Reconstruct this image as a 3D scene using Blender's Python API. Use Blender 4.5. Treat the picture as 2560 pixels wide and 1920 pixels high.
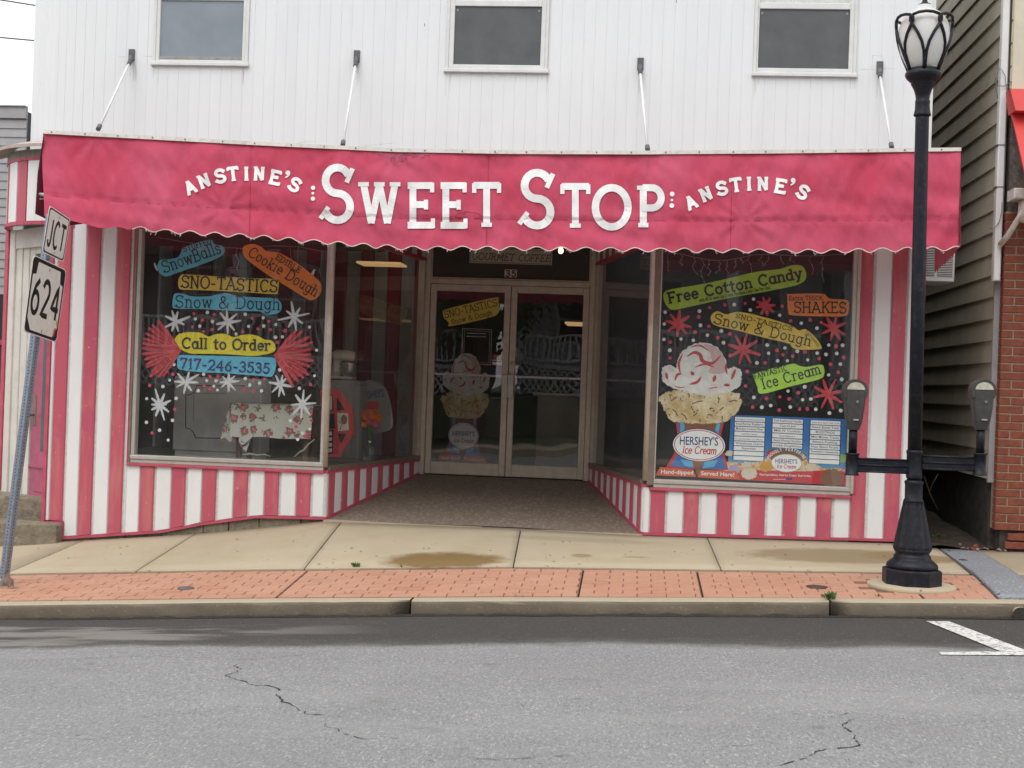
import bpy, bmesh, math, random
import numpy as np
from mathutils import Vector, Matrix, noise
random.seed(7)
sc = bpy.context.scene
for o in list(bpy.data.objects): bpy.data.objects.remove(o)

# ------------------------------------------------------------------ camera
FOC, DIST, YAW, ROLL, CZ = 3300.0, 12.0, math.radians(5.3), 0.036, 1.30
CAMP = Vector((DIST*math.sin(YAW), -DIST*math.cos(YAW), CZ))
RM = Matrix.Rotation(YAW, 3, 'Z') @ Matrix.Rotation(math.pi/2, 3, 'X') @ Matrix.Rotation(ROLL, 3, 'Z')
cd = bpy.data.cameras.new('camera'); cam = bpy.data.objects.new('camera', cd); sc.collection.objects.link(cam)
cam.matrix_world = Matrix.Translation(CAMP) @ RM.to_4x4()
cd.sensor_width = 36; cd.lens = FOC/2560*36; cd.clip_start = .1; cd.clip_end = 600
sc.camera = cam
# ------------------------------------------------------------------ overcast sky and soft sun
SUN_EL, SUN_AZ = math.radians(58), math.radians(200)     # compass bearing of the sun, from +Y clockwise
w = bpy.data.worlds.new('World'); sc.world = w; w.use_nodes = True
nt = w.node_tree; bg = nt.nodes['Background']
sky = nt.nodes.new('ShaderNodeTexSky'); sky.sky_type = 'NISHITA'; sky.sun_disc = False
sky.sun_elevation = SUN_EL; sky.sun_rotation = SUN_AZ; sky.dust_density = 4; sky.air_density = 1.2; sky.ozone_density = 1
hs = nt.nodes.new('ShaderNodeHueSaturation'); hs.inputs['Saturation'].default_value = .10
nt.links.new(sky.outputs[0], hs.inputs['Color'])
tn = nt.nodes.new('ShaderNodeMix'); tn.data_type = 'RGBA'; tn.blend_type = 'MULTIPLY'; tn.inputs[0].default_value = 1
nt.links.new(hs.outputs[0], tn.inputs[6]); tn.inputs[7].default_value = (1, 1, 1, 1)
# an even cloud deck veils the clear sky
ov = nt.nodes.new('ShaderNodeMix'); ov.data_type = 'RGBA'; ov.inputs[0].default_value = .72
nt.links.new(tn.outputs[2], ov.inputs[6]); ov.inputs[7].default_value = (8.2, 8.25, 8.3, 1); nt.links.new(ov.outputs[2], bg.inputs['Color']); bg.inputs['Strength'].default_value = .15
sd = bpy.data.lights.new('sun', 'SUN'); sd.energy = 1.1; sd.angle = math.radians(40); sd.color = (1, .98, .96)
sun = bpy.data.objects.new('sun', sd); sc.collection.objects.link(sun)
sv = Vector((math.sin(SUN_AZ)*math.cos(SUN_EL), math.cos(SUN_AZ)*math.cos(SUN_EL), math.sin(SUN_EL)))
sun.rotation_euler = sv.to_track_quat('Z', 'Y').to_euler()
vs = sc.view_settings; vs.view_transform = 'Standard'; vs.look = 'None'; vs.gamma = 1; vs.exposure = .30; vs.use_curve_mapping = False
sc.cycles.use_denoising = True; sc.cycles.max_bounces = 6; sc.cycles.transparent_max_bounces = 12
sc.cycles.diffuse_bounces = 3; sc.cycles.glossy_bounces = 3; sc.cycles.sample_clamp_indirect = 6

# ------------------------------------------------------------------ pixel rays to places (2560 x 1920 photograph)
def U(px, py, Y=0.0):
    d = RM @ Vector(((px-1280)/FOC, -(py-960)/FOC, -1)); return CAMP + d*((Y-CAMP.y)/d.y)
def zm(ox, oy, s): return lambda x, y: (ox + x*s, oy + y*s)
K = 640/2212
def g(c, r): return zm(c*640, r*480, K)
z1 = zm(340, 560, 500/2212); z2 = zm(340, 800, 500/2212); z3 = zm(1630, 600, 520/2212); z4 = zm(1630, 840, 520/2212)
a1 = zm(420, 380, 600/2212); a2 = zm(1000, 380, 600/2212); a3 = zm(1600, 380, 600/2212)
d1 = zm(1040, 600, 460/2212); d2 = zm(1040, 900, 460/2212)

# ------------------------------------------------------------------ mesh building
TW = {}
def link(o): sc.collection.objects.link(o); return o
def setparent(o, p):
    if p is None: return
    o.parent = p; o.matrix_parent_inverse = TW.get(p.name, Matrix.Identity(4)).inverted()
def tag(o, label=None, cat=None, group=None, kind=None):
    if label: o['label'] = label
    if cat: o['category'] = cat
    if group: o['group'] = group
    if kind: o['kind'] = kind
    return o
def thing(name, label, cat, loc=(0, 0, 0), group=None):
    o = link(bpy.data.objects.new(name, None)); o.location = loc; o.empty_display_size = .1
    TW[o.name] = Matrix.Translation(Vector(loc)); return tag(o, label, cat, group)
def place(name, me, parent=None, M=None):
    o = link(bpy.data.objects.new(name, me)); setparent(o, parent)
    if M is not None: o.matrix_basis = M; TW[o.name] = M
    return o
class MB:
    def __init__(s): s.v = []; s.f = []; s.m = []; s.sm = []
    def V(s, p): s.v.append(tuple(p)); return len(s.v)-1
    def F(s, ids, m=0, sm=False): s.f.append(tuple(ids)); s.m.append(m); s.sm.append(sm)
    def face(s, pts, m=0): s.F([s.V(p) for p in pts], m)
    def hexa(s, b, t, m=0):
        i = [s.V(p) for p in b] + [s.V(p) for p in t]; n = len(b)
        s.F(i[:n][::-1], m); s.F(i[n:], m)
        for k in range(n): s.F((i[k], i[(k+1) % n], i[n+(k+1) % n], i[n+k]), m)
    def box(s, x0, x1, y0, y1, z0, z1, m=0):
        s.hexa([(x0, y0, z0), (x1, y0, z0), (x1, y1, z0), (x0, y1, z0)], [(x0, y0, z1), (x1, y0, z1), (x1, y1, z1), (x0, y1, z1)], m)
    def cbox(s, x0, x1, y0, y1, z0, z1, c=.004, m=0):   # front (-Y) edges chamfered
        s.hexa([(x0, y1, z0), (x1, y1, z0), (x1, y1, z1), (x0, y1, z1)][::-1], [(x0, y0+c, z0), (x1, y0+c, z0), (x1, y0+c, z1), (x0, y0+c, z1)][::-1], m)
        a = [(x0, y0+c, z0), (x1, y0+c, z0), (x1, y0+c, z1), (x0, y0+c, z1)]
        b = [(x0+c, y0, z0+c), (x1-c, y0, z0+c), (x1-c, y0, z1-c), (x0+c, y0, z1-c)]
        i = [s.V(p) for p in a]; j = [s.V(p) for p in b]
        for k in range(4): s.F((i[k], i[(k+1) % 4], j[(k+1) % 4], j[k]), m)
        s.F(j, m)
    def board(s, P, Q, n, zb0, zb1, zt0, zt1, fr=.012, bk=.03, c=.004, m=0):
        # upright board between plan points P and Q, outward normal n
        P, Q, n = Vector(P), Vector(Q), Vector(n); t = (Q-P).normalized()
        def pt(a, o, z): return (a.x+n.x*o, a.y+n.y*o, z)
        bk_ = [pt(P, -bk, zb0), pt(Q, -bk, zb1), pt(Q, -bk, zt1), pt(P, -bk, zt0)]
        fr_ = [pt(P, fr-c, zb0), pt(Q, fr-c, zb1), pt(Q, fr-c, zt1), pt(P, fr-c, zt0)]
        f2 = [pt(P+t*c, fr, zb0), pt(Q-t*c, fr, zb1), pt(Q-t*c, fr, zt1), pt(P+t*c, fr, zt0)]
        b, f, e = ([s.V(p) for p in q] for q in (bk_, fr_, f2))
        for k in range(4):
            s.F((b[k], b[(k+1) % 4], f[(k+1) % 4], f[k]), m); s.F((f[k], f[(k+1) % 4], e[(k+1) % 4], e[k]), m)
        s.F(e, m); s.F(b[::-1], m)
    def tube(s, pts, r, n=8, m=0, cap=True, flat=1.0):
        pts = [Vector(p) for p in pts]; rings = []; N = len(pts); up = None
        for i, p in enumerate(pts):
            d = (pts[min(i+1, N-1)]-pts[max(i-1, 0)]).normalized()
            if up is None: up = Vector((0, 0, 1)) if abs(d.z) < .9 else Vector((1, 0, 0))
            a = d.cross(up).normalized(); b = a.cross(d).normalized(); up = b
            rr = r[i] if isinstance(r, (list, tuple)) else r
            rings.append([s.V(p + a*math.cos(2*math.pi*k/n)*rr + b*math.sin(2*math.pi*k/n)*rr*flat) for k in range(n)])
        for A, B in zip(rings, rings[1:]):
            for k in range(n): s.F((A[k], A[(k+1) % n], B[(k+1) % n], B[k]), m, True)
        if cap: s.F(rings[0][::-1], m); s.F(rings[-1], m)
    def lathe(s, prof, c=(0, 0, 0), n=24, m=0, flute=0, cap=True):
        c = Vector(c); rings = []
        for r, z in prof:
            rings.append([s.V((c.x+r*(1-flute*(k % 2))*math.cos(2*math.pi*(k+.5)/n), c.y+r*(1-flute*(k % 2))*math.sin(2*math.pi*(k+.5)/n), c.z+z)) for k in range(n)])
        for A, B in zip(rings, rings[1:]):
            for k in range(n): s.F((A[k], A[(k+1) % n], B[(k+1) % n], B[k]), m, n > 10 and not flute)
        if cap: s.F(rings[0][::-1], m); s.F(rings[-1], m)
    def mesh(s, name, mats):
        me = bpy.data.meshes.new(name); me.from_pydata(s.v, [], s.f)
        for k in (mats if isinstance(mats, (list, tuple)) else [mats]): me.materials.append(M[k] if isinstance(k, str) else k)
        me.polygons.foreach_set('material_index', s.m); me.polygons.foreach_set('use_smooth', s.sm); me.update(); return me
    def build(s, name, mats, parent=None, label=None, cat=None, group=None, kind=None):
        return tag(place(name, s.mesh(name, mats), parent), label, cat, group, kind)

# ------------------------------------------------------------------ materials
M = {}
class NT:
    def __init__(s, name, rough=.6, spec=.4, metal=0):
        s.mat = bpy.data.materials.new(name); s.mat.use_nodes = True; s.t = s.mat.node_tree; s.b = s.t.nodes['Principled BSDF']
        s.b.inputs['Roughness'].default_value = rough; s.b.inputs['Specular IOR Level'].default_value = spec; s.b.inputs['Metallic'].default_value = metal
        M[name] = s.mat
    def n(s, k, **kw):
        x = s.t.nodes.new('ShaderNode'+k)
        for a, b in kw.items(): setattr(x, a, b)
        return x
    def ln(s, a, b): s.t.links.new(a, b)
    def inp(s, sock, v):
        if hasattr(v, 'links') or isinstance(v, bpy.types.NodeSocket): s.ln(v, sock)
        else: sock.default_value = v
    def pos(s, scale=(1, 1, 1), rnd=0):
        p = s.n('NewGeometry').outputs['Position']; mp = s.n('Mapping'); s.ln(p, mp.inputs[0]); mp.inputs['Scale'].default_value = scale
        if rnd:
            oi = s.n('ObjectInfo'); mm = s.math('MULTIPLY', oi.outputs['Random'], rnd); s.ln(mm, mp.inputs['Location'])
        return mp.outputs[0]
    def noise(s, scale, detail=4, vec=None, rough=.6):
        x = s.n('TexNoise'); s.ln(vec if vec is not None else s.pos(), x.inputs['Vector'])
        x.inputs['Scale'].default_value = scale; x.inputs['Detail'].default_value = detail; x.inputs['Roughness'].default_value = rough; return x.outputs[0]
    def vor(s, scale, vec=None, out='Distance'):
        x = s.n('TexVoronoi'); s.ln(vec if vec is not None else s.pos(), x.inputs['Vector']); x.inputs['Scale'].default_value = scale; return x.outputs[out]
    def ramp(s, f, lo, hi, a=0., b=1.):
        x = s.n('MapRange'); s.inp(x.inputs[0], f); x.inputs[1].default_value = lo; x.inputs[2].default_value = hi
        x.inputs[3].default_value = a; x.inputs[4].default_value = b; return x.outputs[0]
    def math(s, op, a, b=0.):
        x = s.n('Math', operation=op); s.inp(x.inputs[0], a); s.inp(x.inputs[1], b); return x.outputs[0]
    def mix(s, f, a, b, mode='MIX'):
        x = s.n('Mix', data_type='RGBA', blend_type=mode); s.inp(x.inputs[0], f)
        s.inp(x.inputs[6], a if not isinstance(a, tuple) else (*a, 1)); s.inp(x.inputs[7], b if not isinstance(b, tuple) else (*b, 1)); return x.outputs[2]
    def col(s, c):
        if isinstance(c, tuple): s.b.inputs['Base Color'].default_value = (*c, 1)
        else: s.ln(c, s.b.inputs['Base Color'])
    def rough(s, c): s.ln(c, s.b.inputs['Roughness'])
    def bump(s, h, d=.002, st=1.):
        x = s.n('Bump'); s.ln(h, x.inputs['Height']); x.inputs['Distance'].default_value = d; x.inputs['Strength'].default_value = st; s.ln(x.outputs[0], s.b.inputs['Normal'])
def L(r, g_, b): return tuple(((c/255+.055)/1.055)**2.4 if c > 10 else c/255/12.92 for c in (r, g_, b))
def sc3(c, k): return tuple(x*k for x in c)
def plain(name, c, rough=.6, var=.12, scale=6, spec=.4, metal=0, bump=0, bs=60, dirt=None, rnd=0):
    s = NT(name, rough, spec, metal); f = s.noise(scale, 5, s.pos(rnd=rnd))
    cc = s.mix(s.ramp(f, .3, .7), sc3(c, 1-var), sc3(c, 1+var*.6))
    if dirt: cc = s.mix(s.ramp(s.noise(dirt[1], 6), .52, .75, 0, dirt[2]), cc, dirt[0])
    s.col(cc)
    if bump: s.bump(s.noise(bs, 4), bump)
    return s
# siding and shop front paint
s = NT('siding_white', .45, .4)
c = s.mix(s.ramp(s.noise(1.2, 5, s.pos((3, 3, .5))), .35, .7), (.755, .765, .785), (.80, .81, .825))
s.col(s.mix(s.ramp(s.noise(9, 5, s.pos((1, 1, .15))), .62, .8, 0, .25), c, (.62, .63, .60))); s.bump(s.noise(3, 2), .003)
def striped(name, base, alt1, alt2):
    s = NT(name, .55, .35); st = s.pos((1, 1, .12), rnd=9)
    f1 = s.noise(9, 6, st); f2 = s.noise(3.2, 4, s.pos((1, 1, .7), rnd=5))
    c = s.mix(s.ramp(f1, .48, .68, 0, .75), base, alt1); c = s.mix(s.ramp(f2, .55, .62, 0, .8), c, alt2)
    c = s.mix(s.ramp(s.noise(34, 5, s.pos((1, 1, .6), rnd=7)), .68, .71, 0, .75), c, (.72, .58, .52)); s.col(c); s.bump(s.noise(40, 3, s.pos((1, 1, .1))), .0012)
striped('stripe_red', (.50, .10, .14), (.56, .20, .19), (.48, .085, .15))
s = NT('stripe_white', .5, .35); c = s.mix(s.ramp(s.noise(5, 6, s.pos((1, 1, .3), rnd=4)), .35, .75), (.80, .80, .80), (.73, .73, .72))
s.col(s.mix(s.ramp(s.noise(16, 6), .64, .82, 0, .55), c, (.5, .47, .40))); s.bump(s.noise(40, 3, s.pos((1, 1, .1))), .001)
plain('trim_red', (.50, .09, .14), .5, .2, 8); plain('dirt_run', (.66, .655, .64), .6, .1, 20); plain('groove', (.66, .65, .62), .8, .2, 20)
# awning canvas, thin enough to let some daylight through
s = NT('awning', .85, .15)
c = s.mix(s.ramp(s.noise(1.5, 5, s.pos((1, 1, .6))), .35, .68), (.55, .066, .118), (.61, .115, .19))
c = s.mix(s.ramp(s.noise(4.5, 6, s.pos((1, 1, .22))), .50, .78, 0, .4), c, (.50, .075, .135))
c = s.mix(s.ramp(s.noise(9, 6, s.pos((1, 1, .8))), .56, .75, 0, .22), c, (.68, .19, .27)); s.col(c)
wv = s.noise(420, 2); s.bump(s.math('ADD', s.math('MULTIPLY', wv, .1), s.noise(6, 6, s.pos((1.4, 1, .5)))), .018, .9)
tl = s.n('BsdfTranslucent'); s.ln(c, tl.inputs['Color']); mxs = s.n('MixShader'); mxs.inputs[0].default_value = .14; s.ln(s.b.outputs[0], mxs.inputs[1]); s.ln(tl.outputs[0], mxs.inputs[2]); s.ln(mxs.outputs[0], s.t.nodes['Material Output'].inputs[0])
s = NT('awning_letter', .6, .3); s.col(s.mix(s.ramp(s.noise(12, 5), .4, .75), (.80, .80, .79), (.68, .68, .67))); s.bump(s.noise(7, 5), .006, .6)
s = plain('awning_top', (.42, .33, .31), .9, .3, 3); tl = s.n('BsdfTranslucent'); tl.inputs[0].default_value = (.62, .57, .56, 1); mxs = s.n('MixShader'); mxs.inputs[0].default_value = .55; s.ln(s.b.outputs[0], mxs.inputs[1]); s.ln(tl.outputs[0], mxs.inputs[2]); s.ln(mxs.outputs[0], s.t.nodes['Material Output'].inputs[0])
plain('seam', (.40, .04, .085), .9, .2, 20)
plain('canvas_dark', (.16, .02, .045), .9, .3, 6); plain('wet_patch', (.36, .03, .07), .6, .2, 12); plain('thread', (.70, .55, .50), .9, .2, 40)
plain('mildew', (.40, .09, .145), .9, .3, 14)
# metals
plain('alu', (.56, .49, .41), .42, .14, 14, .5, .35); plain('alu_bright', (.55, .52, .48), .38, .1, 14, .5, .35); plain('bronze', (.25, .20, .16), .4, .2, 10, .5, .3)
plain('white_metal', (.72, .72, .71), .4, .08, 8); plain('rail_white', (.66, .62, .57), .5, .14, 9, dirt=((.35, .28, .22), 30, .6)); plain('bracket_grey', (.13, .13, .14), .6, .3, 30)
s = plain('lamp_black', (.010, .011, .018), .5, .4, 9, .3, 0, .0012, 60, dirt=((.045, .042, .042), 22, .7)); plain('meter_grey', (.060, .057, .056), .55, .25, 25, .4, 0, .0006, 160)
plain('galvanised', (.26, .30, .37), .42, .25, 40, .5, .45); plain('sign_white', (.74, .73, .69), .5, .08, 14, dirt=((.62, .58, .50), 9, .5)); plain('sign_black', (.016, .016, .018), .5, .3, 20)
plain('sign_back', (.3, .3, .3), .5, .1, 10, metal=.5); plain('dull_metal', (.35, .34, .32), .4, .2, 20, metal=.6)
s = NT('globe', .25, .5); s.col((.9, .9, .88)); s.b.inputs['Transmission Weight'].default_value = .45; s.b.inputs['Roughness'].default_value = .45; s.b.inputs['Subsurface Weight'].default_value = .0
plain('lens', (.55, .52, .42), .3, .3, 40); plain('red_metal', (.60, .055, .050), .42, .12, 4)
s = NT('plate_steel', .6, .4, .1); q = s.vor(38, s.pos((1, .45, 1))); cc = s.mix(s.ramp(s.noise(4, 5), .35, .7), (.30, .32, .345), (.42, .44, .47)); s.col(s.mix(s.ramp(q, .15, .45), cc, (.24, .25, .27))); s.bump(s.ramp(q, .1, .5), .006)
# ground
s = NT('asphalt', .88, .3); fine = s.noise(80, 4, s.pos((1, .4, 1)), .75); grit = s.vor(120); big = s.noise(.9, 5)
c = s.mix(s.ramp(fine, .35, .65), (.19, .19, .193), (.305, .305, .307)); c = s.mix(s.ramp(s.noise(62, 2, s.pos((1, .38, 1)), .8), .57, .66, 0, .72), c, (.45, .45, .44)); c = s.mix(s.ramp(s.noise(95, 2, s.pos((1, .3, 1)), .8), .575, .66, 0, .62), c, (.11, .11, .11))
c = s.mix(s.ramp(s.noise(26, 3, s.pos((.55, 1, 1))), .68, .72, 0, .7), c, (.07, .07, .072)); c = s.mix(s.ramp(big, .35, .7, 0, .35), c, (.18, .178, .175)); c = s.mix(s.ramp(s.noise(1.7, 6, s.pos((.35, 1.3, 1)), .7), .5, .66, 0, .35), c, (.30, .30, .297)); c = s.mix(s.ramp(s.noise(4.2, 6, s.pos((.7, 1, 1)), .7), .60, .72, 0, .45), c, (.135, .132, .13))
xyz = s.n('SeparateXYZ'); s.ln(s.n('NewGeometry').outputs['Position'], xyz.inputs[0])
c = s.mix(s.ramp(s.vor(1.6), .085, .03, 0, .45), c, (.11, .108, .105))
wob = s.math('MULTIPLY', s.math('SUBTRACT', s.noise(1.1, 7, s.pos((.8, 1.6, 1)), .68), .5), .55)
ed = s.math('ADD', xyz.outputs[1], wob); band = s.math('ADD', s.math('MULTIPLY', s.ramp(ed, -4.02, -3.86), .72), s.math('MULTIPLY', s.ramp(s.math('ADD', ed, s.math('MULTIPLY', s.math('SUBTRACT', s.noise(14, 6, s.pos((.4, 1, 1)), .7), .5), .5)), -4.0, -3.7), .28))
dk = s.mix(s.ramp(fine, .3, .7), (.045, .042, .038), (.078, .073, .067)); dk = s.mix(s.ramp(s.noise(75, 2, s.pos((1, .4, 1)), .8), .66, .70, 0, .7), dk, (.26, .25, .24))
pale = s.ramp(s.noise(1.0, 6, s.pos((.55, 2.4, 1)), .62), .53, .62); xm = s.ramp(xyz.outputs[0], -.4, -1.7)
dk = s.mix(s.math('MULTIPLY', s.math('MULTIPLY', pale, xm), s.ramp(xyz.outputs[1], -3.0, -3.12)), dk, (.20, .19, .175))
s.col(s.mix(band, c, dk)); s.bump(s.math('ADD', s.math('MULTIPLY', fine, .8), s.math('MULTIPLY', grit, .5)), .006)
s.rough(s.ramp(band, 0, 1, .9, .72))
plain('crack', (.028, .027, .026), .95, .3, 40); s = NT('marking', .7, .3); s.col(s.mix(s.ramp(s.noise(30, 6, s.pos((1, .8, 1)), .75), .50, .60), (.64, .63, .60), (.19, .19, .19))); s.bump(s.noise(170, 3), .002)
CONC_STAINS = []
def concrete_mat():
    s = NT('concrete', .9, .25); f = s.noise(2.2, 6); c = s.mix(s.ramp(f, .3, .72), (.40, .33, .225), (.45, .385, .28))
    c = s.mix(s.ramp(s.noise(160, 3), .58, .72, 0, .35), c, (.24, .20, .145)); c = s.mix(s.ramp(s.noise(11, 6, rough=.75), .60, .74, 0, .4), c, (.26, .215, .15))
    c = s.mix(s.ramp(s.vor(4.6), .075, .05, 0, .55), c, (.17, .145, .11)); c = s.mix(s.ramp(s.noise(.8, 4), .45, .7, 0, .3), c, (.47, .41, .31))
    p = s.n('NewGeometry').outputs['Position']; dn = s.math('SUBTRACT', s.noise(5.5, 5), .5)
    for (x, y, rx, ry, colr, am) in CONC_STAINS:
        xyz = s.n('SeparateXYZ'); s.ln(p, xyz.inputs[0])
        a = s.math('POWER', s.math('ABSOLUTE', s.math('DIVIDE', s.math('SUBTRACT', xyz.outputs[0], x), rx)), 2.); b = s.math('POWER', s.math('ABSOLUTE', s.math('DIVIDE', s.math('SUBTRACT', xyz.outputs[1], y), ry)), 2.)
        dd = s.math('ADD', s.math('ADD', a, b), s.math('MULTIPLY', dn, 1.3)); c = s.mix(s.ramp(dd, 1.25, .62, 0, am), c, colr)
    s.col(c); s.bump(s.noise(190, 4), .0018)
s = NT('paving_brick', .85, .25); c = s.mix(s.ramp(s.noise(2, 5), .3, .7), (.43, .225, .15), (.48, .27, .19))
oi = s.n('ObjectInfo'); c = s.mix(s.ramp(oi.outputs['Random'], 0, 1, 0, .22), c, (.37, .165, .105)); c = s.mix(s.ramp(s.noise(13, 6), .58, .75, 0, .45), c, (.52, .28, .20))
s.col(s.mix(s.ramp(s.noise(150, 3), .6, .74, 0, .35), c, (.26, .10, .065))); s.bump(s.noise(150, 4), .0015)
plain('paving_joint', (.23, .11, .078), .95, .3, 30); plain('gap', (.055, .047, .038), .95, .4, 30)
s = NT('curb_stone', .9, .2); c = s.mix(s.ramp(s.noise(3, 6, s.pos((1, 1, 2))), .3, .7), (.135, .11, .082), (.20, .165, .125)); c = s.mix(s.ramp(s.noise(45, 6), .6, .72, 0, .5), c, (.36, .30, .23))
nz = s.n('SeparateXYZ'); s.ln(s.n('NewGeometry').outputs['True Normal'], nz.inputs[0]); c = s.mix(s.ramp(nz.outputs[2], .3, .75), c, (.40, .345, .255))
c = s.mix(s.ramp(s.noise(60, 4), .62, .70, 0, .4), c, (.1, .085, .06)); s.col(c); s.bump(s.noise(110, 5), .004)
plain('grime', (.035, .031, .026), .95, .4, 50); plain('iron', (.10, .062, .05), .7, .3, 60, metal=.3); plain('cap_grey', (.13, .11, .11), .7, .3, 60)
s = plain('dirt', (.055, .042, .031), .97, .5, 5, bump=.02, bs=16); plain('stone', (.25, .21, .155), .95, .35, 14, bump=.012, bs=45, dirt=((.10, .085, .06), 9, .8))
s = NT('entry_floor', .75, .3); v = s.vor(30, s.pos((1, .42, 1)), 'Color'); vv = s.vor(30, s.pos((1, .42, 1))); xx = s.n('SeparateColor'); s.ln(v, xx.inputs[0])
c = s.mix(s.ramp(xx.outputs[0], 0, 1), (.235, .185, .145), (.32, .26, .21)); c = s.mix(s.ramp(s.noise(1.6, 5), .4, .7, 0, .5), c, (.22, .17, .13)); s.col(s.mix(s.ramp(vv, .33, .5, 0, .5), c, (.15, .12, .095))); s.bump(vv, .003)
# walls beyond
plain('clap_tan', (.50, .45, .35), .6, .14, 4, rnd=3, bump=.001, bs=80); plain('clap_grey', (.37, .36, .37), .6, .12, 6, rnd=3); plain('brick', (.22, .062, .036), .85, .3, 18, rnd=6, bump=.003, bs=70, dirt=((.20, .06, .04), 9, .7))
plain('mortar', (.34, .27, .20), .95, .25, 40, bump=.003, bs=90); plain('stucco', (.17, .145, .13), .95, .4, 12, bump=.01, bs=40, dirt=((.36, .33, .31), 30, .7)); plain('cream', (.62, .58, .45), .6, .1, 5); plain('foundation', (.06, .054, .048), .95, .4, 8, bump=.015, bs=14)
plain('pink_door', (.42, .10, .17), .45, .2, 8); plain('casing', (.66, .63, .58), .6, .10, 4, dirt=((.45, .41, .35), 5, .5)); plain('visor', (.46, .38, .34), .6, .15, 12); plain('visor_band', (.30, .275, .245), .7, .2, 14)
# inside the shop
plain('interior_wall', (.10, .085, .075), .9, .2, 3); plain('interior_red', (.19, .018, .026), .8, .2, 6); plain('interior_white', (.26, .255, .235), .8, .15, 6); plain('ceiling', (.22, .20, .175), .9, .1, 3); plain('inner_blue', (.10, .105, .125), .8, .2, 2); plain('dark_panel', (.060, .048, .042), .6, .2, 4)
plain('cabinet', (.74, .73, .69), .6, .15, 5); plain('cabinet_line', (.09, .085, .08), .7, .1, 9); plain('wood_dark', (.09, .042, .022), .5, .4, 12); plain('drift', (.42, .36, .29), .9, .3, 30); plain('shelf', (.16, .14, .12), .7, .2, 5)
s = NT('floral', .9, .2); v = s.n('TexVoronoi'); s.ln(s.pos((1, 1, 1)), v.inputs['Vector']); v.inputs['Scale'].default_value = 9.5; v.inputs['Randomness'].default_value = .55
f = s.math('ADD', v.outputs['Distance'], s.math('MULTIPLY', s.math('SUBTRACT', s.noise(48, 3), .5), .95)); c = s.mix(s.ramp(f, .43, .39), (.66, .65, .58), (.17, .20, .11)); c = s.mix(s.ramp(f, .32, .28), c, (.52, .09, .12)); c = s.mix(s.ramp(f, .20, .15), c, (.66, .30, .32)); s.col(c)
plain('orange_flower', (.75, .20, .03), .8, .3, 60); plain('pink_flower', (.6, .10, .2), .8, .3, 60); plain('leaf', (.10, .17, .045), .7, .4, 30); plain('steel_bright', (.5, .5, .48), .25, .1, 20, metal=.8); plain('cream_enamel', (.62, .56, .42), .3, .08, 8)
s = NT('jar_glass', .05, .5); s.col((.7, .75, .75)); s.b.inputs['Transmission Weight'].default_value = .9
def glassmat(name, tint, ior=1.5, boost=1.0):
    m = bpy.data.materials.new(name); m.use_nodes = True; t = m.node_tree; t.nodes.remove(t.nodes['Principled BSDF']); M[name] = m
    ge0 = t.nodes.new('ShaderNodeNewGeometry'); vd = t.nodes.new('ShaderNodeVectorMath'); vd.operation = 'DOT_PRODUCT'; t.links.new(ge0.outputs['Normal'], vd.inputs[0]); t.links.new(ge0.outputs['Incoming'], vd.inputs[1])
    def mt(op, a, b):
        x = t.nodes.new('ShaderNodeMath'); x.operation = op; x.use_clamp = op == 'ADD'
        for k, q in enumerate((a, b)):
            if isinstance(q, bpy.types.NodeSocket): t.links.new(q, x.inputs[k])
            else: x.inputs[k].default_value = q
        return x
    f0 = 2*((ior-1)/(ior+1))**2*boost     # two faces of the pane, same from both sides
    mu = mt('ADD', mt('MULTIPLY', mt('POWER', mt('SUBTRACT', 1., mt('ABSOLUTE', vd.outputs['Value'], 0.).outputs[0]).outputs[0], 5.).outputs[0], 1-f0).outputs[0], f0)
    tr = t.nodes.new('ShaderNodeBsdfTransparent'); tr.inputs[0].default_value = (*tint, 1); gl = t.nodes.new('ShaderNodeBsdfGlossy'); gl.inputs['Roughness'].default_value = .004
    nz_ = t.nodes.new('ShaderNodeTexNoise'); nz_.inputs['Scale'].default_value = .9; ge = t.nodes.new('ShaderNodeNewGeometry'); t.links.new(ge.outputs['Position'], nz_.inputs['Vector'])
    bp = t.nodes.new('ShaderNodeBump'); bp.inputs['Distance'].default_value = .004; t.links.new(nz_.outputs[0], bp.inputs['Height']); t.links.new(bp.outputs[0], gl.inputs['Normal'])
    mx = t.nodes.new('ShaderNodeMixShader'); t.links.new(mu.outputs[0], mx.inputs[0]); t.links.new(tr.outputs[0], mx.inputs[1]); t.links.new(gl.outputs[0], mx.inputs[2]); dd_ = t.nodes.new('ShaderNodeBsdfDiffuse'); dd_.inputs[0].default_value = (.75, .77, .8, 1); dn_ = t.nodes.new('ShaderNodeTexNoise'); dn_.inputs['Scale'].default_value = 2.2; dn_.inputs['Detail'].default_value = 6; t.links.new(ge.outputs['Position'], dn_.inputs['Vector'])
    dr_ = t.nodes.new('ShaderNodeMapRange'); dr_.inputs[1].default_value = .3; dr_.inputs[2].default_value = .75; dr_.inputs[3].default_value = .014; dr_.inputs[4].default_value = .045; t.links.new(dn_.outputs[0], dr_.inputs[0])     # dust haze, mixed in to lift the dark of the panes
    m2 = t.nodes.new('ShaderNodeMixShader'); t.links.new(dr_.outputs[0], m2.inputs[0]); t.links.new(mx.outputs[0], m2.inputs[1]); t.links.new(dd_.outputs[0], m2.inputs[2]); t.links.new(m2.outputs[0], t.nodes['Material Output'].inputs[0])
glassmat('glass', (.975, .985, .985), 1.52, 1.15)
def emis(name, c, st):
    s = NT(name); s.b.inputs['Emission Color'].default_value = (*c, 1); s.b.inputs['Emission Strength'].default_value = st; s.col(c)
emis('lamp_bulb', (1, .80, .42), 2.6); emis('tube_light', (1, .62, .26), .35)
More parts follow.
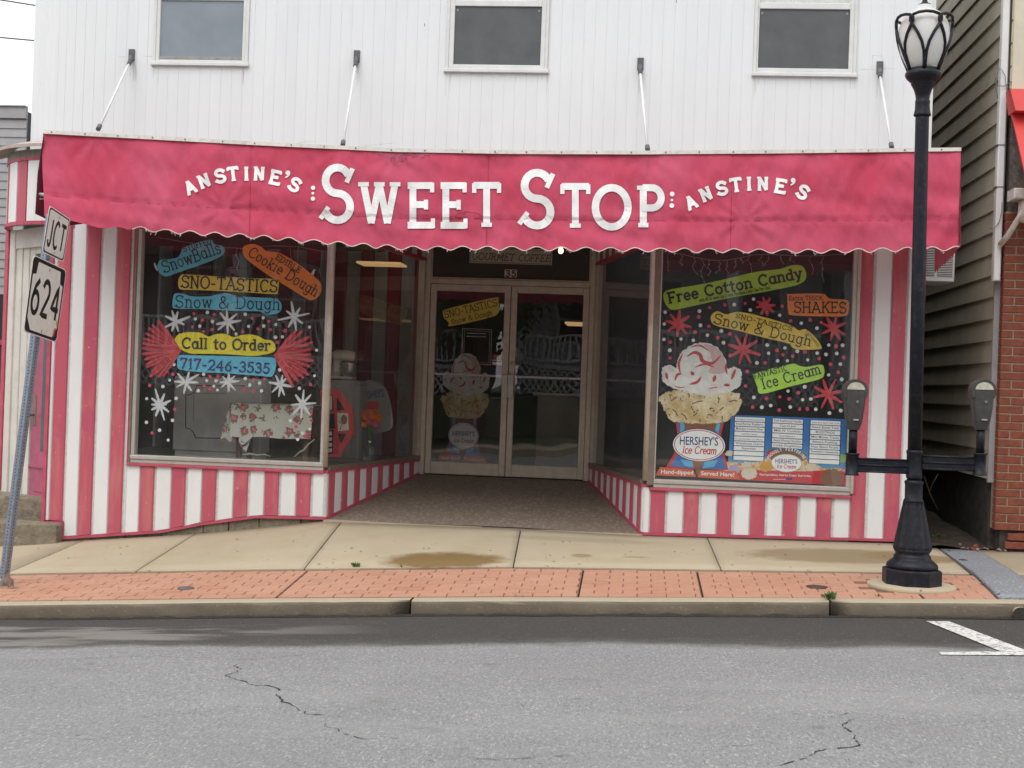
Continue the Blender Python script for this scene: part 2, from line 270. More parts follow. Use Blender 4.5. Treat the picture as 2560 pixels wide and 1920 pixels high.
s = NT('screen', .5, .5); mm = s.noise(900, 1); s.col(s.mix(s.ramp(s.noise(3, 4), .3, .7), (.075, .080, .088), (.115, .12, .125)))
s = NT('screen_blue', .5, .5); s.col(s.mix(s.ramp(s.noise(3, 4), .3, .7), (.21, .245, .285), (.26, .295, .335)))
# window paint and print
for k, c in dict(pt_blue=(.12, .52, .66), pt_sky=(.13, .58, .80), pt_yel=(.88, .66, .10), pt_yel2=(.92, .82, .03), pt_orange=(.90, .27, .05), pt_green=(.44, .66, .06), pt_lime=(.52, .90, .10), pt_red=(.62, .045, .065), pt_red2=(.30, .05, .055), pt_red3=(.72, .13, .14),
                 pt_white=(.66, .71, .74), pt_pink=(.70, .07, .14), ink=(.022, .022, .022), ink_brown=(.06, .04, .015), dot_white=(.84, .85, .85)).items():
    s = NT(k, .6, .3); f = s.noise(38, 5, s.pos((1, 1, 1))); s.col(s.mix(s.ramp(f, .35, .75, 0, .6), c, tuple(x*.72+.02 for x in c)))
for k, c in dict(pr_white=(.86, .88, .87), pr_navy=(.03, .045, .19), pr_red=(.55, .03, .035), pr_blue=(.03, .16, .46), pr_sky=(.10, .42, .68), pr_orange=(.62, .11, .035), pr_cone=(.22, .095, .045), pr_gold=(.62, .33, .05), pr_lilac=(.42, .36, .55), pr_green=(.25, .45, .15), pr_choc=(.22, .11, .055),
                 pr_cream=(.66, .60, .46), pr_black=(.02, .02, .022), plate_tan=(.46, .41, .33), number_tan=(.55, .50, .41), pr_pinkred=(.55, .06, .065), flake=(.50, .47, .42), pr_blush=(.68, .50, .49)).items(): plain(k, c, .5, .06, 20)
s = NT('pr_menu', .5, .35); xz = s.n('SeparateXYZ'); s.ln(s.n('NewGeometry').outputs['Position'], xz.inputs[0]); s.col(s.mix(s.ramp(s.math('ADD', xz.outputs[2], s.math('MULTIPLY', s.noise(6, 5), .2)), .62, 1.0), (.12, .43, .68), (.02, .16, .46)))
s = NT('pr_scoop', .55, .3); c = s.mix(s.ramp(s.noise(14, 6), .4, .65), (.72, .75, .71), (.86, .89, .86)); s.col(s.mix(s.ramp(s.noise(9, 3), .58, .68, 0, .35), c, (.66, .36, .36))); s.bump(s.noise(30, 5), .004)
s = NT('pr_cookie', .55, .3); c = s.mix(s.ramp(s.noise(12, 6), .38, .66), (.58, .42, .19), (.82, .76, .52)); s.col(s.mix(s.ramp(s.noise(30, 4, rough=.7), .60, .64), c, (.09, .045, .02))); s.bump(s.noise(30, 5), .004)
s = NT('pr_mound', .55, .3); c = s.mix(s.ramp(s.noise(22, 6), .4, .6), (.62, .34, .08), (.72, .62, .48)); s.col(s.mix(s.ramp(s.noise(16, 5), .55, .62), c, (.42, .06, .10)))
# across the street
plain('far_siding', (.42, .44, .46), .7, .1, 3); plain('far_white', (.60, .62, .64), .6, .05, 3); plain('far_dark', (.03, .03, .035), .5, .1, 3); plain('far_roof', (.06, .058, .06), .9, .2, 6); plain('far_grass', (.05, .075, .03), .95, .4, 4); plain('bark', (.07, .05, .035), .95, .3, 12); plain('foliage', (.04, .07, .022), .8, .5, 3, rnd=3)

# ------------------------------------------------------------------ lettering drawn as strokes (slab hand lettering)
def arc(cx, cy, rx, ry, a0, a1, n=14): return [(cx+rx*math.cos(math.radians(a0+(a1-a0)*k/n)), cy+ry*math.sin(math.radians(a0+(a1-a0)*k/n))) for k in range(n+1)]
X = .66
GL = {
 'A': (.86, [[(.04, 0), (.42, 1)], [(.42, 1), (.82, 0)], [(.18, .34), (.68, .34)]], [(.04, 0, 'h'), (.82, 0, 'h'), (.36, 1, 'h')]),
 'B': (.74, [[(.12, 0), (.12, 1)], [(.12, 1), (.38, 1)]+arc(.38, .77, .22, .23, 90, -90)+[(.12, .54)], [(.12, .54), (.42, .54)]+arc(.42, .27, .26, .27, 90, -90)+[(.12, 0)]], [(.1, 0, 'h'), (.1, 1, 'h')]),
 'C': (.80, [arc(.44, .5, .38, .5, 48, 312, 22)], [(.70, .86, 'v')]),
 'D': (.84, [[(.12, 0), (.12, 1)], [(.12, 1), (.36, 1)]+arc(.36, .5, .42, .5, 90, -90, 18)+[(.12, 0)]], [(.08, 0, 'h'), (.08, 1, 'h')]),
 'E': (.68, [[(.12, 0), (.12, 1)], [(.0, 1), (.62, 1)], [(.12, .52), (.46, .52)], [(.0, 0), (.64, 0)]], [(.62, .95, 'v'), (.46, .52, 'v'), (.64, .05, 'v')]),
 'F': (.64, [[(.12, 0), (.12, 1)], [(.0, 1), (.6, 1)], [(.12, .5), (.46, .5)]], [(.6, .95, 'v'), (.46, .5, 'v'), (.12, 0, 'h')]),
 'G': (.84, [arc(.44, .5, .38, .5, 48, 350, 22), [(.82, .42), (.5, .42)]], [(.70, .86, 'v')]),
 'H': (.84, [[(.12, 0), (.12, 1)], [(.72, 0), (.72, 1)], [(.12, .52), (.72, .52)]], [(.12, 0, 'h'), (.12, 1, 'h'), (.72, 0, 'h'), (.72, 1, 'h')]),
 'I': (.36, [[(.18, 0), (.18, 1)]], [(.18, 0, 'H'), (.18, 1, 'H')]),
 'J': (.56, [[(.40, 1), (.40, .26)]+arc(.20, .24, .20, .24, 0, -170, 12)], [(.40, 1, 'h')]),
 'K': (.80, [[(.12, 0), (.12, 1)], [(.70, 1), (.14, .44)], [(.30, .60), (.72, 0)]], [(.12, 0, 'h'), (.12, 1, 'h'), (.7, 1, 'h'), (.72, 0, 'h')]),
 'L': (.64, [[(.12, 0), (.12, 1)], [(.0, 0), (.6, 0)]], [(.12, 1, 'h'), (.6, .05, 'v')]),
 'M': (1.0, [[(.12, 0), (.14, 1)], [(.14, 1), (.5, .2)], [(.5, .2), (.86, 1)], [(.86, 1), (.88, 0)]], [(.12, 0, 'h'), (.88, 0, 'h')]),
 'N': (.84, [[(.12, 0), (.12, 1)], [(.12, 1), (.70, 0)], [(.70, 0), (.70, 1)]], [(.12, 0, 'h'), (.08, 1, 'h'), (.70, 1, 'h')]),
 'O': (.86, [arc(.43, .5, .40, .5, 90, 450, 28)], []),
 'P': (.72, [[(.12, 0), (.12, 1)], [(.12, 1), (.38, 1)]+arc(.38, .73, .28, .27, 90, -90)+[(.12, .46)]], [(.12, 0, 'h'), (.08, 1, 'h')]),
 'R': (.80, [[(.12, 0), (.12, 1)], [(.12, 1), (.38, 1)]+arc(.38, .75, .26, .25, 90, -90)+[(.12, .5)], [(.38, .5), (.72, 0)]], [(.12, 0, 'h'), (.08, 1, 'h'), (.72, 0, 'h')]),
 'S': (.72, [arc(.36, .755, .29, .245, 28, 270, 16)+arc(.36, .255, .31, .255, 90, -150, 16)[1:]], [(.64, .86, 'd'), (.07, .12, 'd')]),
 'T': (.76, [[(.38, 0), (.38, 1)], [(.02, 1), (.74, 1)]], [(.02, .93, 'v'), (.74, .93, 'v'), (.38, 0, 'h')]),
 'U': (.84, [[(.12, 1), (.12, .36)]+arc(.42, .34, .30, .34, 180, 360, 16)+[(.72, 1)]], [(.12, 1, 'h'), (.72, 1, 'h')]),
 'V': (.82, [[(.04, 1), (.41, 0)], [(.41, 0), (.78, 1)]], [(.04, 1, 'h'), (.78, 1, 'h')]),
 'W': (1.1, [[(.10, 1), (.32, 0)], [(.32, 0), (.55, 1)], [(.55, 1), (.78, 0)], [(.78, 0), (1.0, 1)]], [(.10, 1, 'h'), (.55, 1, 'h'), (1.0, 1, 'h')]),
 'X': (.8, [[(.06, 0), (.72, 1)], [(.06, 1), (.72, 0)]], [(.06, 0, 'h'), (.72, 1, 'h'), (.06, 1, 'h'), (.72, 0, 'h')]),
 'Y': (.8, [[(.06, 1), (.40, .48)], [(.74, 1), (.40, .48)], [(.40, .48), (.40, 0)]], [(.06, 1, 'h'), (.74, 1, 'h'), (.4, 0, 'h')]),
 'a': (.60, [arc(.28, X/2, .23, X/2, 20, 380, 20), [(.52, X), (.52, 0)]], [(.56, 0, 'h')]),
 'b': (.62, [[(.12, 0), (.12, 1)], arc(.34, X/2, .23, X/2, 90, 450, 20)], [(.06, 1, 'h')]),
 'c': (.54, [arc(.30, X/2, .24, X/2, 50, 310, 16)], [(.46, X*.84, 'v')]),
 'd': (.62, [[(.50, 0), (.50, 1)], arc(.28, X/2, .23, X/2, 90, 450, 20)], [(.44, 1, 'h'), (.54, 0, 'h')]),
 'e': (.56, [[(.06, X*.52), (.52, X*.52)]+arc(.29, X/2, .23, X/2, 5, 315, 20)], []),
 'f': (.42, [[(.18, 0), (.18, .78)]+arc(.32, .80, .14, .20, 180, 60, 8), [(.02, X), (.36, X)]], [(.18, 0, 'h')]),
 'g': (.60, [arc(.28, X/2, .23, X/2, 90, 450, 20), [(.51, X), (.51, -.12)]+arc(.28, -.10, .23, .22, 0, -150, 12)], [(.55, X, 'h')]),
 'h': (.64, [[(.12, 0), (.12, 1)], arc(.33, X-.22, .20, .22, 180, 0, 12)+[(.53, 0)]], [(.06, 1, 'h'), (.12, 0, 'h'), (.53, 0, 'h')]),
 'i': (.28, [[(.14, 0), (.14, X)], [(.14, .88), (.14, .95)]], [(.14, 0, 'h'), (.09, X, 'h')]),
 'k': (.62, [[(.12, 0), (.12, 1)], [(.52, X), (.14, .28)], [(.26, .40), (.54, 0)]], [(.06, 1, 'h'), (.12, 0, 'h'), (.54, 0, 'h'), (.52, X, 'h')]),
 'l': (.28, [[(.14, 0), (.14, 1)]], [(.09, 1, 'h'), (.14, 0, 'h')]),
 'm': (.96, [[(.12, 0), (.12, X)], arc(.30, X-.20, .18, .20, 180, 0, 10)+[(.48, 0)], arc(.66, X-.20, .18, .20, 180, 0, 10)+[(.84, 0)]], [(.12, 0, 'h'), (.48, 0, 'h'), (.84, 0, 'h'), (.08, X, 'h')]),
 'n': (.64, [[(.12, 0), (.12, X)], arc(.33, X-.22, .20, .22, 180, 0, 12)+[(.53, 0)]], [(.12, 0, 'h'), (.53, 0, 'h'), (.08, X, 'h')]),
 'o': (.60, [arc(.30, X/2, .25, X/2, 90, 450, 22)], []),
 'p': (.62, [[(.12, -.3), (.12, X)], arc(.34, X/2, .23, X/2, 90, 450, 20)], [(.12, -.3, 'h')]),
 'r': (.46, [[(.12, 0), (.12, X)], arc(.32, X-.20, .20, .20, 175, 50, 8)], [(.12, 0, 'h'), (.08, X, 'h')]),
 's': (.48, [arc(.24, X*.745, .18, X*.255, 30, 270, 12)+arc(.24, X*.25, .19, X*.25, 90, -150, 12)[1:]], [(.41, X*.86, 'v'), (.06, X*.14, 'v')]),
 't': (.42, [[(.18, .92), (.18, .16)]+arc(.31, .15, .13, .15, 180, 300, 8), [(.02, X), (.38, X)]], []),
 'u': (.64, [[(.10, X), (.10, .24)]+arc(.30, .22, .20, .22, 180, 360, 12), [(.51, X), (.51, 0)]], [(.06, X, 'h'), (.46, X, 'h'), (.55, 0, 'h')]),
 'v': (.58, [[(.06, X), (.29, 0)], [(.29, 0), (.52, X)]], []),
 'w': (.86, [[(.08, X), (.25, 0)], [(.25, 0), (.43, X)], [(.43, X), (.61, 0)], [(.61, 0), (.78, X)]], [(.08, X, 'h'), (.78, X, 'h')]),
 'x': (.56, [[(.06, 0), (.50, X)], [(.06, X), (.50, 0)]], [(.06, 0, 'h'), (.5, 0, 'h')]),
 'y': (.60, [[(.08, X), (.31, 0)], [(.54, X), (.22, -.26), (.10, -.28)]], [(.08, X, 'h'), (.54, X, 'h')]),
 '1': (.42, [[(.08, .84), (.22, 1), (.22, 0)]], [(.22, 0, 'H')]),
 '2': (.62, [arc(.30, .72, .25, .28, 165, -30, 12)+[(.06, .02), (.58, .02)]], [(.58, .06, 'v')]),
 '3': (.60, [arc(.27, .76, .23, .24, 150, -90, 12), arc(.27, .27, .27, .27, 90, -155, 12)], []),
 '4': (.66, [[(.46, 0), (.46, 1), (.04, .30), (.62, .30)]], [(.46, 0, 'h')]),
 '5': (.60, [[(.52, 1), (.14, 1), (.11, .56)]+arc(.27, .32, .27, .32, 110, -150, 14)], []),
 '6': (.62, [[(.50, .96), (.24, .76), (.07, .40)]+arc(.31, .30, .25, .30, 165, 530, 20)], []),
 '7': (.58, [[(.04, .84), (.04, 1), (.54, 1), (.22, 0)]], []),
 '0': (.62, [arc(.31, .5, .26, .5, 90, 450, 22)], []),
 '&': (.86, [[(.80, .40), (.74, .18)]+arc(.34, .24, .30, .24, -20, -225, 14)+[(.50, .66)]+arc(.36, .80, .17, .20, -35, 200, 14)+[(.30, .58), (.78, 0)]], []),
 '-': (.46, [[(.08, .40), (.38, .40)]], []), "'": (.24, [[(.13, 1), (.11, .74)]], []), '!': (.26, [[(.13, 1), (.13, .3)], [(.13, .0), (.13, .06)]], []),
 '$': (.62, [arc(.30, .70, .22, .2, 30, 270, 10)+arc(.30, .3, .24, .2, 90, -150, 10)[1:], [(.3, 1.0), (.3, 0)]], []), '.': (.2, [[(.1, 0), (.1, .06)]], []), ' ': (.36, [], []),
}
def glyph(ch, serif=True, sl=.13):
    wd, st, se = GL[ch]; out = [(s_, 1.) for s_ in st]
    if serif:
        for (x, y, k) in se:
            if k == 'h': out.append(([(x-sl, y), (x+sl, y)], .78))
            elif k == 'H': out.append(([(x-sl*1.15, y), (x+sl*1.15, y)], .78))
            elif k == 'v': out.append(([(x, y-sl*.8), (x, y+sl*.8)], .78))
            else: out.append(([(x-sl*.75, y-sl*.55), (x+sl*.45, y+sl*.8)] if y < .5 else [(x-sl*.35, y-sl*.9), (x+sl*.55, y+sl*.75)], .85))
    return wd, out
def ribbon(mb, pts, wpx, Yf, m=0, ext=.35, step=9, tap=0):
    P = [np.array(p, float) for p in pts]; Q = [P[0]]
    for a, b in zip(P, P[1:]):
        k = max(1, int(np.hypot(*(b-a))/step)); Q += [a+(b-a)*(i+1)/k for i in range(k)]
    P = Q; closed = np.hypot(*(P[0]-P[-1])) < .6 and len(P) > 6
    if not closed:
        d0 = P[0]-P[1]; P[0] = P[0]+d0/max(np.hypot(*d0), 1e-6)*wpx*ext; d1_ = P[-1]-P[-2]; P[-1] = P[-1]+d1_/max(np.hypot(*d1_), 1e-6)*wpx*ext
    ids = []; N = len(P)
    for i in range(N):
        a = P[i-1] if i else (P[N-2] if closed else P[0]); b = P[i+1] if i < N-1 else (P[1] if closed else P[-1])
        p0 = P[i]-a; p1 = b-P[i]; n0 = np.array([-p0[1], p0[0]])/max(np.hypot(*p0), 1e-6); n1 = np.array([-p1[1], p1[0]])/max(np.hypot(*p1), 1e-6)
        if np.hypot(*p0) < 1e-6: n0 = n1
        if np.hypot(*p1) < 1e-6: n1 = n0
        n = n0+n1; l = np.hypot(*n); n = n/l if l > .3 else n1; n = n/max(.55, float(np.dot(n, n1)))
        ww = wpx if not tap else wpx*max(.12, math.sin(math.pi*min(max((i+.3)/(N-.4), 0), 1))**tap)
        ids.append([mb.V(U(*(P[i]+n*ww*.5*sg), Yf(*(P[i]+n*ww*.5*sg)))) for sg in (1, -1)])
    for A, B in zip(ids, ids[1:]): mb.F((A[0], B[0], B[1], A[1]), m)
def const(Y): return lambda x, y: Y
def lettering(mb, text, p0, p1, h, Y, th=.13, m=0, serif=True, sp=.12, slant=0., jit=0., sl=.13, sag=None):
    Yf0 = Y if callable(Y) else const(Y); p0 = np.array(p0, float); p1 = np.array(p1, float); Ln = np.hypot(*(p1-p0)); ex = (p1-p0)/Ln; ey = np.array([ex[1], -ex[0]])
    gl = [glyph(c_, serif, sl) for c_ in text]; tot = sum(w_ for w_, _ in gl)+sp*(len(gl)-1); sx = Ln/tot; x = 0
    for i, (w_, sts) in enumerate(gl):
        dy = random.uniform(-jit, jit)*h; 
        for k, (pts, tw) in enumerate(sts):
            q = [p0+ex*((x+a+slant*b)*sx)+ey*(b*h+dy) for a, b in pts]
            ribbon(mb, q, th*h*tw, (lambda k_: (lambda u, v: Yf0(u, v)-.00035*k_))(k), m)
        x += w_+sp
def letterbox(mb, ch, bx, Y, th, m=0, sl=.13, rot=0., wt=None):
    # one letter fitted to a pixel box (x0,y0,x1,y1), turned by rot degrees
    x0, y0, x1, y1 = bx; wd, sts = glyph(ch, True, sl); allp = [p for s_, _ in sts for p in s_]; ax, bx_ = min(p[0] for p in allp), max(p[0] for p in allp)
    hw = th/2; cx, cy = (x0+x1)/2, (y0+y1)/2; cr, sr = math.cos(math.radians(rot)), math.sin(math.radians(rot))
    for k, (pts, tw) in enumerate(sts):
        q = []
        for a, b in pts:
            X_ = x0+hw*.6+(a-ax)/max(bx_-ax, 1e-6)*(x1-x0-hw*1.2)-cx; Y_ = y1-hw-b*(y1-y0-hw*2)-cy
            if bx_-ax < .02: X_ = 0
            q.append((cx+X_*cr+Y_*sr, cy-X_*sr+Y_*cr))
        ribbon(mb, q, th*(tw if tw == 1 else .62), (lambda k_: (lambda u, v: Y(u, v)-.00035*k_))(k), m, .1 if tw == 1 else .02, 7)
def catmull(P, n=5):
    P = [np.array(p, float) for p in P]; N = len(P); out = []
    for i in range(N):
        a, b, c_, d = P[i-1], P[i], P[(i+1) % N], P[(i+2) % N]
        for k in range(n):
            t = k/n; out.append(.5*((2*b)+(c_-a)*t+(2*a-5*b+4*c_-d)*t*t+(3*b-a-3*c_+d)*t**3))
    return out
def smooth(P, n=6):
    P = [np.array(p, float) for p in P]; Q = [2*P[0]-P[1]]+P+[2*P[-1]-P[-2]]; out = []
    for a, b, c_, d in zip(Q, Q[1:], Q[2:], Q[3:]):
        for k in range(n): t = k/n; out.append(.5*((2*b)+(c_-a)*t+(2*a-5*b+4*c_-d)*t*t+(3*b-a-3*c_+d)*t**3))
    return out+[P[-1]]
def poly(mb, pts, Y, m=0): mb.face([U(*p, Y) for p in pts], m)
def ell(cx, cy, rx, ry, n=40, rot=0): return [(cx+rx*math.cos(2*math.pi*k/n)*math.cos(rot)-ry*math.sin(2*math.pi*k/n)*math.sin(rot), cy+rx*math.cos(2*math.pi*k/n)*math.sin(rot)+ry*math.sin(2*math.pi*k/n)*math.cos(rot)) for k in range(n)]
def mapz(z, pts): return [z(*p) for p in pts]
# plain printed type (outlines of the built-in font)
TXT = {}
def set_type(strings, bold=.0):
    for t in strings:
        cu = bpy.data.curves.new('t', 'FONT'); cu.body = t; cu.offset = bold; cu.resolution_u = 3; o = link(bpy.data.objects.new('t', cu))
        bpy.context.view_layer.update(); me = o.evaluated_get(bpy.context.evaluated_depsgraph_get()).to_mesh()
        TXT[t] = (np.array([v.co[:2] for v in me.vertices]), [tuple(p.vertices) for p in me.polygons]); bpy.data.objects.remove(o); bpy.data.curves.remove(cu)
def printed(mb, t, p0, p1, h, Y, m=0, slant=0.):
    v, f = TXT[t]; lo, hi = v.min(0), v.max(0); p0, p1 = np.array(p0, float), np.array(p1, float); ex = p1-p0; l = np.hypot(*ex); ey = np.array([ex[1], -ex[0]])/l; capz = .73
    ids = [mb.V(U(*(p0+ex*((q[0]-lo[0])/(hi[0]-lo[0]))+ey*(q[1]/capz*h)+ex/l*slant*q[1]*h), Y)) for q in v]
    for q in f: mb.F([ids[k] for k in q], m)
# ================================================================== ground
def line(pts, Y):
    q = sorted([(U(a, b, Y).x, U(a, b, Y).z) for a, b in pts]); return np.array([p[0] for p in q]), np.array([p[1] for p in q])
YB, YC, YK = -1.75, -2.70, -2.83
LB = line([(0, 1362), (155, 1353), (400, 1339), (510, 1332), (700, 1313), (810, 1301), (1280, 1319), (1607, 1338), (1950, 1349), (2240, 1358), (2328, 1371), (2560, 1377)], 0)
LM = line([(0, 1435), (640, 1424), (1280, 1417), (1750, 1424), (2212, 1431), (2560, 1438)], YB)
LC = line([(0, 1511), (640, 1503), (1280, 1500), (1920, 1502), (2560, 1506)], YK)
LG = line([(0, 1550), (640, 1543), (1280, 1538), (1920, 1541), (2560, 1547)], YK)
def li(L_, x):
    xs, zs = L_
    if x < xs[0]: return float(zs[0]+(zs[1]-zs[0])/(xs[1]-xs[0])*(x-xs[0])*.6)
    if x > xs[-1]: return float(zs[-1]+(x-xs[-1])*.02)
    return float(np.interp(x, xs, zs))
def zg(x, y):
    if y >= 0: return li(LB, x)
    if y >= YB: return li(LB, x)+(li(LM, x)-li(LB, x))*(y/YB)
    return li(LM, x)+(li(LC, x)-li(LM, x))*((y-YB)/(YK-YB))
def zr(x, y): return li(LG, x)+.012*min(5.0, YK-y) if y > -12 else li(LG, x)+.06
def hit(px, py, fn):
    d = RM @ Vector(((px-1280)/FOC, -(py-960)/FOC, -1)); lo, hi = 3., 14.
    for _ in range(50):
        t = (lo+hi)/2; p = CAMP+d*t
        if p.z > fn(p.x, p.y): lo = t
        else: hi = t
    return CAMP+d*lo
def sheet(mb, xa, xb, ya, yb, fn, dz=0, nx=12, ny=6, m=0, thick=0, xaf=None, xbf=None, ch=0):
    # ground patch; xaf/xbf give slanted left/right edges as functions of y
    top = []
    for j in range(ny+1):
        y = ya+(yb-ya)*j/ny; A = xaf(y) if xaf else xa; B = xbf(y) if xbf else xb
        top.append([mb.V((A+(B-A)*i/nx, y, fn(A+(B-A)*i/nx, y)+dz)) for i in range(nx+1)])
    for j in range(ny):
        for i in range(nx): mb.F((top[j][i], top[j][i+1], top[j+1][i+1], top[j+1][i]), m, True)
    if thick:
        rim = top[0]+[r_[-1] for r_ in top[1:]]+top[-1][::-1][1:]+[r_[0] for r_ in top[::-1][1:-1]]
        low = [mb.V((mb.v[i][0], mb.v[i][1], mb.v[i][2]-thick)) for i in rim]
        for k in range(len(rim)): mb.F((rim[k], low[k], low[(k+1) % len(rim)], rim[(k+1) % len(rim)]), m)
# wide ground under everything, reaching far out
mb = MB(); xs = [-200, -60, -25, -12, -8, -6, -4, -2, 0, 2, 4, 6, 8, 12, 25, 60, 200]; ys = [-200, -60, -30, -15.6, -12, -2.86, -2.6, -.5, .5, 4, 12, 40, 200]
ids = [[mb.V((x, y, (li(LG, max(-9, min(9, x))) if y < -2.85 else zg(max(-9, min(9, x)), min(y, 0)))-.16)) for x in xs] for y in ys]
for j in range(len(ys)-1):
    for i in range(len(xs)-1): mb.F((ids[j][i], ids[j][i+1], ids[j+1][i+1], ids[j+1][i]))
mb.build('ground', 'dirt', kind='structure')
mb = MB(); sheet(mb, -60, 60, -13.4, YK, zr, nx=120, ny=12); road = mb.build('road', 'asphalt', kind='structure')
# cracks worn into the asphalt
G0, G1, G2, G3 = g(0, 3), g(1, 3), g(2, 3), g(3, 3)
CR = [mapz(zm(0, 0, 1), [(0, 1656), (110, 1650), (260, 1645), (360, 1641), (480, 1645), (640, 1649), (760, 1638), (830, 1625)]),
 mapz(G0, [(2050, 760), (2030, 780), (2085, 810), (1990, 850), (1945, 865), (2020, 890), (2130, 915), (2140, 940), (2205, 945)])+mapz(G1, [(40, 946), (110, 950), (170, 968), (210, 990), (180, 1020), (200, 1060), (225, 1090), (300, 1110), (370, 1150), (430, 1190), (520, 1203), (700, 1215), (780, 1225)]),
 mapz(G1, [(600, 1260), (610, 1300), (700, 1325), (760, 1360), (830, 1390), (940, 1412), (1050, 1418)]), mapz(G1, [(980, 1395), (1100, 1390), (1250, 1412), (1390, 1430)]),
 mapz(G1, [(1570, 1550), (1740, 1560), (1830, 1568), (1900, 1580), (2080, 1590), (2200, 1588)])+mapz(G2, [(60, 1583), (200, 1575), (400, 1558), (590, 1555)]),
 mapz(G3, [(20, 1650), (120, 1630), (230, 1605), (330, 1575), (420, 1520), (520, 1500), (690, 1490), (780, 1465), (790, 1440), (745, 1410), (735, 1350), (680, 1325), (640, 1300), (680, 1260), (770, 1240)]),
 mapz(G3, [(510, 1230), (570, 1215), (700, 1190), (730, 1180)]), mapz(G3, [(1490, 1285), (1620, 1270), (1760, 1265), (1950, 1250), (2200, 1243)]), mapz(G2, [(1650, 1470), (1800, 1478), (1990, 1473), (2212, 1450)]), mapz(G0, [(1050, 1215), (1250, 1205), (1500, 1200), (1750, 1185), (1970, 1160)])]
THK = [.6, 1.35, 1.1, .6, .8, 1.3, 1.0, .5, .6, .4]
for pl, tk in zip(CR, THK):
    P = [hit(a, b, zr) for a, b in pl]; Q = []
    for a, b in zip(P, P[1:]):
        k = max(2, int((b-a).length/.03))
        Q += [a.lerp(b, i/k) for i in range(k)]
    Q.append(P[-1]); mb = MB(); prev = None
    for i, p in enumerate(Q):
        e = min(1, i/4, (len(Q)-1-i)/4); wd = .0033*tk*(.25+random.random()*1.1)*max(.15, e); d = (Q[min(i+1, len(Q)-1)]-Q[max(i-1, 0)]); n = Vector((-d.y, d.x, 0)).normalized()
        p = p+n*random.uniform(-.010, .010); p.z = zr(p.x, p.y)+.003
        cur = (mb.V(p+n*wd), mb.V(p-n*wd))
        if prev and not (random.random() < .14): mb.F((prev[0], cur[0], cur[1], prev[1]))
        prev = cur
    mb.build('crack', 'crack', road)
# painted parking bay lines
def gpoly(mb, pts, fn, dz, m=0): mb.face([Vector((p.x, p.y, fn(p.x, p.y)+dz)) for p in (hit(a, b, fn) for a, b in pts)], m)
mb = MB(); gpoly(mb, mapz(G3, [(1365, 396), (1560, 396), (1890, 520), (2290, 672), (2045, 672), (1700, 530)]), zr, .005); mb.build('bay_line', 'marking', road)
mb = MB(); gpoly(mb, mapz(G3, [(1478, 664), (2040, 656), (2400, 655), (2400, 692), (2060, 690), (1500, 686)]), zr, .0045); mb.build('bay_line', 'marking', road)
# ---- curb stones
def ghx(px, py): p = hit(px, py, zg); return p.x
curb = link(bpy.data.objects.new('curb', None)); tag(curb, kind='structure')
cj = [-40, U(1025, 1515, YK).x, U(2076, 1515, YK).x, 40]
for a, b in zip(cj, cj[1:]):
    a += .009; b -= .009; mb = MB(); n = max(14, min(60, int((b-a)*6))); prev = None
    xs = sorted(set([a, b]+[a+(b-a)*i/n for i in range(n+1)])) if b-a < 10 else ([a]+list(np.linspace(max(a, -9), min(b, 9), 50))+[b])
    for x in xs:
        wv = lambda q: noise.noise(Vector((x*5, q, 0)))*.004
        zt, zb = li(LC, x), li(LG, x)
        cur = [mb.V((x, YC+.004, zt-.02)), mb.V((x, YC+.004, zt-.001)), mb.V((x, YK+.022, zt-.001+wv(1)*.5)), mb.V((x, YK+.006+wv(2), zt-.010+wv(3))), mb.V((x, YK+wv(4), zt-.030)), mb.V((x, YK-.002+wv(5)*2, zb+.03)), mb.V((x, YK-.004+wv(6)*3, zb-.08)), mb.V((x, YC+.004, zb-.08))]
        if prev:
            for k in range(8): mb.F((prev[k], cur[k], cur[(k+1) % 8], prev[(k+1) % 8]), 0, k not in (0, 1))
        else: mb.F(cur)
        prev = cur
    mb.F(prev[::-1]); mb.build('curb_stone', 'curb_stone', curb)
mb = MB(); prev = None
for i in range(241):   # grime caught along the gutter
    x = -6+12*i/240; z = li(LG, x); wd = .012+.02*abs(noise.noise(Vector((x*3, 0, 4))))+.012*random.random(); h_ = .006+.012*abs(noise.noise(Vector((x*4, 7, 0))))+.01*random.random()
    cur = (mb.V((x, YK-.014-wd, zr(x, YK-.03)+.0025)), mb.V((x, YK-.012, z+h_)))
    if prev: mb.F((prev[0], cur[0], cur[1], prev[1]))
    prev = cur
tag(mb.build('gutter_grime', 'grime', curb), kind='stuff')
pc = U(2549, 1536, YK-.012); mb = MB(); R_ = .05
mb.tube([(pc.x, YK-.03, pc.z), (pc.x, YK+.3, pc.z)], R_, 16, cap=False); mb.tube([(pc.x, YK-.03, pc.z), (pc.x, YK-.026, pc.z)], R_*.99, 16, m=1); mb.build('drain_pipe', ['curb_stone', 'gap'], curb)
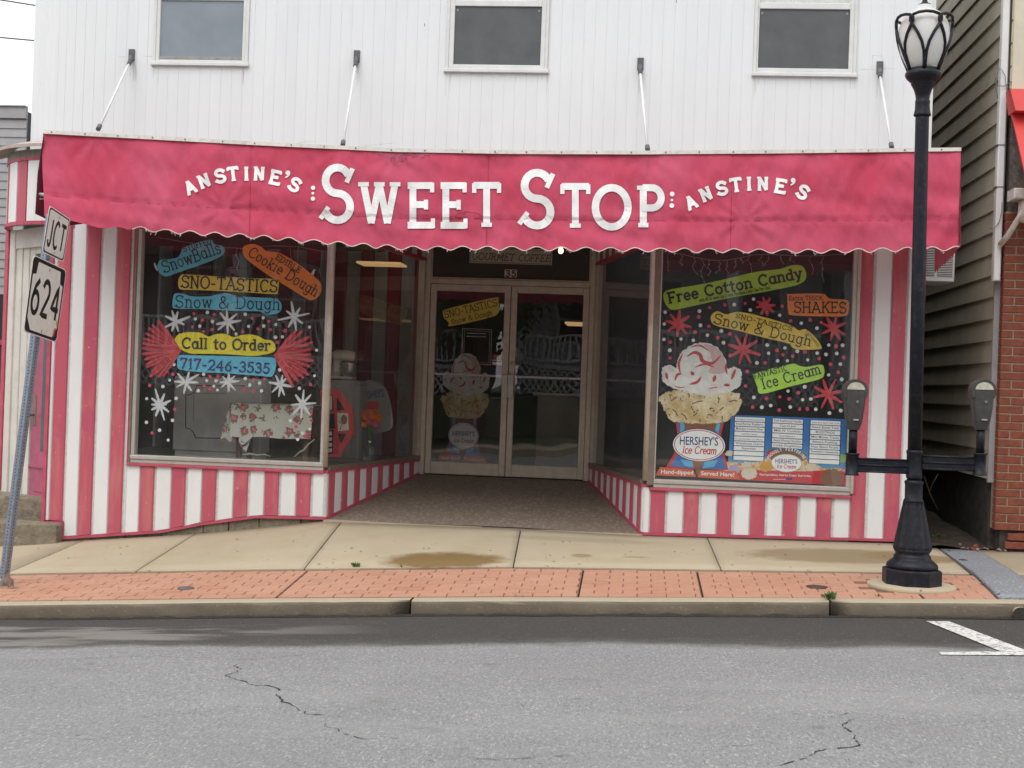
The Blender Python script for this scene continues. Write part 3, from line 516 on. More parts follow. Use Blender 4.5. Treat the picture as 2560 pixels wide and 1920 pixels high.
# ---- pavement: concrete slabs, brick strip
sw = link(bpy.data.objects.new('sidewalk', None)); tag(sw, kind='structure')
for (px, py, qx, qy, rx, ry, c, am) in [(1110, 1400, 0, 0, .50, .30, (.19, .12, .045), .95), (1275, 1392, 0, 0, 0, 0, 0, 0), (1452, 1389, 0, 0, .09, .085, (.24, .175, .085), .7), (1590, 1393, 0, 0, .12, .05, (.28, .215, .12), .6), (2120, 1390, 0, 0, .85, .42, (.225, .165, .095), .75), (1460, 1350, 0, 0, .7, .12, (.27, .22, .16), .35), (2280, 1392, 0, 0, .4, .3, (.24, .165, .075), .7)]:
    if am: p = hit(px, py, zg); CONC_STAINS.append((p.x, p.y, rx, ry, c, am))
concrete_mat()
XB = [(-30, -30)]+[(hit(a, b, zg).x, hit(c, d, zg).x) for a, b, c, d in [(10, 1436, 205, 1353), (338, 1430, 490, 1334), (762, 1421, 850, 1308), (1283, 1417, 1302, 1321), (1803, 1425, 1768, 1344)]]
PL = (hit(2366, 1381, zg).x, hit(2430, 1438, zg).x); PR = (hit(2455, 1379, zg).x, hit(2532, 1438, zg).x)   # steel plate edges
def lerpx(p): return lambda y: p[0]+(p[1]-p[0])*((y-YB)/(0-YB))
slab_edges = XB+[(PL[1], PL[0])]
for a, b in zip(slab_edges, slab_edges[1:]):
    fa, fb = lerpx(a), lerpx(b); mb = MB()
    sheet(mb, 0, 0, YB+.006, .06, zg, nx=24 if abs(b[0]-a[0]) < 5 else 60, ny=6, thick=.05, xaf=lambda y: fa(y)+.005, xbf=lambda y: fb(y)-.005); mb.build('slab', 'concrete', sw)
fa = lerpx((PR[1], PR[0])); mb = MB(); sheet(mb, 0, 0, YB+.006, -.02, zg, nx=20, ny=6, thick=.05, xaf=lambda y: fa(y)+.006, xbf=lambda y: 30.); mb.build('slab', 'concrete', sw)
mb = MB(); sheet(mb, -30, 30, YC-.02, .05, zg, -.022, nx=160, ny=8); mb.build('bed', 'gap', sw)
PBL = (hit(2366, 1381, zg).x+(hit(2492, 1494, zg).x-hit(2366, 1381, zg).x))
fpl = lambda y: PL[0]+(PBL-PL[0])*(y/YC); fpr = lambda y: fpl(y)+(PR[0]-PL[0])
mb = MB(); sheet(mb, 0, 0, YC+.01, -.06, zg, .006, nx=8, ny=16, thick=.03, xaf=lambda y: fpl(y)+.008, xbf=lambda y: fpr(y)-.008)
pl = mb.build('drain_cover', 'plate_steel', None, 'grey patterned steel plate laid across the pavement by the alley', 'drain cover')
for a, b, r_ in [(2373, 1379, .012), (2444, 1380, .012), (2408, 1402, .034), (2497, 1488, .012)]:
    p = hit(a, b, zg); mb = MB(); mb.lathe([(r_, 0), (r_, .003), (r_*.7, .005)], (p.x, p.y, zg(p.x, p.y)+.0065), 14); mb.build('bolt', 'gap', pl)
BX = [-9.0]+[hit(a, b, zg).x for a, b in [(724, 1465), (1453, 1455), (1750, 1458), (2297, 1482)]]
BW, BD, GPX = .203, .1, .006
def brick_mesh(w_, d_, seed):
    mb = MB(); c = .004; h = .012; rr = random.Random(seed); j = lambda: rr.uniform(-.0022, .0022)
    b = [mb.V(p) for p in ((0, 0, -h), (w_, 0, -h), (w_, d_, -h), (0, d_, -h))]; m_ = [mb.V(p) for p in ((0, 0, -c), (w_, 0, -c), (w_, d_, -c), (0, d_, -c))]
    t = [mb.V((x, y, j())) for x, y in ((c, c), (w_-c, c), (w_-c, d_-c), (c, d_-c))]
    for k in range(4): mb.F((b[k], b[(k+1) % 4], m_[(k+1) % 4], m_[k])); mb.F((m_[k], m_[(k+1) % 4], t[(k+1) % 4], t[k]))
    mb.F(t); return mb.mesh('brick', 'paving_brick')
GPY = .012
BM = [brick_mesh(BW-GPX, BD-GPY, i) for i in range(6)]
def half(w_): return brick_mesh(w_, BD-GPY, 3)
sect = list(zip(BX, BX[1:]+[None])); lampX = U(2279, 1450, -2.25).x
for si, (a, b) in enumerate(sect):
    par = link(bpy.data.objects.new('brick_strip', None)); tag(par, kind='structure'); nb = 0
    lo = a+.006; fb = (lambda y, b_=b: b_-.006) if b is not None else (lambda y: fpl(y)-.004)
    mb = MB(); sheet(mb, 0, 0, YC+.004, YB-.004, zg, -.009, nx=30, ny=4, xaf=lambda y: max(lo, -9)+.0, xbf=fb); mb.build('joint_bed', 'paving_joint', par)
    row = 0; y = YC+.004
    while y+BD < YB+.02:
        x = (-4.6 if a < -8 else lo)-(BW/2 if row % 2 else 0); end = fb(y+BD/2); hh = min(BD, YB-.002-y)
        while x < end-.02:
            xa, xb = max(x, (-4.9 if a < -8 else lo)), min(x+BW, end)
            pad = math.hypot((xa+xb)/2-lampX, y+BD/2+2.25) < .30
            if xb-xa > .02 and not pad:
                me = BM[nb % 6] if (xb-xa > BW-.002 and hh > BD-.002) else half(max(.012, xb-xa-GPX)) if hh > BD-.002 else brick_mesh(max(.012, xb-xa-GPX), max(.02, hh-GPY), nb)
                z0, zx, zy = zg(xa, y), (zg(xa+.2, y)-zg(xa, y))/.2, (zg(xa, y+.1)-zg(xa, y))/.1
                ex = Vector((1, 0, zx)).normalized(); en = Vector((-zx, -zy, 1)).normalized(); ey = en.cross(ex)
                Mx = Matrix.Translation((xa, y, z0-.001)) @ Matrix((ex, ey, en)).transposed().to_4x4()
                place('brick', me, par, Mx); nb += 1
            x += BW
        y += BD; row += 1
# small round caps set in the bricks, lamp footing
for px, py, r_, mt in [(467, 1470, .055, 'cap_grey'), (2043, 1467, .065, 'iron')]:
    p = hit(px, py, zg); mb = MB(); z0 = zg(p.x, p.y); mb.lathe([(r_+.012, -.02), (r_+.012, .003), (r_+.004, .0045), (r_, .002), (r_*.9, .006), (r_*.3, .007)], (p.x, p.y, z0), 22)
    lb = 'small grey round valve cap in the brick strip left of the entrance' if px < 1000 else 'rusty iron round valve cap in the brick strip left of the lamp post'
    mb.build('valve_cap', mt, None, lb, 'valve cap')
mb = MB(); zl = zg(lampX, -2.25); mb.lathe([(.31, -.03), (.31, .004), (.30, .010), (.10, .016)], (lampX, -2.25, zl), 40); mb.build('lamp_footing', 'concrete', sw)
# far side of the street
mb = MB(); sheet(mb, -60, 60, -15.6, -13.4, lambda x, y: li(LG, max(-9, min(9, x)))+.17, nx=20, ny=1, thick=.2); mb.build('far_pavement', 'concrete', kind='structure')
mb = MB(); sheet(mb, -60, 60, -60, -15.6, lambda x, y: li(LG, max(-9, min(9, x)))+.16, nx=20, ny=1); mb.build('far_lawn', 'far_grass', kind='structure')
# ---- weeds at joints
def weed(px, py, n, h_, fn, label, name='weed', mt='leaf'):
    p = hit(px, py, fn); mb = MB()
    for i in range(n):
        a = random.uniform(0, 6.28); l = h_*random.uniform(.5, 1.1); tilt = random.uniform(.2, .9); o = Vector((p.x+random.uniform(-.4, .4)*h_, p.y+random.uniform(-.1, .1)*h_, p.z)); d = Vector((math.cos(a)*tilt, math.sin(a)*tilt, 1)).normalized(); sd_ = d.cross(Vector((math.sin(a*3), math.cos(a), .3))).normalized()*l*.16
        q1 = o+d*l*.55; q2 = o+d*l+Vector((0, 0, -l*.15)); mb.face([o, q1+sd_, q2, q1-sd_])
    mb.build(name, mt, None, label, 'weed', 'weeds in the pavement joints')
weed(890, 1418, 26, .05, zg, 'small green weed at the brick edge below the entrance'); weed(1003, 1418, 9, .03, zg, 'tiny weed tuft beside the brown water stain')
weed(2076, 1499, 30, .075, zg, 'leafy green weed sprouting from the curb joint'); weed(2302, 1484, 14, .035, zg, 'thin weed row between the lamp footing and the curb'); weed(852, 1297, 14, .05, zg, 'dry weed at the left corner of the entrance floor')
weed(2196, 1492, 10, .03, zg, 'low moss tuft on the curb edge left of the lamp post'); weed(2345, 1352, 60, .09, lambda x, y: zg(x, 0)+.0, 'bright green clump at the dirt edge right of the lamp base'); weed(18, 1470, 12, .16, zg, 'dry stalk weed at the foot of the road sign post', mt='drift')
# leaf litter, specks
mb = MB()
for i in range(130):
    px, py = random.uniform(30, 2400), random.uniform(1345, 1490); p = hit(px, py, zg)
    if p.y > -.05: continue
    s_ = random.uniform(.004, .014); a = random.uniform(0, 3); z0 = zg(p.x, p.y)+.006
    mb.face([(p.x+s_*1.6*math.cos(a), p.y+s_*1.6*math.sin(a), z0), (p.x-s_*.6*math.sin(a), p.y+s_*.6*math.cos(a), z0+.004), (p.x-s_*1.5*math.cos(a), p.y-s_*1.5*math.sin(a), z0), (p.x+s_*.5*math.sin(a), p.y-s_*.5*math.cos(a), z0+.002)])
mb.build('leaf_litter', 'wood_dark', None, 'scattered dark flecks of leaf and grit on the pavement', 'litter', kind='stuff')
# ================================================================== the candy shop
REC = 2.5; XR = 3.62; XL = U(121, 1000).x
ZS = CZ-.835; ZHD = CZ+1.32; ZSOF = ZHD+.36; ZTOP = CZ+4.6     # sill, glass head, entry ceiling, top of wall
shop = thing('candy_shop', 'white sided two storey candy shop with red and white striped front', 'shop building', (0, 0, zg(0, 0)))
L0, L1, R0, R1 = Vector((-1.694, 0)), Vector((-1.225, REC)), Vector((1.226, 0)), Vector((.648, REC))
nF = Vector((0, -1)); nL = Vector((L1.y-L0.y, -(L1.x-L0.x))).normalized(); nR = -Vector((R1.y-R0.y, -(R1.x-R0.x))).normalized()
# ---- upper siding, board by board; the left end turns round the corner
XCV, RCV = U(240, 200).x, 1.0
def wall_path(sl):
    # distance to the right of XCV gives the straight wall; to the left the curve
    if sl >= 0: return Vector((XCV+sl, 0)), nF
    a = -sl/RCV; return Vector((XCV-RCV*math.sin(a), RCV*(1-math.cos(a)))), Vector((-math.sin(a), -math.cos(a)))
ZA = CZ+1.55
WIN = [(383, 621, 163, 400, 607, 143, -1), (1114.5, 1370, 180, 1135, 1352, 163, 1), (1883, 2140, 190, 1896, 2122, 172, 1)]
win_world = [(U(a, 150).x, U(b, 150).x, U((a+b)/2, c, 0).z) for a, b, c, *_ in WIN]
bw = .1016; i = 0; sl = -.93
while sl < XR-XCV-.01:
    P, n0 = wall_path(sl+.0001); Q, n1 = wall_path(min(sl+bw, XR-XCV)-.0001); n = (n0+n1).normalized(); zt = ZTOP
    mb = MB()
    for a, b, zs in win_world:
        ov = min(Q.x, b)-max(P.x, a)
        if ov > 0:
            zt = zs-.004
            if a-P.x > .004: mb.board(P, (a, 0), nF, zt+.0005, zt+.0005, ZTOP, ZTOP, .009, .02, .004)
            if Q.x-b > .004: mb.board((b, 0), Q, nF, zt+.0005, zt+.0005, ZTOP, ZTOP, .009, .02, .004)
    mb.board(P, Q, n, ZA, ZA, zt, zt, .009, .02, .0026); mb.build('siding_board', 'siding_white', shop); sl += bw
mb = MB(); pa = [wall_path(t)[0] for t in np.linspace(-.93, 0, 8)]+[Vector((XR, 0))]     # backing sheet behind the boards
for P, Q in zip(pa, pa[1:]): mb.face([(P.x, P.y+.012, ZA), (Q.x, Q.y+.012, ZA), (Q.x, Q.y+.012, ZTOP), (P.x, P.y+.012, ZTOP)])
mb.build('siding_backing', 'groove', shop)
mb = MB(); mb.box(XR-.012, XR+.016, -.022, .06, ZA, ZTOP); mb.build('corner_trim', 'white_metal', shop)
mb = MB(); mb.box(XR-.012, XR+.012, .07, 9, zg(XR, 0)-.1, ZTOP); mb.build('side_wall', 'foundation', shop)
pe = wall_path(-.93)[0]; mb = MB(); mb.box(pe.x+.01, pe.x+.03, pe.y+.03, 8, ZHD+.2, ZTOP); mb.build('side_wall', 'siding_white', shop)
mb = MB(); mb.box(pe.x, XR, .3, 8, ZTOP, ZTOP+.05); mb.build('roof', 'far_roof', shop)
# ---- upper windows
for k, (xa, xb, ys, ga, gb, gy, rail) in enumerate(WIN):
    A, B, zs = win_world[k]; gx0, gx1, gz = U(ga, 120).x, U(gb, 120).x, U((ga+gb)/2, gy, 0).z
    zr1 = U((ga+gb)/2, {0: 2, 1: 17, 2: 24}[k], 0).z; zr0 = zr1+.055; ztop = zr0+.75
    w_ = MB(); 
    for (x0, x1, z0, z1) in [(A, A+.028, zs, ztop+.09), (B-.028, B, zs, ztop+.09), (A+.028, B-.028, ztop+.03, ztop+.09)]: w_.cbox(x0, x1, -.026, .05, z0, z1, .004)
    for (x0, x1, z0, z1) in [(A+.028, gx0, zs+.022, ztop+.03), (gx1, B-.028, zs+.022, ztop+.03), (gx0, gx1, zs+.022, gz-.03)]: w_.cbox(x0, x1, -.020, .05, z0, z1, .004)
    win = w_.build('window', 'white_metal', shop)
    mb = MB(); mb.cbox(A-.012, B+.012, -.040, .03, zs-.012, zs+.020, .004); mb.build('sill', 'white_metal', win)
    mb = MB(); mb.cbox(gx0, gx1, -.017, .03, gz-.03, gz, .003); mb.build('sash_bar', 'dull_metal' if k == 0 else 'white_metal', win)
    mb = MB(); mb.cbox(gx0, gx1, -.018, .03, zr1, zr0, .004); mb.build('meeting_rail', 'white_metal', win)
    mb = MB(); mb.face([(gx0, -.004, gz), (gx1, -.004, gz), (gx1, -.004, zr1), (gx0, -.004, zr1)]); mb.build('insect_screen', 'screen_blue' if k == 0 else 'screen', win)
    mb = MB(); mb.face([(gx0, .0, zr0), (gx1, .0, zr0), (gx1, .0, ztop+.04), (gx0, .0, ztop+.04)]); mb.build('pane', 'glass', win)
    mb = MB(); mb.face([(gx0, .05, gz-.02), (gx1, .05, gz-.02), (gx1, .05, ztop+.04), (gx0, .05, ztop+.04)]); mb.build('blind', 'dark_panel', win)
    for x0 in (gx0+.014, gx1-.034):
        mb = MB(); mb.box(x0, x0+.016, -.007, -.0045, zr1-.044, zr1-.028); mb.build('screen_clip', 'dull_metal', win)
# cuts and marks in the siding
for a, b, w_, h_ in [(305, 142.5, 20, 1.2), (376, 141.5, 36, 1.2), (1062, 63, 1.6, 7), (1691, 4, 1.5, 7), (2166, 174, 38, 1.2), (2220, 172, 30, 1.2), (101, 209, 2, 2), (2180, 157, 1.2, 34), (2206, 157, 1.2, 34), (2193, 140, 26, 1.0)]:
    p = U(a, b); mb = MB(); mb.box(p.x-w_/560, p.x+w_/560, -.0100, -.004, p.z-h_/560, p.z+h_/560); mb.build('siding_mark', 'groove' if h_ < 3 or h_ > 20 else 'bracket_grey', shop)
mb = MB(); rr = random.Random(5)      # faint runs of dirt below brackets and sills
for (x, y, n_) in [(333, 155, 3), (894, 158, 3), (1602, 180, 3), (2198, 190, 4), (390, 166, 3), (612, 166, 3), (1122, 183, 3), (1362, 183, 3), (1892, 193, 3), (2132, 193, 3)]:
    for k in range(n_):
        a = x+rr.uniform(-7, 7); l = rr.uniform(15, 60); ribbon(mb, [(a, y), (a-l*.018, y+l*.5), (a-l*.036, y+l)], rr.uniform(1.2, 3), const(-.0095), 0, 0, 12, .6)
mb.build('dirt_runs', 'dirt_run', shop, kind='stuff')
# ---- striped boards of the shop front
RED, GAPW = .137, .022
def bottom_px(pts):
    q = [(U(a, b).x, U(a, b).z) for a, b in pts]; xs = [p[0] for p in q]; zs = [p[1] for p in q]; return lambda x: float(np.interp(x, xs, zs))
botL = bottom_px([(155, 1345), (405, 1330), (510, 1309), (640, 1292), (700, 1293), (810, 1296)]); botR = bottom_px([(1607, 1335), (2235, 1352)])
def stripe(P, Q, n, zb0, zb1, zt0, zt1, red): mb = MB(); mb.board(P, Q, n, zb0, zb1, zt0, zt1, .014 if red else .009, .02, .008); return mb.build('stripe_board', 'stripe_red' if red else 'stripe_white', shop)
def span(x0, x1, red, zb, zt): stripe((x0, 0), (x1, 0), nF, zb(x0)+.018, zb(x1)+.018, zt, zt, red)
def backing(x0, x1, zb, zt, y=.004):
    mb = MB(); mb.box(x0, x1, y, .10, zb, zt); mb.build('backing_board', 'groove', shop)
ZHI = ZHD+.25
redsL = [U(a, 1170).x for a in (128.7, 199.6, 274.8, 352.9, 431.5, 508, 587.2, 664.6, 744)]; redsR = [U(a, 1170).x+.012 for a in ()]
xWL0, xWL1 = U(327, 1000).x, L0.x; botL2 = lambda x: (botL(x) if x > U(155, 1330).x else U(130, 1305).z)
xs_ = []
for a in redsL:
    xs_.append((a, a+RED-.014 if a == redsL[0] else a+RED-.008, True))
prev = XL+.012
seq = []
for a, b, r_ in xs_:
    if a-prev > .02: seq.append((prev+(GAPW if seq else 0), a-.008, False))
    seq.append((a, b, True)); prev = b
seq.append((prev+GAPW, L0.x-.006, False))
for x0, x1, red in seq:
    mid = (x0+x1)/2; zt = ZHI if mid < xWL0-.02 else ZS-.052; xst = U(155, 1330).x
    if x0 < xst < x1:
        span(x0, xst, red, lambda x: U(130, 1305).z, zt); span(xst+.001, x1, red, botL, zt)
    elif x0 < xWL0 < x1:
        span(x0, xWL0-.012, red, botL, ZHI); span(xWL0-.010, x1, red, botL, ZS-.052)
    else: span(x0, x1, red, botL2, zt)
backing(XL, xWL0-.002, U(130, 1305).z+.02, ZHI)
for pa_, pb_ in zip([155, 405, 510, 640], [405, 510, 640, 811]):
    a_, b_ = U(pa_, 1310).x, U(pb_, 1310).x; mb = MB(); mb.board((a_, .005), (b_-.001, .005), nF, botL(a_)+.003, botL(b_)+.003, ZS-.05, ZS-.05, .0, .09, 0); mb.build('backing_board', 'groove', shop)
# right of the entrance
pr = U(1625, 1290).x; seq = [(R0.x+.004, pr-.006, False)]
for a, b in [(1625, 1661), (1709, 1745), (1792, 1828), (1875, 1911), (1957, 1992), (2041, 2077), (2125, 2161), (2210, 2246)]:
    x0, x1 = U(a, 1300).x, U(b, 1300).x
    if len(seq) > 1: seq.append((seq[-1][1]+GAPW, x0-.008, False))
    seq.append((x0, x1, True))
seq.append((seq[-1][1]+.012, XR-.012, False)); xWR = U(2132, 1000).x
for x0, x1, red in seq:
    if x0 < xWR+.01 < x1-.01:
        span(x0, xWR+.012, red, botR, ZS-.075); span(xWR+.013, x1, red, botR, ZHI)
    else: span(x0, x1, red, botR, ZHI if (x0+x1)/2 > xWR else ZS-.075)
backing(R0.x+.004, xWR+.002, botR(1.5)-.02, ZS-.074); backing(xWR+.003, XR-.014, botR(3)+.0, ZHI)
mb = MB(); mb.box(XR-.013, XR+.012, -.028, .06, zg(XR, 0)-.02, ZA); mb.build('corner_trim', 'trim_red', shop)
# red trim along the foot
def foot(pts, name='foot_trim'):
    mb = MB()
    for (a, b), (c, d) in zip(pts, pts[1:]):
        A, B = U(a, b), U(c, d)
        if abs(A.x-B.x) > abs(A.z-B.z): mb.hexa([(A.x, -.024, A.z), (B.x, -.024, B.z), (B.x, .02, B.z), (A.x, .02, A.z)], [(A.x, -.024, A.z+.024), (B.x, -.024, B.z+.024), (B.x, .02, B.z+.024), (A.x, .02, A.z+.024)])
        else: mb.box(A.x-.012, A.x+.012, -.0245, .02, min(A.z, B.z), max(A.z, B.z)+.024)
    mb.build(name, 'trim_red', shop)
foot([(109, 1309), (156, 1309)]); foot([(156, 1309), (156, 1347)]); foot([(156, 1348), (405, 1332)]); foot([(405, 1332), (510, 1312)]); foot([(510, 1312), (640, 1295), (700, 1296), (813, 1299)]); foot([(1606, 1337), (2250, 1354)])
A = U(108.5, 1307); B = U(128, 900); mb = MB(); mb.hexa([(XL-.02, -.026, A.z), (XL+.012, -.026, A.z), (XL+.012, .05, A.z), (XL-.02, .05, A.z)], [(XL-.02, -.026, ZHI), (XL+.012, -.026, ZHI), (XL+.012, .05, ZHI), (XL-.02, .05, ZHI)]); mb.build('corner_trim', 'trim_red', shop)
# stone under the left wall
mb = MB(); x = U(150, 1345).x; k = 0
while x < L0.x-.02:
    x1 = min(x+random.uniform(.22, .4), L0.x-.01); mb = MB(); mb.board((x+.003, .01), (x1-.003, .01), nF, zg(x, 0)-.06, zg(x1, 0)-.06, botL(x)+.012, botL(x1)+.012, random.uniform(.0, .012), .1, .008); mb.build('foundation_stone', 'stone', shop); x = x1
# ---- returns of the recessed entrance
def ret(P0, P1, n, flip):
    Lr = (P1-P0).length; t = (P1-P0)/Lr; zf0, zf1 = zg(P0.x, 0), CZ-1.035; x = .012; red = False; first = True
    while x < Lr-.02:
        w_ = (.05 if first else RED if red else .152); w_ = min(w_, Lr-.006-x); a, b = P0+t*x, P0+t*(x+w_); za, zb = zf0+(zf1-zf0)*(x/Lr), zf0+(zf1-zf0)*((x+w_)/Lr)
        mb = MB(); mb.board(a, b, n, za+.03, zb+.03, ZS-.05, ZS-.05, .012 if red else .008, .02, .006); mb.build('stripe_board', 'stripe_red' if red else 'stripe_white', shop)
        mb = MB(); mb.board(a, b, n, ZHD+.035, ZHD+.035, ZSOF, ZSOF, .012 if red else .008, .02, .006); mb.build('stripe_board', 'stripe_red' if red else 'stripe_white', shop)
        x += w_+.008; red = not red; first = False
    def rail(z0a, z0b, z1a, z1b, fr, mt, nm, a=0., b=1.):
        mb = MB(); mb.board(P0+t*a*Lr, P0+t*b*Lr, n, z0a, z0b, z1a, z1b, fr, .05, .004); mb.build(nm, mt, shop)
    rail(zf0, zf1, zf0+.03, zf1+.03, .022, 'trim_red', 'foot_trim'); rail(ZS-.05, ZS-.05, ZS-.022, ZS-.022, .022, 'trim_red', 'sill_trim'); rail(ZS-.021, ZS-.021, ZS+.012, ZS+.012, .028, 'bronze', 'sill', .012, .985)
    rail(ZHD, ZHD, ZHD+.034, ZHD+.034, .022, 'trim_red', 'head_trim'); rail(zf0+.03, zf1+.03, ZS-.051, ZS-.051, .0, 'groove', 'backing_board'); rail(ZHD+.035, ZHD+.035, ZSOF, ZSOF, .0, 'groove', 'backing_board')
    rail(ZS+.013, ZS+.013, ZHD-.001, ZHD-.001, .02, 'alu', 'mullion', .955, .985)
    a, b = P0+t*.045-n*.012, P0+t*(Lr*.955)-n*.012; mb = MB(); mb.face([(a.x, a.y, ZS+.012), (b.x, b.y, ZS+.012), (b.x, b.y, ZHD), (a.x, a.y, ZHD)]); return mb.build('return_window', 'glass', shop)
retL = ret(L0, L1, nL, 0); retR = ret(R0, R1, nR, 1)
# ---- display windows: frames, glass
def display(xa, xb, zb, label, lw=.034):
    mb = MB(); w_ = .042
    fr = link(bpy.data.objects.new('display_window', None)); setparent(fr, shop); tag(fr, label)
    for a_, b_ in ((xa+.022, xa+.022+lw), (xb-w_*.8, xb)): mb = MB(); mb.cbox(a_, b_, -.020, .07, zb+.058, ZHD, .004, 0); mb.build('frame_upright', 'alu_bright', fr)
    mb = MB(); mb.cbox(xa+.022, xb, -.034, .07, zb+.018, zb+.057, .006); mb.cbox(xa+.022, xb, -.022, .06, zb-.018, zb+.017, .004); mb.build('sill', 'alu_bright', fr)
    mb = MB(); mb.cbox(xa-.01, xb+.012, -.036, .03, zb-.044, zb-.019, .004); mb.build('sill_trim', 'trim_red', fr)
    mb = MB(); mb.face([(xa+.03, .03, zb+.05), (xb-.03, .03, zb+.05), (xb-.03, .03, ZHD), (xa+.03, .03, ZHD)]); mb.build('pane', 'glass', fr); return fr
dwL = display(xWL0-.0, L0.x-.02, ZS-.008, 'large painted display window left of the entrance'); dwR = display(R0.x+.062, xWR, ZS-.03, 'large painted display window right of the entrance', .012)
for (x0, x1, par, mt) in [(xWL0+.0, xWL0+.021, dwL, 'bronze'), (xWL0-.012, xWL0-.0, dwL, 'trim_red'), (xWR+.001, xWR+.03, dwR, 'alu'), (xWR+.031, xWR+.045, dwR, 'trim_red')]:
    mb = MB(); mb.cbox(x0, x1, -.03, .06, ZS-.03, ZHD, .004); mb.build('jamb', mt, par)
mb = MB(); mb.cbox(R0.x+.022, R0.x+.083, -.02, .06, ZS-.03, ZHD, .004); mb.build('jamb', 'bronze', dwR)
for P, mt in ((L0, 'bronze'), (R0, 'bronze')):   # corner posts
    sg = 1 if P is L0 else -1; mb = MB(); mb.tube([(P.x-sg*.012, .005, ZS+.01), (P.x-sg*.012, .005, ZHD)], .030, 12); mb.build('corner_post', 'alu', shop)
mb = MB(); mb.box(XL-.01, L0.x+.0, -.005, .10, ZHD, ZA-.002); mb.build('header', 'trim_red', shop)
mb = MB(); mb.box(R0.x-.0, XR-.014, -.005, .10, ZHD, ZA-.002); mb.build('header', 'trim_red', shop)
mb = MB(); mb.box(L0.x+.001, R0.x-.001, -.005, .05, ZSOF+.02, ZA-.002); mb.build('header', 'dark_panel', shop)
mb = MB(); mb.hexa([(L0.x+.001, .051, ZSOF), (R0.x-.001, .051, ZSOF), (R1.x-.001, REC, ZSOF), (L1.x+.001, REC, ZSOF)], [(L0.x+.001, .051, ZSOF+.02), (R0.x-.001, .051, ZSOF+.02), (R1.x-.001, REC, ZSOF+.02), (L1.x+.001, REC, ZSOF+.02)]); mb.build('entry_ceiling', 'ceiling', shop)
mb = MB(); n_ = 14; pv = None      # sloping entrance floor
for j in range(n_+1):
    t = j/n_; y = REC*t+.0; a, b = L0.lerp(L1, t), R0.lerp(R1, t); rw = []
    for i in range(13):
        x = a.x+(b.x-a.x)*i/12; z0 = zg(a.x+(b.x-a.x)*i/12 if t == 0 else L0.x+(R0.x-L0.x)*i/12, 0); rw.append(mb.V((x, y, z0+(CZ-1.035-z0)*t+.004)))
    if pv:
        for i in range(12): mb.F((pv[i], pv[i+1], rw[i+1], rw[i]), 0, True)
    pv = rw
mb.build('entry_floor', 'entry_floor', shop)
mb = MB(); mb.hexa([(L0.x-.0, -.03, zg(L0.x, 0)-.02), (R0.x, -.03, zg(R0.x, 0)-.02), (R0.x, .014, zg(R0.x, 0)-.02), (L0.x, .014, zg(L0.x, 0)-.02)], [(L0.x, -.03, zg(L0.x, 0)+.006), (R0.x, -.03, zg(R0.x, 0)+.006), (R0.x, .014, zg(R0.x, 0)+.009), (L0.x, .014, zg(L0.x, 0)+.009)]); mb.build('threshold', 'concrete', shop)
# ---- entrance doors
def DX(px, py): return U(px, py, REC)
zdb = CZ-1.030; XDL, XDR = L1.x, R1.x; zdt = CZ+1.075; zhd = CZ+1.135; ztr = ZSOF
fr = MB()
for (x0, x1, z0, z1) in [(XDL, XDL+.058, zdb, ztr), (XDR-.058, XDR, zdb, ztr), (XDL+.058, XDR-.058, zdt+.002, zhd), (XDL+.058, XDR-.058, ztr-.05, ztr)]: fr.cbox(x0, x1, REC-.06, REC+.06, z0, z1, .004)
dfr = fr.build('door_frame', 'alu', shop)
for x0, x1, z0, z1 in [(XDL+.058, XDR-.058, zhd, zhd+.018), (XDL+.058, XDL+.074, zhd+.018, ztr-.05), (XDR-.074, XDR-.058, zhd+.018, ztr-.05)]:
    mb = MB(); mb.cbox(x0, x1, REC-.045, REC+.03, z0, z1, .003); mb.build('glazing_bead', 'alu', dfr)
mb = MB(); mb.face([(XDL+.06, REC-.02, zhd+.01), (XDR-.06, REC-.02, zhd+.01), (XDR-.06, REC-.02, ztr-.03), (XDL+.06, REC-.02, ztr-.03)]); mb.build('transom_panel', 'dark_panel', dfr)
xm = DX(1271, 950).x
doors = []
for k, (xa, xb) in enumerate([(XDL+.060, xm-.003), (xm+.003, XDR-.060)]):
    mb = MB(); st = .068; zb_, zt_ = zdb+.012, zdt
    mb.cbox(xa, xa+st, REC-.035, REC+.01, zb_, zt_, .004); mb.cbox(xb-st, xb, REC-.035, REC+.01, zb_, zt_, .004); mb.cbox(xa+st, xb-st, REC-.034, REC+.01, zb_, zb_+.135, .004); mb.cbox(xa+st, xb-st, REC-.034, REC+.01, zt_-.075, zt_, .004)
    d = mb.build('door', 'alu', shop); tag(d, ('left' if k == 0 else 'right')+' leaf of the glazed aluminium entrance doors'); doors.append((d, xa, xb))
    mb = MB(); mb.face([(xa+st, REC-.015, zb_+.135), (xb-st, REC-.015, zb_+.135), (xb-st, REC-.015, zt_-.075), (xa+st, REC-.015, zt_-.075)]); mb.build('pane', 'glass', d)
    mb = MB(); zq = DX(1271, 940).z-.005; mb.cbox(xa+st, xb-st, REC-.010, REC+.02, zq-.013, zq+.013, .003); mb.build('push_bar', 'alu_bright', d)
    hx = xb-.062 if k == 0 else xa-.002; z0, z1 = DX(1250, 994).z, DX(1250, 936).z; mb = MB(); mb.cbox(hx, hx+.064, REC-.085, REC-.072, z0, z1, .003); mb.box(hx+(.05 if k == 0 else .002), hx+(.062 if k == 0 else .014), REC-.073, REC-.036, z0+.002, z1-.002); mb.build('pull_handle', 'alu_bright', d)
p = DX(1278, 907); mb = MB(); mb.tube([(xm+.038, REC-.046, p.z), (xm+.038, REC-.034, p.z)], .022, 16); mb.build('lock', 'dull_metal', doors[1][0])
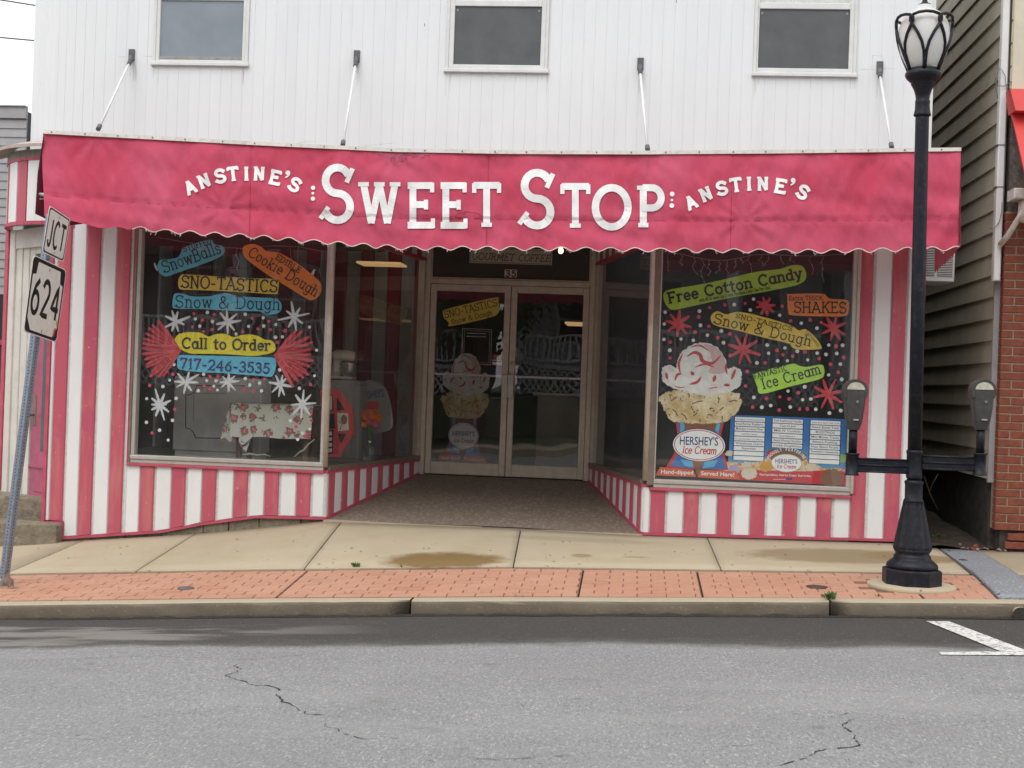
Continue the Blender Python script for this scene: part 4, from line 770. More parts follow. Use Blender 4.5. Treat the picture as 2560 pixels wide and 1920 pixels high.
# number plate and coffee sign over the door
mb = MB(); Yn = REC-.024; q = mapz(d1, [(1065, 350), (1215, 356), (1212, 450), (1062, 446)]); A, B = U(*q[3], Yn), U(*q[1], Yn); mb.box(A.x, B.x, Yn, Yn+.003, A.z, B.z)
lettering(mb, '35', d1(1078, 436), d1(1200, 440), 70*460/2212, Yn-.0015, .2, 1, False, .25); mb.build('number_plate', ['number_tan', 'pr_black'], dfr)
Yn = REC-.05; mb = MB(); q = [U(*d1(*p_), Yn) for p_ in [(640, 272), (1632, 304), (1640, 120), (650, 80)]]; A, B = q[0], q[2]; z0, z1 = (q[0].z+q[1].z)/2, (q[2].z+q[3].z)/2
mb.box(A.x, B.x, Yn+.001, Yn+.015, z0, z1)
lettering(mb, 'GOURMET COFFEE', d1(672, 234), d1(1605, 262), 80*460/2212, Yn-.001, .11, 1, True, .14, .22)
for s_, e in [((652, 260), (1612, 292)), ((660, 100), (1625, 130)), ((655, 100), (650, 262)), ((1622, 125), (1612, 292))]: ribbon(mb, [d1(*s_), d1(*e)], 1.0, const(Yn-.0005), 1)
mb.build('coffee_sign', ['plate_tan', 'ink_brown'], None, 'small tan GOURMET COFFEE sign above the entrance doors', 'sign')
# ---- left corner: curved fascia over a side door
XA0, XB0 = XL-.02, U(20, 700, .66).x; ax = XA0-XB0; by = .66; AM = math.radians(76)
def cpt(u):   # u 0..1 along the corner
    a = u*AM; return Vector((XA0-ax*math.sin(a)/math.sin(AM), by*(1-math.cos(a))/(1-math.cos(AM))))
def cn(u):
    d = cpt(u+.01)-cpt(u-.01); return Vector((-d.y, d.x)).normalized()
zf1_, zf0_ = U(112, 391).z, U(112, 560).z
def strip(u0, u1, z0, z1, fr, bk, mt, nm, n=6, ch=.004):
    for a, b in zip(np.linspace(u0, u1, n+1), np.linspace(u0, u1, n+1)[1:]):
        mb.board(cpt(b), cpt(a), cn((a+b)/2), z0, z0, z1, z1, fr, bk, .0 if n > 1 else ch)
    return mb.build(nm, mt, shop)
us = [0, .29, .437, .636, .73, .883, 1.0]
for k, (a, b) in enumerate(zip(us, us[1:])):
    mb = MB(); strip(a+.008, b-.008, zf0_+.03, zf1_-.03, .010, .02, 'stripe_white' if k % 2 == 0 else 'stripe_red', 'stripe_board', 3)
mb = MB(); strip(0, 1, zf0_-.004, zf0_+.03, .024, .03, 'trim_red', 'fascia_trim', 10); mb = MB(); strip(0, 1, zf1_-.03, zf1_, .02, .03, 'trim_red', 'fascia_trim', 10); mb = MB(); strip(0, 1, zf0_+.0301, zf1_-.0301, -.004, .03, 'groove', 'backing_board', 8)
mb = MB(); strip(0, 1, zf1_+.001, zf1_+.07, .016, .03, 'visor_band', 'visor_band', 10)
mb = MB()
for a, b in zip(np.linspace(-.02, 1.03, 13), np.linspace(-.02, 1.03, 13)[1:]):
    A, B = cpt(a), cpt(b); na, nb_ = cn(a), cn(b); o = .13; z0 = zf1_+.072
    f = [(A.x+na.x*-.05, A.y+na.y*-.05), (B.x+nb_.x*-.05, B.y+nb_.y*-.05), (B.x+nb_.x*o, B.y+nb_.y*o), (A.x+na.x*o, A.y+na.y*o)]
    mb.hexa([(*f[0], z0+.05), (*f[1], z0+.05), (*f[2], z0), (*f[3], z0)], [(*f[0], z0+.09), (*f[1], z0+.09), (*f[2], z0+.03), (*f[3], z0+.03)])
mb.build('visor', 'visor', shop)
# side door recess, built along the corner line
PA, PB = Vector((XL-.022, .05)), cpt(1.0); tC = (PB-PA).normalized(); nC = Vector((tC.y, -tC.x)); LC_ = (PB-PA).length
if nC.y > 0: nC = -nC
def cb(u0, u1, z0, z1, fr, bk, mt, nm, par=None, ch=.004):
    a, b = PA+tC*(u0*LC_), PA+tC*(u1*LC_); mb = MB(); mb.board(b, a, nC, z0, z0, z1, z1, fr, bk, ch); return mb.build(nm, mt, par or shop)
def zc(py): return U(70, py, .35).z
zst = zc(1246)
cb(.955, 1.03, zc(1215), zf0_-.005, .03, .3, 'trim_red', 'corner_trim'); cb(.83, .95, zst, zf0_-.005, .015, .06, 'casing', 'casing'); cb(.02, .83, zc(618), zf0_-.005, .008, .06, 'casing', 'casing'); cb(.70, .83, zst, zc(618), -.006, .10, 'casing', 'casing'); cb(.57, .70, zst, zc(618), -.018, .15, 'casing', 'casing'); cb(.46, .57, zst, zc(618), -.028, .2, 'casing', 'casing')
cb(.02, .46, zc(712), zc(690), -.012, .2, 'casing', 'transom_bar'); cb(.02, .42, zc(690), zc(634), -.045, .16, 'screen', 'transom_pane'); cb(.02, .46, zc(634), zc(618), -.03, .2, 'casing', 'casing')
sdoor = cb(.0, .45, zst+.01, zc(713), -.045, .17, 'pink_door', 'side_door'); tag(sdoor, 'pink panelled side door')
cb(.04, .24, zc(1125), zc(735), -.043, .129, 'screen', 'door_pane', sdoor); cb(.0, .46, zc(1166), zc(1160), -.030, .131, 'pink_door', 'door_rail', sdoor); cb(.06, .36, zc(1225), zc(1180), -.039, .131, 'pink_door', 'door_panel', sdoor); cb(.0, .50, zst-.02, zst+.012, -.01, .2, 'casing', 'door_sill')
p = PA+tC*(.39*LC_)-nC*.045; zk = zc(1036); mb = MB(); mb.tube([(p.x, p.y, zk), (p.x+nC.x*.05, p.y+nC.y*.05, zk)], .012, 10); mb.tube([(p.x+nC.x*.045, p.y+nC.y*.045, zk), (p.x+nC.x*.085, p.y+nC.y*.085, zk)], [.025, .03], 12); mb.build('door_knob', 'bracket_grey', sdoor)
cb(.35, .42, zc(1062), zc(988), -.038, .128, 'bronze', 'lock_plate', sdoor)
# stone steps to the side door
def stonestep(pts, z0, z1, label):
    mb = MB(); n = len(pts); b = [(x, y, z0) for x, y in pts]; c = sum((Vector((x, y)) for x, y in pts), Vector((0, 0)))/n; t0 = [(x, y, z1-.02+random.uniform(-.006, .006)) for x, y in pts]; t1 = [(c.x+(x-c.x)*.96, c.y+(y-c.y)*.96, z1+random.uniform(-.004, .004)) for x, y in pts]
    I = [[mb.V(p_) for p_ in r_] for r_ in (b, t0, t1)]
    for A_, B_ in zip(I, I[1:]):
        for k in range(n): mb.F((A_[k], A_[(k+1) % n], B_[(k+1) % n], B_[k]))
    mb.F(I[2]); return mb.build('stone_step', 'stone', shop)
zs1, zs2 = U(60, 1243, .1).z, U(60, 1305, -.12).z
stonestep([(U(2, 1260, .12).x-.5, .12), (U(40, 1260, .12).x, .10), (XL-.03, .02), (XL-.02, .5), (XL-.6, .8), (XL-1.2, .6)], zg(XL, 0)-.1, zs1, '')
stonestep([(U(0, 1330, -.16).x-.6, -.12), (U(20, 1330, -.16).x, -.16), (U(80, 1330, -.16).x, -.155), (U(140, 1330, -.14).x, -.13), (U(153, 1330, -.05).x, -.035), (XL-.01, .05), (XL-.9, .6), (XL-1.4, .3)], zg(XL, 0)-.15, zs2, '')
z1 = zm(340, 560, 500/2212); z2 = zm(340, 800, 500/2212); z3 = zm(1630, 600, 520/2212); z4 = zm(1630, 840, 520/2212)
# ================================================================== awning
AWX = [108, 640, 985, 1280, 1600, 1920, 2402]
def itp(px, xs, ys): return float(np.interp(px, xs, ys))
def aw_top(px): return itp(px, AWX, [333, 362, 379, 384, 385, 383, 377])
def aw_seam(px): return itp(px, [108, 420, 868, 1000, 1500, 1700, 2402], [487, 511, 538, 545, 550, 551, 549])
def aw_base(px): return itp(px, [108, 176, 246, 327, 434, 622, 842, 1016, 1219, 1600, 1888, 2065, 2267, 2402], [541, 551, 569, 574, 584, 595, 613, 625, 625, 629, 632, 633, 628, 625])
def aw_bot(px):
    k = min(1, max(0, (px-240)/120)); v_ = noise.noise(Vector((px*.013, 3, 0))); return aw_base(px)+2.0*v_-(10.3+3.2*v_)*k*(.5+.5*math.cos(2*math.pi*(px+5*v_-1032.6)/61.8))**.85
def aw_Y(px, py):
    t0, sm_, b = aw_top(px), aw_seam(px), aw_base(px); t = (py-t0)/max(1, b-t0); ty = min(1.2, max(-.1, t))
    w_ = noise.noise(Vector((px*.011, py*.004, 1)))*.024+noise.noise(Vector((px*.03+py*.012, py*.008, 5)))*.011+noise.noise(Vector((px*.006-py*.02, py*.012, 9)))*.013+noise.noise(Vector((px*.05-py*.03, py*.02, 19)))*.005
    for ax_, ay_ in ((246, 332), (857, 367), (985, 380), (1619, 386), (2229, 380), (560, 520), (1860, 550)):
        dx_, dy_ = px-ax_, py-ay_; r2 = math.hypot(dx_, dy_)
        if r2 < 260: w_ += .006*math.sin(math.atan2(dy_, dx_)*11+ax_)*min(1, r2/25)*math.exp(-r2/85)
    tens = abs(math.sin((px-560)/275*math.pi))       # canvas pulls taut at the arms
    w_ += .010*math.sin(px*.055+py*.02)*max(0, 1-t*1.4)*.5*(1-tens)
    sag = .018*math.sin(math.pi*min(1, max(0, t)))
    e_ = min(1, max(0, (py-sm_)/4)); w_ *= 1.5; st = .010*e_*e_*(3-2*e_)*min(1, max(0, (px-800)/30))*min(1, max(0, (1680-px)/30)); cr = .012*math.exp(-((py-sm_)/3.2)**2)
    vs_ = sum(.010*math.exp(-((px-c_)/4.)**2) for c_ in (629, 1222, 1832))
    return -.86-.13*ty+w_*min(1, 6*t+.15)-sag*.6+st+cr+vs_
zat = U(1280, 380, -.86).z
aw = thing('awning', 'long pink canvas awning with scalloped edge and white shop name lettering', 'awning', (0, -.5, zat))
mb = MB(); NX, NZ = 420, 34; gr = []
for j in range(NZ+1):
    r_ = []
    for i in range(NX+1):
        px = 108+(2402-108)*i/NX; t0, b = aw_top(px), aw_bot(px); py = t0+(b-t0)*j/NZ
        xo = -2.5*math.sin(j/NZ*5) if i == 0 else (5*(j/NZ)*-1.6 if i == NX else 0); r_.append(mb.V(U(px+xo, py, aw_Y(px, py))))
    gr.append(r_)
for j in range(NZ):
    for i in range(NX): mb.F((gr[j][i], gr[j+1][i], gr[j+1][i+1], gr[j][i+1]), 0, True)
canvas = mb.build('canvas', 'awning', aw)
# flat top, end flaps and frame pipes
A, B = U(110, 328, -.86), U(2402, 372, -.86)
mb = MB(); pv = None
for i in range(31):
    px = 110+(2402-110)*i/30; p = U(px, aw_top(px)+2, -.86); c_ = (mb.V((p.x, -.85, p.z-.004)), mb.V((p.x, -.02, p.z-.05)))
    if pv: mb.F((pv[0], c_[0], c_[1], pv[1]))
    pv = c_
mb.build('top_sheet', 'awning_top', aw)
mb = MB(); zl = U(108, 541, -.98).z; mb.face([(A.x, -.86, A.z), (A.x-.012, -.93, (A.z+zl)/2), (A.x+.005, -.985, zl+.02), (A.x+.03, -.5, zl-.03), (A.x+.03, -.05, zl+.05), (A.x+.03, -.03, A.z-.05)]); mb.build('end_flap', 'canvas_dark', aw)  # canvas colour darkened for the shade inside the awning end
zr_ = U(2400, 622, -.98).z; mb = MB(); rg = [(XR+.42, -.3, zr_-.02)]
q = [(B.x, -.86, B.z), (B.x, -.98, zr_+.02)]; n_ = 18
for i in range(n_+1):
    t = i/n_; q.append((B.x-.02, -.94+.80*t, zr_-.10*t-.035*(i % 2)-.015*random.random()))
q += [(B.x-.02, -.10, B.z-.05)]; mb.face(q); mb.build('end_flap', 'trim_red', aw)
for x_ in (A.x+.02, B.x-.03): mb = MB(); mb.tube([(x_-.03, -.9, zl+.16 if x_ < 0 else zr_+.16), (x_, -.02, (zl if x_ < 0 else zr_)+.28)], .014, 8); mb.build('frame_pipe', 'white_metal', aw)
pa = U(97, 486, -.9); mb = MB(); mb.tube([(pa.x, -.9, pa.z), (pa.x+.2, -.9, pa.z-.01)], .016, 8); mb.build('frame_pipe', 'white_metal', aw)
mb = MB(); prev = None; n_ = 60
for i in range(n_+1):
    px = 110+(2403-110)*i/n_; a = U(px, aw_top(px)-8.5, -.875); b = U(px, aw_top(px)+1, -.875)
    cur = [mb.V((p.x, y, p.z)) for p, y in ((a, -.84), (a, -.876), (b, -.880), (b, -.84))]
    if prev:
        for k in range(4): mb.F((prev[k], cur[k], cur[(k+1) % 4], prev[(k+1) % 4]))
    else: mb.F(cur)
    prev = cur
mb.F(prev[::-1]); rail = mb.build('top_rail', 'rail_white', aw)
for i in range(27):
    px = 125+i*85.5+random.uniform(-6, 6); p = U(px, aw_top(px)-4, -.88); mb = MB(); mb.tube([(p.x, -.884, p.z), (p.x, -.878, p.z)], .006, 8); mb.build('rivet', 'bracket_grey', rail)
for pts in ([(735, 361), (770, 354), (830, 361)], [(915, 366), (950, 362), (985, 358.5), (1010, 362), (1040, 371)]):     # lifted edges of the cover
    mb = MB(); pv = None
    for a, b in catmull(pts+[(pts[-1][0], pts[-1][1]+.1)], 6)[:-12] if len(pts) > 3 else [(pts[0][0]+(pts[2][0]-pts[0][0])*t/12, pts[0][1]+(pts[2][1]-pts[0][1])*t/12-7*math.sin(math.pi*t/12)) for t in range(13)]:
        p = U(a, b, -.86); c_ = (mb.V((p.x, -.872, p.z)), mb.V((p.x, -.845, p.z+.004)), )
        if pv: mb.F((pv[0], c_[0], c_[1], pv[1]))
        pv = c_
    mb.build('cover_flap', 'rail_white', aw)
# frayed white edging along the scallops
mb = MB(); pts = [(px, aw_bot(px)+.6) for px in np.arange(330, 2400, 4.)]
seg = []; cut = {k for k in range(0, len(pts)) if (k//15) % 6 == 2 and k % 15 > 8}
ribbon(mb, pts, 2.2, lambda u, v: aw_Y(u, min(v, aw_base(u)))-.004, 0, 0, 20)
for k in range(260):
    px = random.uniform(335, 2395); ph = ((px-1032.6)/61.8) % 1
    if not (.18 < ph < .62): continue
    py = aw_bot(px); l = random.choice([3, 4, 4, 6, 6, 9]); ribbon(mb, [(px, py-1), (px+random.uniform(-2.5, 2.5), py+l*.6), (px+random.uniform(-3, 3), py+l)], 1.0, lambda u, v: aw_Y(px, py)-.006, 0, 0, 20)
mb.build('frayed_edging', 'thread', aw, kind='stuff')
for c_ in (629, 1222, 1832):
    mb = MB(); ribbon(mb, [(c_-6*t, aw_top(c_)+2+(aw_bot(c_)-3-aw_top(c_))*t) for t in np.linspace(0, 1, 30)], 1.8, lambda u, v: aw_Y(u, v)-.002, 0, 0); mb.build('seam', 'seam', aw)
mb = MB(); ribbon(mb, [(px, aw_seam(px)+1) for px in np.arange(114, 2398, 8.)], 1.8, lambda u, v: aw_Y(u, v)-.002, 0, 0); mb.build('seam', 'seam', aw)
# lettering on the canvas
LY = lambda u, v: aw_Y(u, v)-.0085
for z_, rows in ((a1, [('A', 205, 325, 25, 122), ('N', 330, 268, 20, 122), ('S', 478, 222, 10, 116), ('T', 600, 203, 7, 112), ('I', 722, 200, 1, 56), ('N', 838, 200, -3, 118), ('E', 988, 235, -12, 112), ("'", 1105, 200, -20, 40), ('S', 1168, 300, -30, 116)]),
                 (a3, [('A', 470, 465, 25, 122), ('N', 605, 390, 22, 122), ('S', 752, 335, 12, 116), ('T', 885, 305, 8, 116), ('I', 1005, 293, 2, 58), ('N', 1130, 293, 0, 120), ('E', 1295, 315, -10, 116), ("'", 1412, 270, -18, 40), ('S', 1500, 368, -32, 118)])):
    for ch, cx, cy, rot, wd in rows:
        mb = MB(); h_ = 142
        if ch == "'":
            c0 = z_(cx, cy); ks = 600/2212; poly_ = [(cx-22, cy-14), (cx-8, cy-30), (cx+14, cy-26), (cx+22, cy-4), (cx+10, cy+22), (cx-16, cy+38), (cx-26, cy+30), (cx-4, cy+14), (cx-18, cy+6)]
            mb.face([U(*q_, LY(*q_)) for q_ in catmull(mapz(z_, poly_), 3)])
        else:
            x0, y0 = z_(cx-wd/2, cy-h_/2); x1, y1 = z_(cx+wd/2, cy+h_/2); letterbox(mb, ch, (x0, y0, x1, y1), LY, 8.4, 0, .155, rot)
        mb.build('letter', 'awning_letter', aw)
for ch, z_, bx, th in [('S', a1, (1385, 108, 1722, 664), 19), ('W', a1, (1735, 266, 2160, 682), 17), ('E', a2, (58, 278, 322, 706), 17), ('E', a2, (362, 278, 622, 708), 17), ('T', a2, (665, 276, 932, 702), 17), ('S', a2, (1078, 155, 1432, 714), 19.5), ('T', a2, (1478, 286, 1754, 710), 17), ('O', a2, (1780, 295, 2122, 725), 18.5), ('P', a2, (2165, 297, 2427, 706), 17.5)]:
    x0, y0 = z_(bx[0], bx[1]); x1, y1 = z_(bx[2], bx[3]); mb = MB(); letterbox(mb, ch, (x0, y0, x1, y1), LY, th, 0, .15 if ch != 'S' else .16); mb.build('letter', 'awning_letter', aw)
for z_, ds in ((a1, [(1337, 330, 20), (1335, 380, 13), (1335, 430, 20)]), (a3, [(297, 387, 22), (294, 443, 12), (293, 494, 22)])):
    for x, y, r_ in ds: mb = MB(); mb.face([U(*q_, LY(*q_)) for q_ in ell(*z_(x, y), r_*.271, r_*.271, 18)]); mb.build('dot', 'awning_letter', aw)
mb = MB(); pp = catmull(mapz(a2, [(522, 604), (528, 570), (560, 550), (620, 545), (650, 556), (700, 560), (738, 575), (740, 606)]), 4); mb.face([U(*q_, aw_Y(*q_)-.003) for q_ in pp]); mb.build('wet_patch', 'wet_patch', aw)
mb = MB()
for i in range(24):
    px = 930+i*8+random.uniform(-3, 3); l = random.uniform(6, 26)*math.exp(-((px-1000)/70)**2)+2; ribbon(mb, [(px, aw_top(px)+1), (px+l*.1, aw_top(px)+l)], random.uniform(4, 9), lambda u, v: aw_Y(u, v)-.003-.0003*(i % 5), 0, 0)
mb.build('mildew_streaks', 'mildew', aw, kind='stuff')
# support rods with wall plates
for bx, by_, ex, ey in [(330, 145, 246, 322), (892, 148, 857, 362), (1600, 167, 1619, 374), (2197.6, 176, 2229, 368)]:
    a = U(bx, by_+2, -.03); b = U(ex, ey, -.855); mb = MB(); mb.tube([a+Vector((0, -.03, -.02)), b], .0115, 10); rod = mb.build('support_rod', 'white_metal', aw)
    wl = U(bx+1, by_-6, 0); mb = MB(); mb.cbox(wl.x-.028, wl.x+.028, -.028, -.013, wl.z-.055, wl.z+.055, .003); mb.build('wall_plate', 'bracket_grey', rod)
    d = (b-a).normalized(); mb = MB(); mb.tube([Vector((wl.x, -.03, wl.z-.02)), a+Vector((0, -.03, -.02))+d*.03], .021, 8); mb.tube([a+Vector((0, -.03, -.02))-d*.02, a+Vector((0, -.03, -.02))+d*.075], .019, 8); mb.tube([b-d*.05, b+d*.01], .021, 8); mb.build('rod_socket', 'bracket_grey', rod)

# ================================================================== window paint
GY = .036        # just inside the panes, which stand at Y = .03
def sign_on(parent, blobs, texts, name, label, ymats, Y=GY+.008):
    mb = MB()
    for P, m in blobs: poly(mb, P, Y, m)
    for (t, p0, p1, h_, th, m, kw) in texts: lettering(mb, t, p0, p1, h_, Y-.0030, th, m, **kw)
    return mb.build(name, ymats, parent, label)
k5, k3 = 500/2212, 520/2212
hand = dict(serif=True, sp=.13, jit=.02, sl=.12); small = dict(serif=True, sp=.16, jit=.02, sl=.14)
bl = lambda z_, P, n=4: catmull(mapz(z_, P), n)
def S(z_, t, x0, y0, x1, y1, h_, th, kk, m=1, kw=hand): return (t, z_(x0, y0), z_(x1, y1), h_*kk, th, m, kw)
sign_on(dwL, [(bl(z1, [(240, 450), (270, 400), (360, 390), (460, 370), (500, 310), (530, 260), (700, 200), (830, 175), (870, 225), (950, 240), (980, 290), (950, 350), (800, 420), (600, 490), (400, 560), (330, 580), (270, 550), (240, 500)]), 0)],
        [S(z1, 'STUFFED', 532, 308, 835, 215, 62, .14, k5, kw=small), S(z1, 'SnowBalls', 312, 540, 945, 318, 130, .10, k5)], 'painted_sign', 'blue painted sign reading STUFFED SnowBalls', ['pt_blue', 'ink'])
sign_on(dwL, [(bl(z1, [(1180, 290), (1200, 240), (1300, 220), (1380, 250), (1450, 300), (1570, 315), (1700, 380), (1850, 480), (1960, 570), (2040, 650), (2050, 740), (2010, 810), (1950, 840), (1880, 820), (1700, 710), (1500, 590), (1300, 450), (1200, 360)]), 0)],
        [S(z1, 'EDIBLE', 1540, 382, 1800, 542, 62, .14, k5, kw=small), S(z1, 'Cookie Dough', 1232, 345, 1980, 805, 115, .10, k5)], 'painted_sign', 'orange painted sign reading EDIBLE Cookie Dough', ['pt_orange', 'ink'])
sign_on(dwL, [(bl(z1, [(465, 640), (490, 575), (560, 558), (900, 580), (1300, 600), (1550, 610), (1580, 640), (1568, 750), (1530, 775), (1200, 755), (800, 735), (510, 725), (472, 690)]), 0)], [S(z1, 'SNO-TASTICS', 500, 700, 1560, 755, 130, .125, k5)], 'painted_sign', 'yellow painted sign reading SNO-TASTICS on the left window', ['pt_yel', 'ink'])
sign_on(dwL, [(bl(z1, [(405, 850), (430, 772), (520, 772), (620, 800), (800, 800), (900, 780), (1000, 765), (1150, 800), (1400, 815), (1540, 822), (1600, 870), (1610, 930), (1580, 980), (1480, 1005), (1400, 985), (1350, 965), (1100, 960), (700, 940), (440, 935), (405, 910)]), 0)], [S(z1, 'Snow & Dough', 432, 918, 1590, 948, 130, .10, k5)], 'painted_sign', 'blue painted sign reading Snow and Dough', ['pt_sky', 'ink'])
sign_on(dwL, [(bl(z1, [(430, 1270), (480, 1215), (600, 1195), (720, 1205), (800, 1245), (860, 1225), (930, 1212), (1000, 1220), (1080, 1250), (1160, 1230), (1260, 1222), (1350, 1240), (1430, 1280), (1490, 1285), (1535, 1330), (1540, 1390), (1500, 1425), (1400, 1445), (1280, 1458), (1000, 1440), (700, 1435), (600, 1430), (500, 1390), (440, 1330)]), 0)],
        [S(z1, 'Call to Order', 508, 1372, 1480, 1398, 112, .20, k5, kw=dict(serif=True, sp=.12, sl=.10))], 'painted_sign', 'bright yellow painted sign reading Call to Order', ['pt_yel2', 'ink_brown'])
sign_on(dwL, [(bl(z2, [(455, 470), (475, 395), (600, 390), (1000, 400), (1490, 415), (1545, 450), (1540, 550), (1500, 625), (1400, 620), (1000, 590), (700, 575), (500, 550), (460, 520)]), 0)], [S(z2, '717-246-3535', 490, 532, 1475, 592, 108, .19, k5, kw=dict(serif=True, sp=.14, sl=.09))], 'painted_sign', 'sky blue painted phone number sign 717-246-3535', ['pt_sky', 'pr_navy'])
def strokes(parent, name, lst, wpx, mt, Y, label=None, alt=None):
    mb = MB()
    st_ = {'pt_white': 'dot_white', 'pt_red': 'pt_red3'}.get(mt)
    for k, pl_ in enumerate(lst):
        w_ = wpx*random.uniform(.8, 1.15); q_ = [np.array(p, float)+np.random.RandomState(k).uniform(-.04, .04, 2)*wpx for p in smooth(pl_, 5)]
        ribbon(mb, q_, w_, const(Y-.0004*k), 0, .35, 4, .28)
        if st_:
            d_ = q_[-1]-q_[0]; nn = np.array([-d_[1], d_[0]])/max(1e-6, np.hypot(*d_))
            for o_, l0, l1 in ((-.30, .05, .8), (.05, .2, .95), (.33, .1, .7)): ribbon(mb, [q_[0]+d_*l0+nn*w_*o_, q_[0]+d_*(l0+l1)/2+nn*w_*(o_+.05), q_[0]+d_*l1+nn*w_*o_], w_*.13, const(Y-.0004*k-.0002), 1, .1, 6, .4)
    return mb.build(name, [mt, st_] if st_ else mt, parent, label)
def fan(ap, ends, z_, lab):
    lst = []; A = z_(*ap)
    for e in ends:
        e = (ap[0]+(e[0]-ap[0])*random.uniform(.88, 1.06)+random.uniform(-8, 8), ap[1]+(e[1]-ap[1])*random.uniform(.9, 1.05)+random.uniform(-8, 8)); E_ = z_(*e); mid = ((A[0]*.45+E_[0]*.55), (A[1]*.45+E_[1]*.55)+random.uniform(-2, 2)); lst.append([A, mid, E_])
    o = strokes(dwL, 'painted_fan', lst, 50*k5, 'pt_red', GY+.0062, lab)
    gl_ = [[z_(ap[0]+((a[0]+b[0])/2-ap[0])*t, ap[1]+((a[1]+b[1])/2-ap[1])*t) for t in (random.uniform(.25, .5), .7, .93)] for a, b in zip(ends, ends[1:])]; strokes(dwL, 'fan_streaks', gl_, 8*k5, 'pt_red2', GY-.0035)
    mb = MB(); order = [z_(ap[0]+(e[0]-ap[0])*.66, ap[1]+(e[1]-ap[1])*.66) for e in ends]; poly(mb, [A]+order, GY+.0066); mb.build('fan_fill', 'pt_red', dwL)
fan((478, 1400), [(245, 1075), (180, 1115), (128, 1155), (120, 1210), (95, 1265), (88, 1318), (88, 1372), (92, 1432), (100, 1485), (108, 1540), (118, 1598), (150, 1640), (190, 1668), (240, 1692), (298, 1705)], z1, 'red painted candy wrapper fan at the left edge of the window')
fan((1548, 1450), [(1788, 1168), (1840, 1198), (1888, 1235), (1925, 1300), (1948, 1378), (1958, 1440), (1962, 1510), (1946, 1570), (1912, 1622), (1900, 1662), (1858, 1700), (1790, 1748), (1742, 1775)], z1, 'red painted candy wrapper fan near the entrance side of the window')
FL = [(z1, [[(400, 965), (465, 1180)], [(460, 980), (400, 1175)], [(335, 1025), (525, 1110)], [(330, 1135), (590, 1025)]]), (z1, [[(1005, 965), (1015, 1210)], [(935, 985), (1085, 1170)], [(1110, 1000), (915, 1165)], [(895, 1105), (1150, 1070)]]),
      (z1, [[(1720, 865), (1770, 1165)], [(1575, 1060), (1910, 990)], [(1810, 935), (1690, 1135)], [(1670, 965), (1835, 1095)]]), (z2, [[(470, 600), (610, 775)], [(585, 580), (530, 805)], [(690, 605), (455, 740)], [(435, 680), (680, 690)]]),
      (z2, [[(1025, 600), (1025, 780)], [(965, 630), (1095, 770)], [(1090, 625), (950, 740)], [(935, 690), (1135, 675)]]), (z2, [[(1620, 615), (1580, 840)], [(1550, 620), (1640, 825)], [(1675, 635), (1510, 795)], [(1480, 690), (1720, 735)]]),
      (z2, [[(310, 825), (220, 1055)], [(180, 870), (355, 1010)], [(180, 990), (375, 895)], [(180, 935), (330, 935)], [(215, 770), (310, 1100)]]), (z2, [[(1770, 835), (1920, 1045)], [(1930, 830), (1735, 1045)], [(1720, 940), (1985, 920)], [(1855, 780), (1825, 1080)]])]
for z_, ls in FL: strokes(dwL, 'painted_snowflake', [[z_(*p) for p in l] for l in ls], 32*k5, 'pt_white', GY+.005)
for p, q_ in (((205, 438), (232, 508)), ((1972, 510), (1940, 575))): strokes(dwL, 'painted_dab', [[z1(*p), z1(*q_)]], 26*k5, 'pt_white', GY+.010)
for kx, (c_, r_) in enumerate([((285, 890), 128), ((975, 1160), 160), ((1935, 940), 128), ((1880, 1641), 160), ((1210, 705), 92)]):
    strokes(dwR, 'painted_star', [[z3(c_[0]-r_*math.cos(a), c_[1]-r_*math.sin(a)), z3(c_[0]+r_*.98*math.cos(a+.06), c_[1]+r_*.98*math.sin(a+.06))] for a in [(.1+kx*.11)+j*math.pi/4+random.uniform(-.12, .12) for j in range(4)]], 38*k3, 'pt_red', GY+.005)
dm = MB(); dm.tube([(0, 0, 0), (0, .0012, 0)], .0160, 12); me_w = dm.mesh('dot', 'dot_white'); me_p = dm.mesh('dot', 'pt_pink')
def dots(parent, z_, lst, me):
    for p in lst: q_ = U(*z_(*p), GY+.0035); s_ = random.uniform(.88, 1.1); place('painted_dot', me, parent, Matrix.Translation(q_) @ Matrix.Scale(s_, 4))
dots(dwL, z1, [(790, 978), (657, 1050), (845, 1078), (705, 1130), (1208, 998), (1407, 1037), (1547, 1112), (1413, 1128), (1245, 1132), (1107, 1217), (1543, 1253), (1620, 1247), (1917, 1140), (1997, 1396), (420, 1557), (1590, 1612)], me_w)
dots(dwL, z1, [(640, 993), (865, 1002), (738, 1063), (622, 1138), (840, 1165), (745, 1192), (1180, 1192), (1285, 1046), (1472, 1075), (1348, 1160), (1488, 1168), (1648, 1182), (1560, 1308)], me_p)
dots(dwL, z2, [(748, 600), (783, 670), (884, 673), (861, 732), (901, 775), (687, 782), (372, 665), (297, 735), (118, 870), (443, 867), (403, 1110), (115, 1132), (260, 1218), (355, 1328), (1208, 647), (1258, 720), (1365, 697), (1388, 783), (1975, 617), (1807, 756), (1707, 1112), (1923, 1205), (1840, 1252), (1788, 1320)], me_w)
dots(dwL, z2, [(411, 600), (818, 625), (907, 621), (752, 728), (817, 762), (150, 725), (428, 987), (177, 1250), (1300, 657), (1417, 653), (1192, 770), (1299, 783), (1928, 713), (1940, 1113), (1768, 1180), (1865, 1287)], me_p)
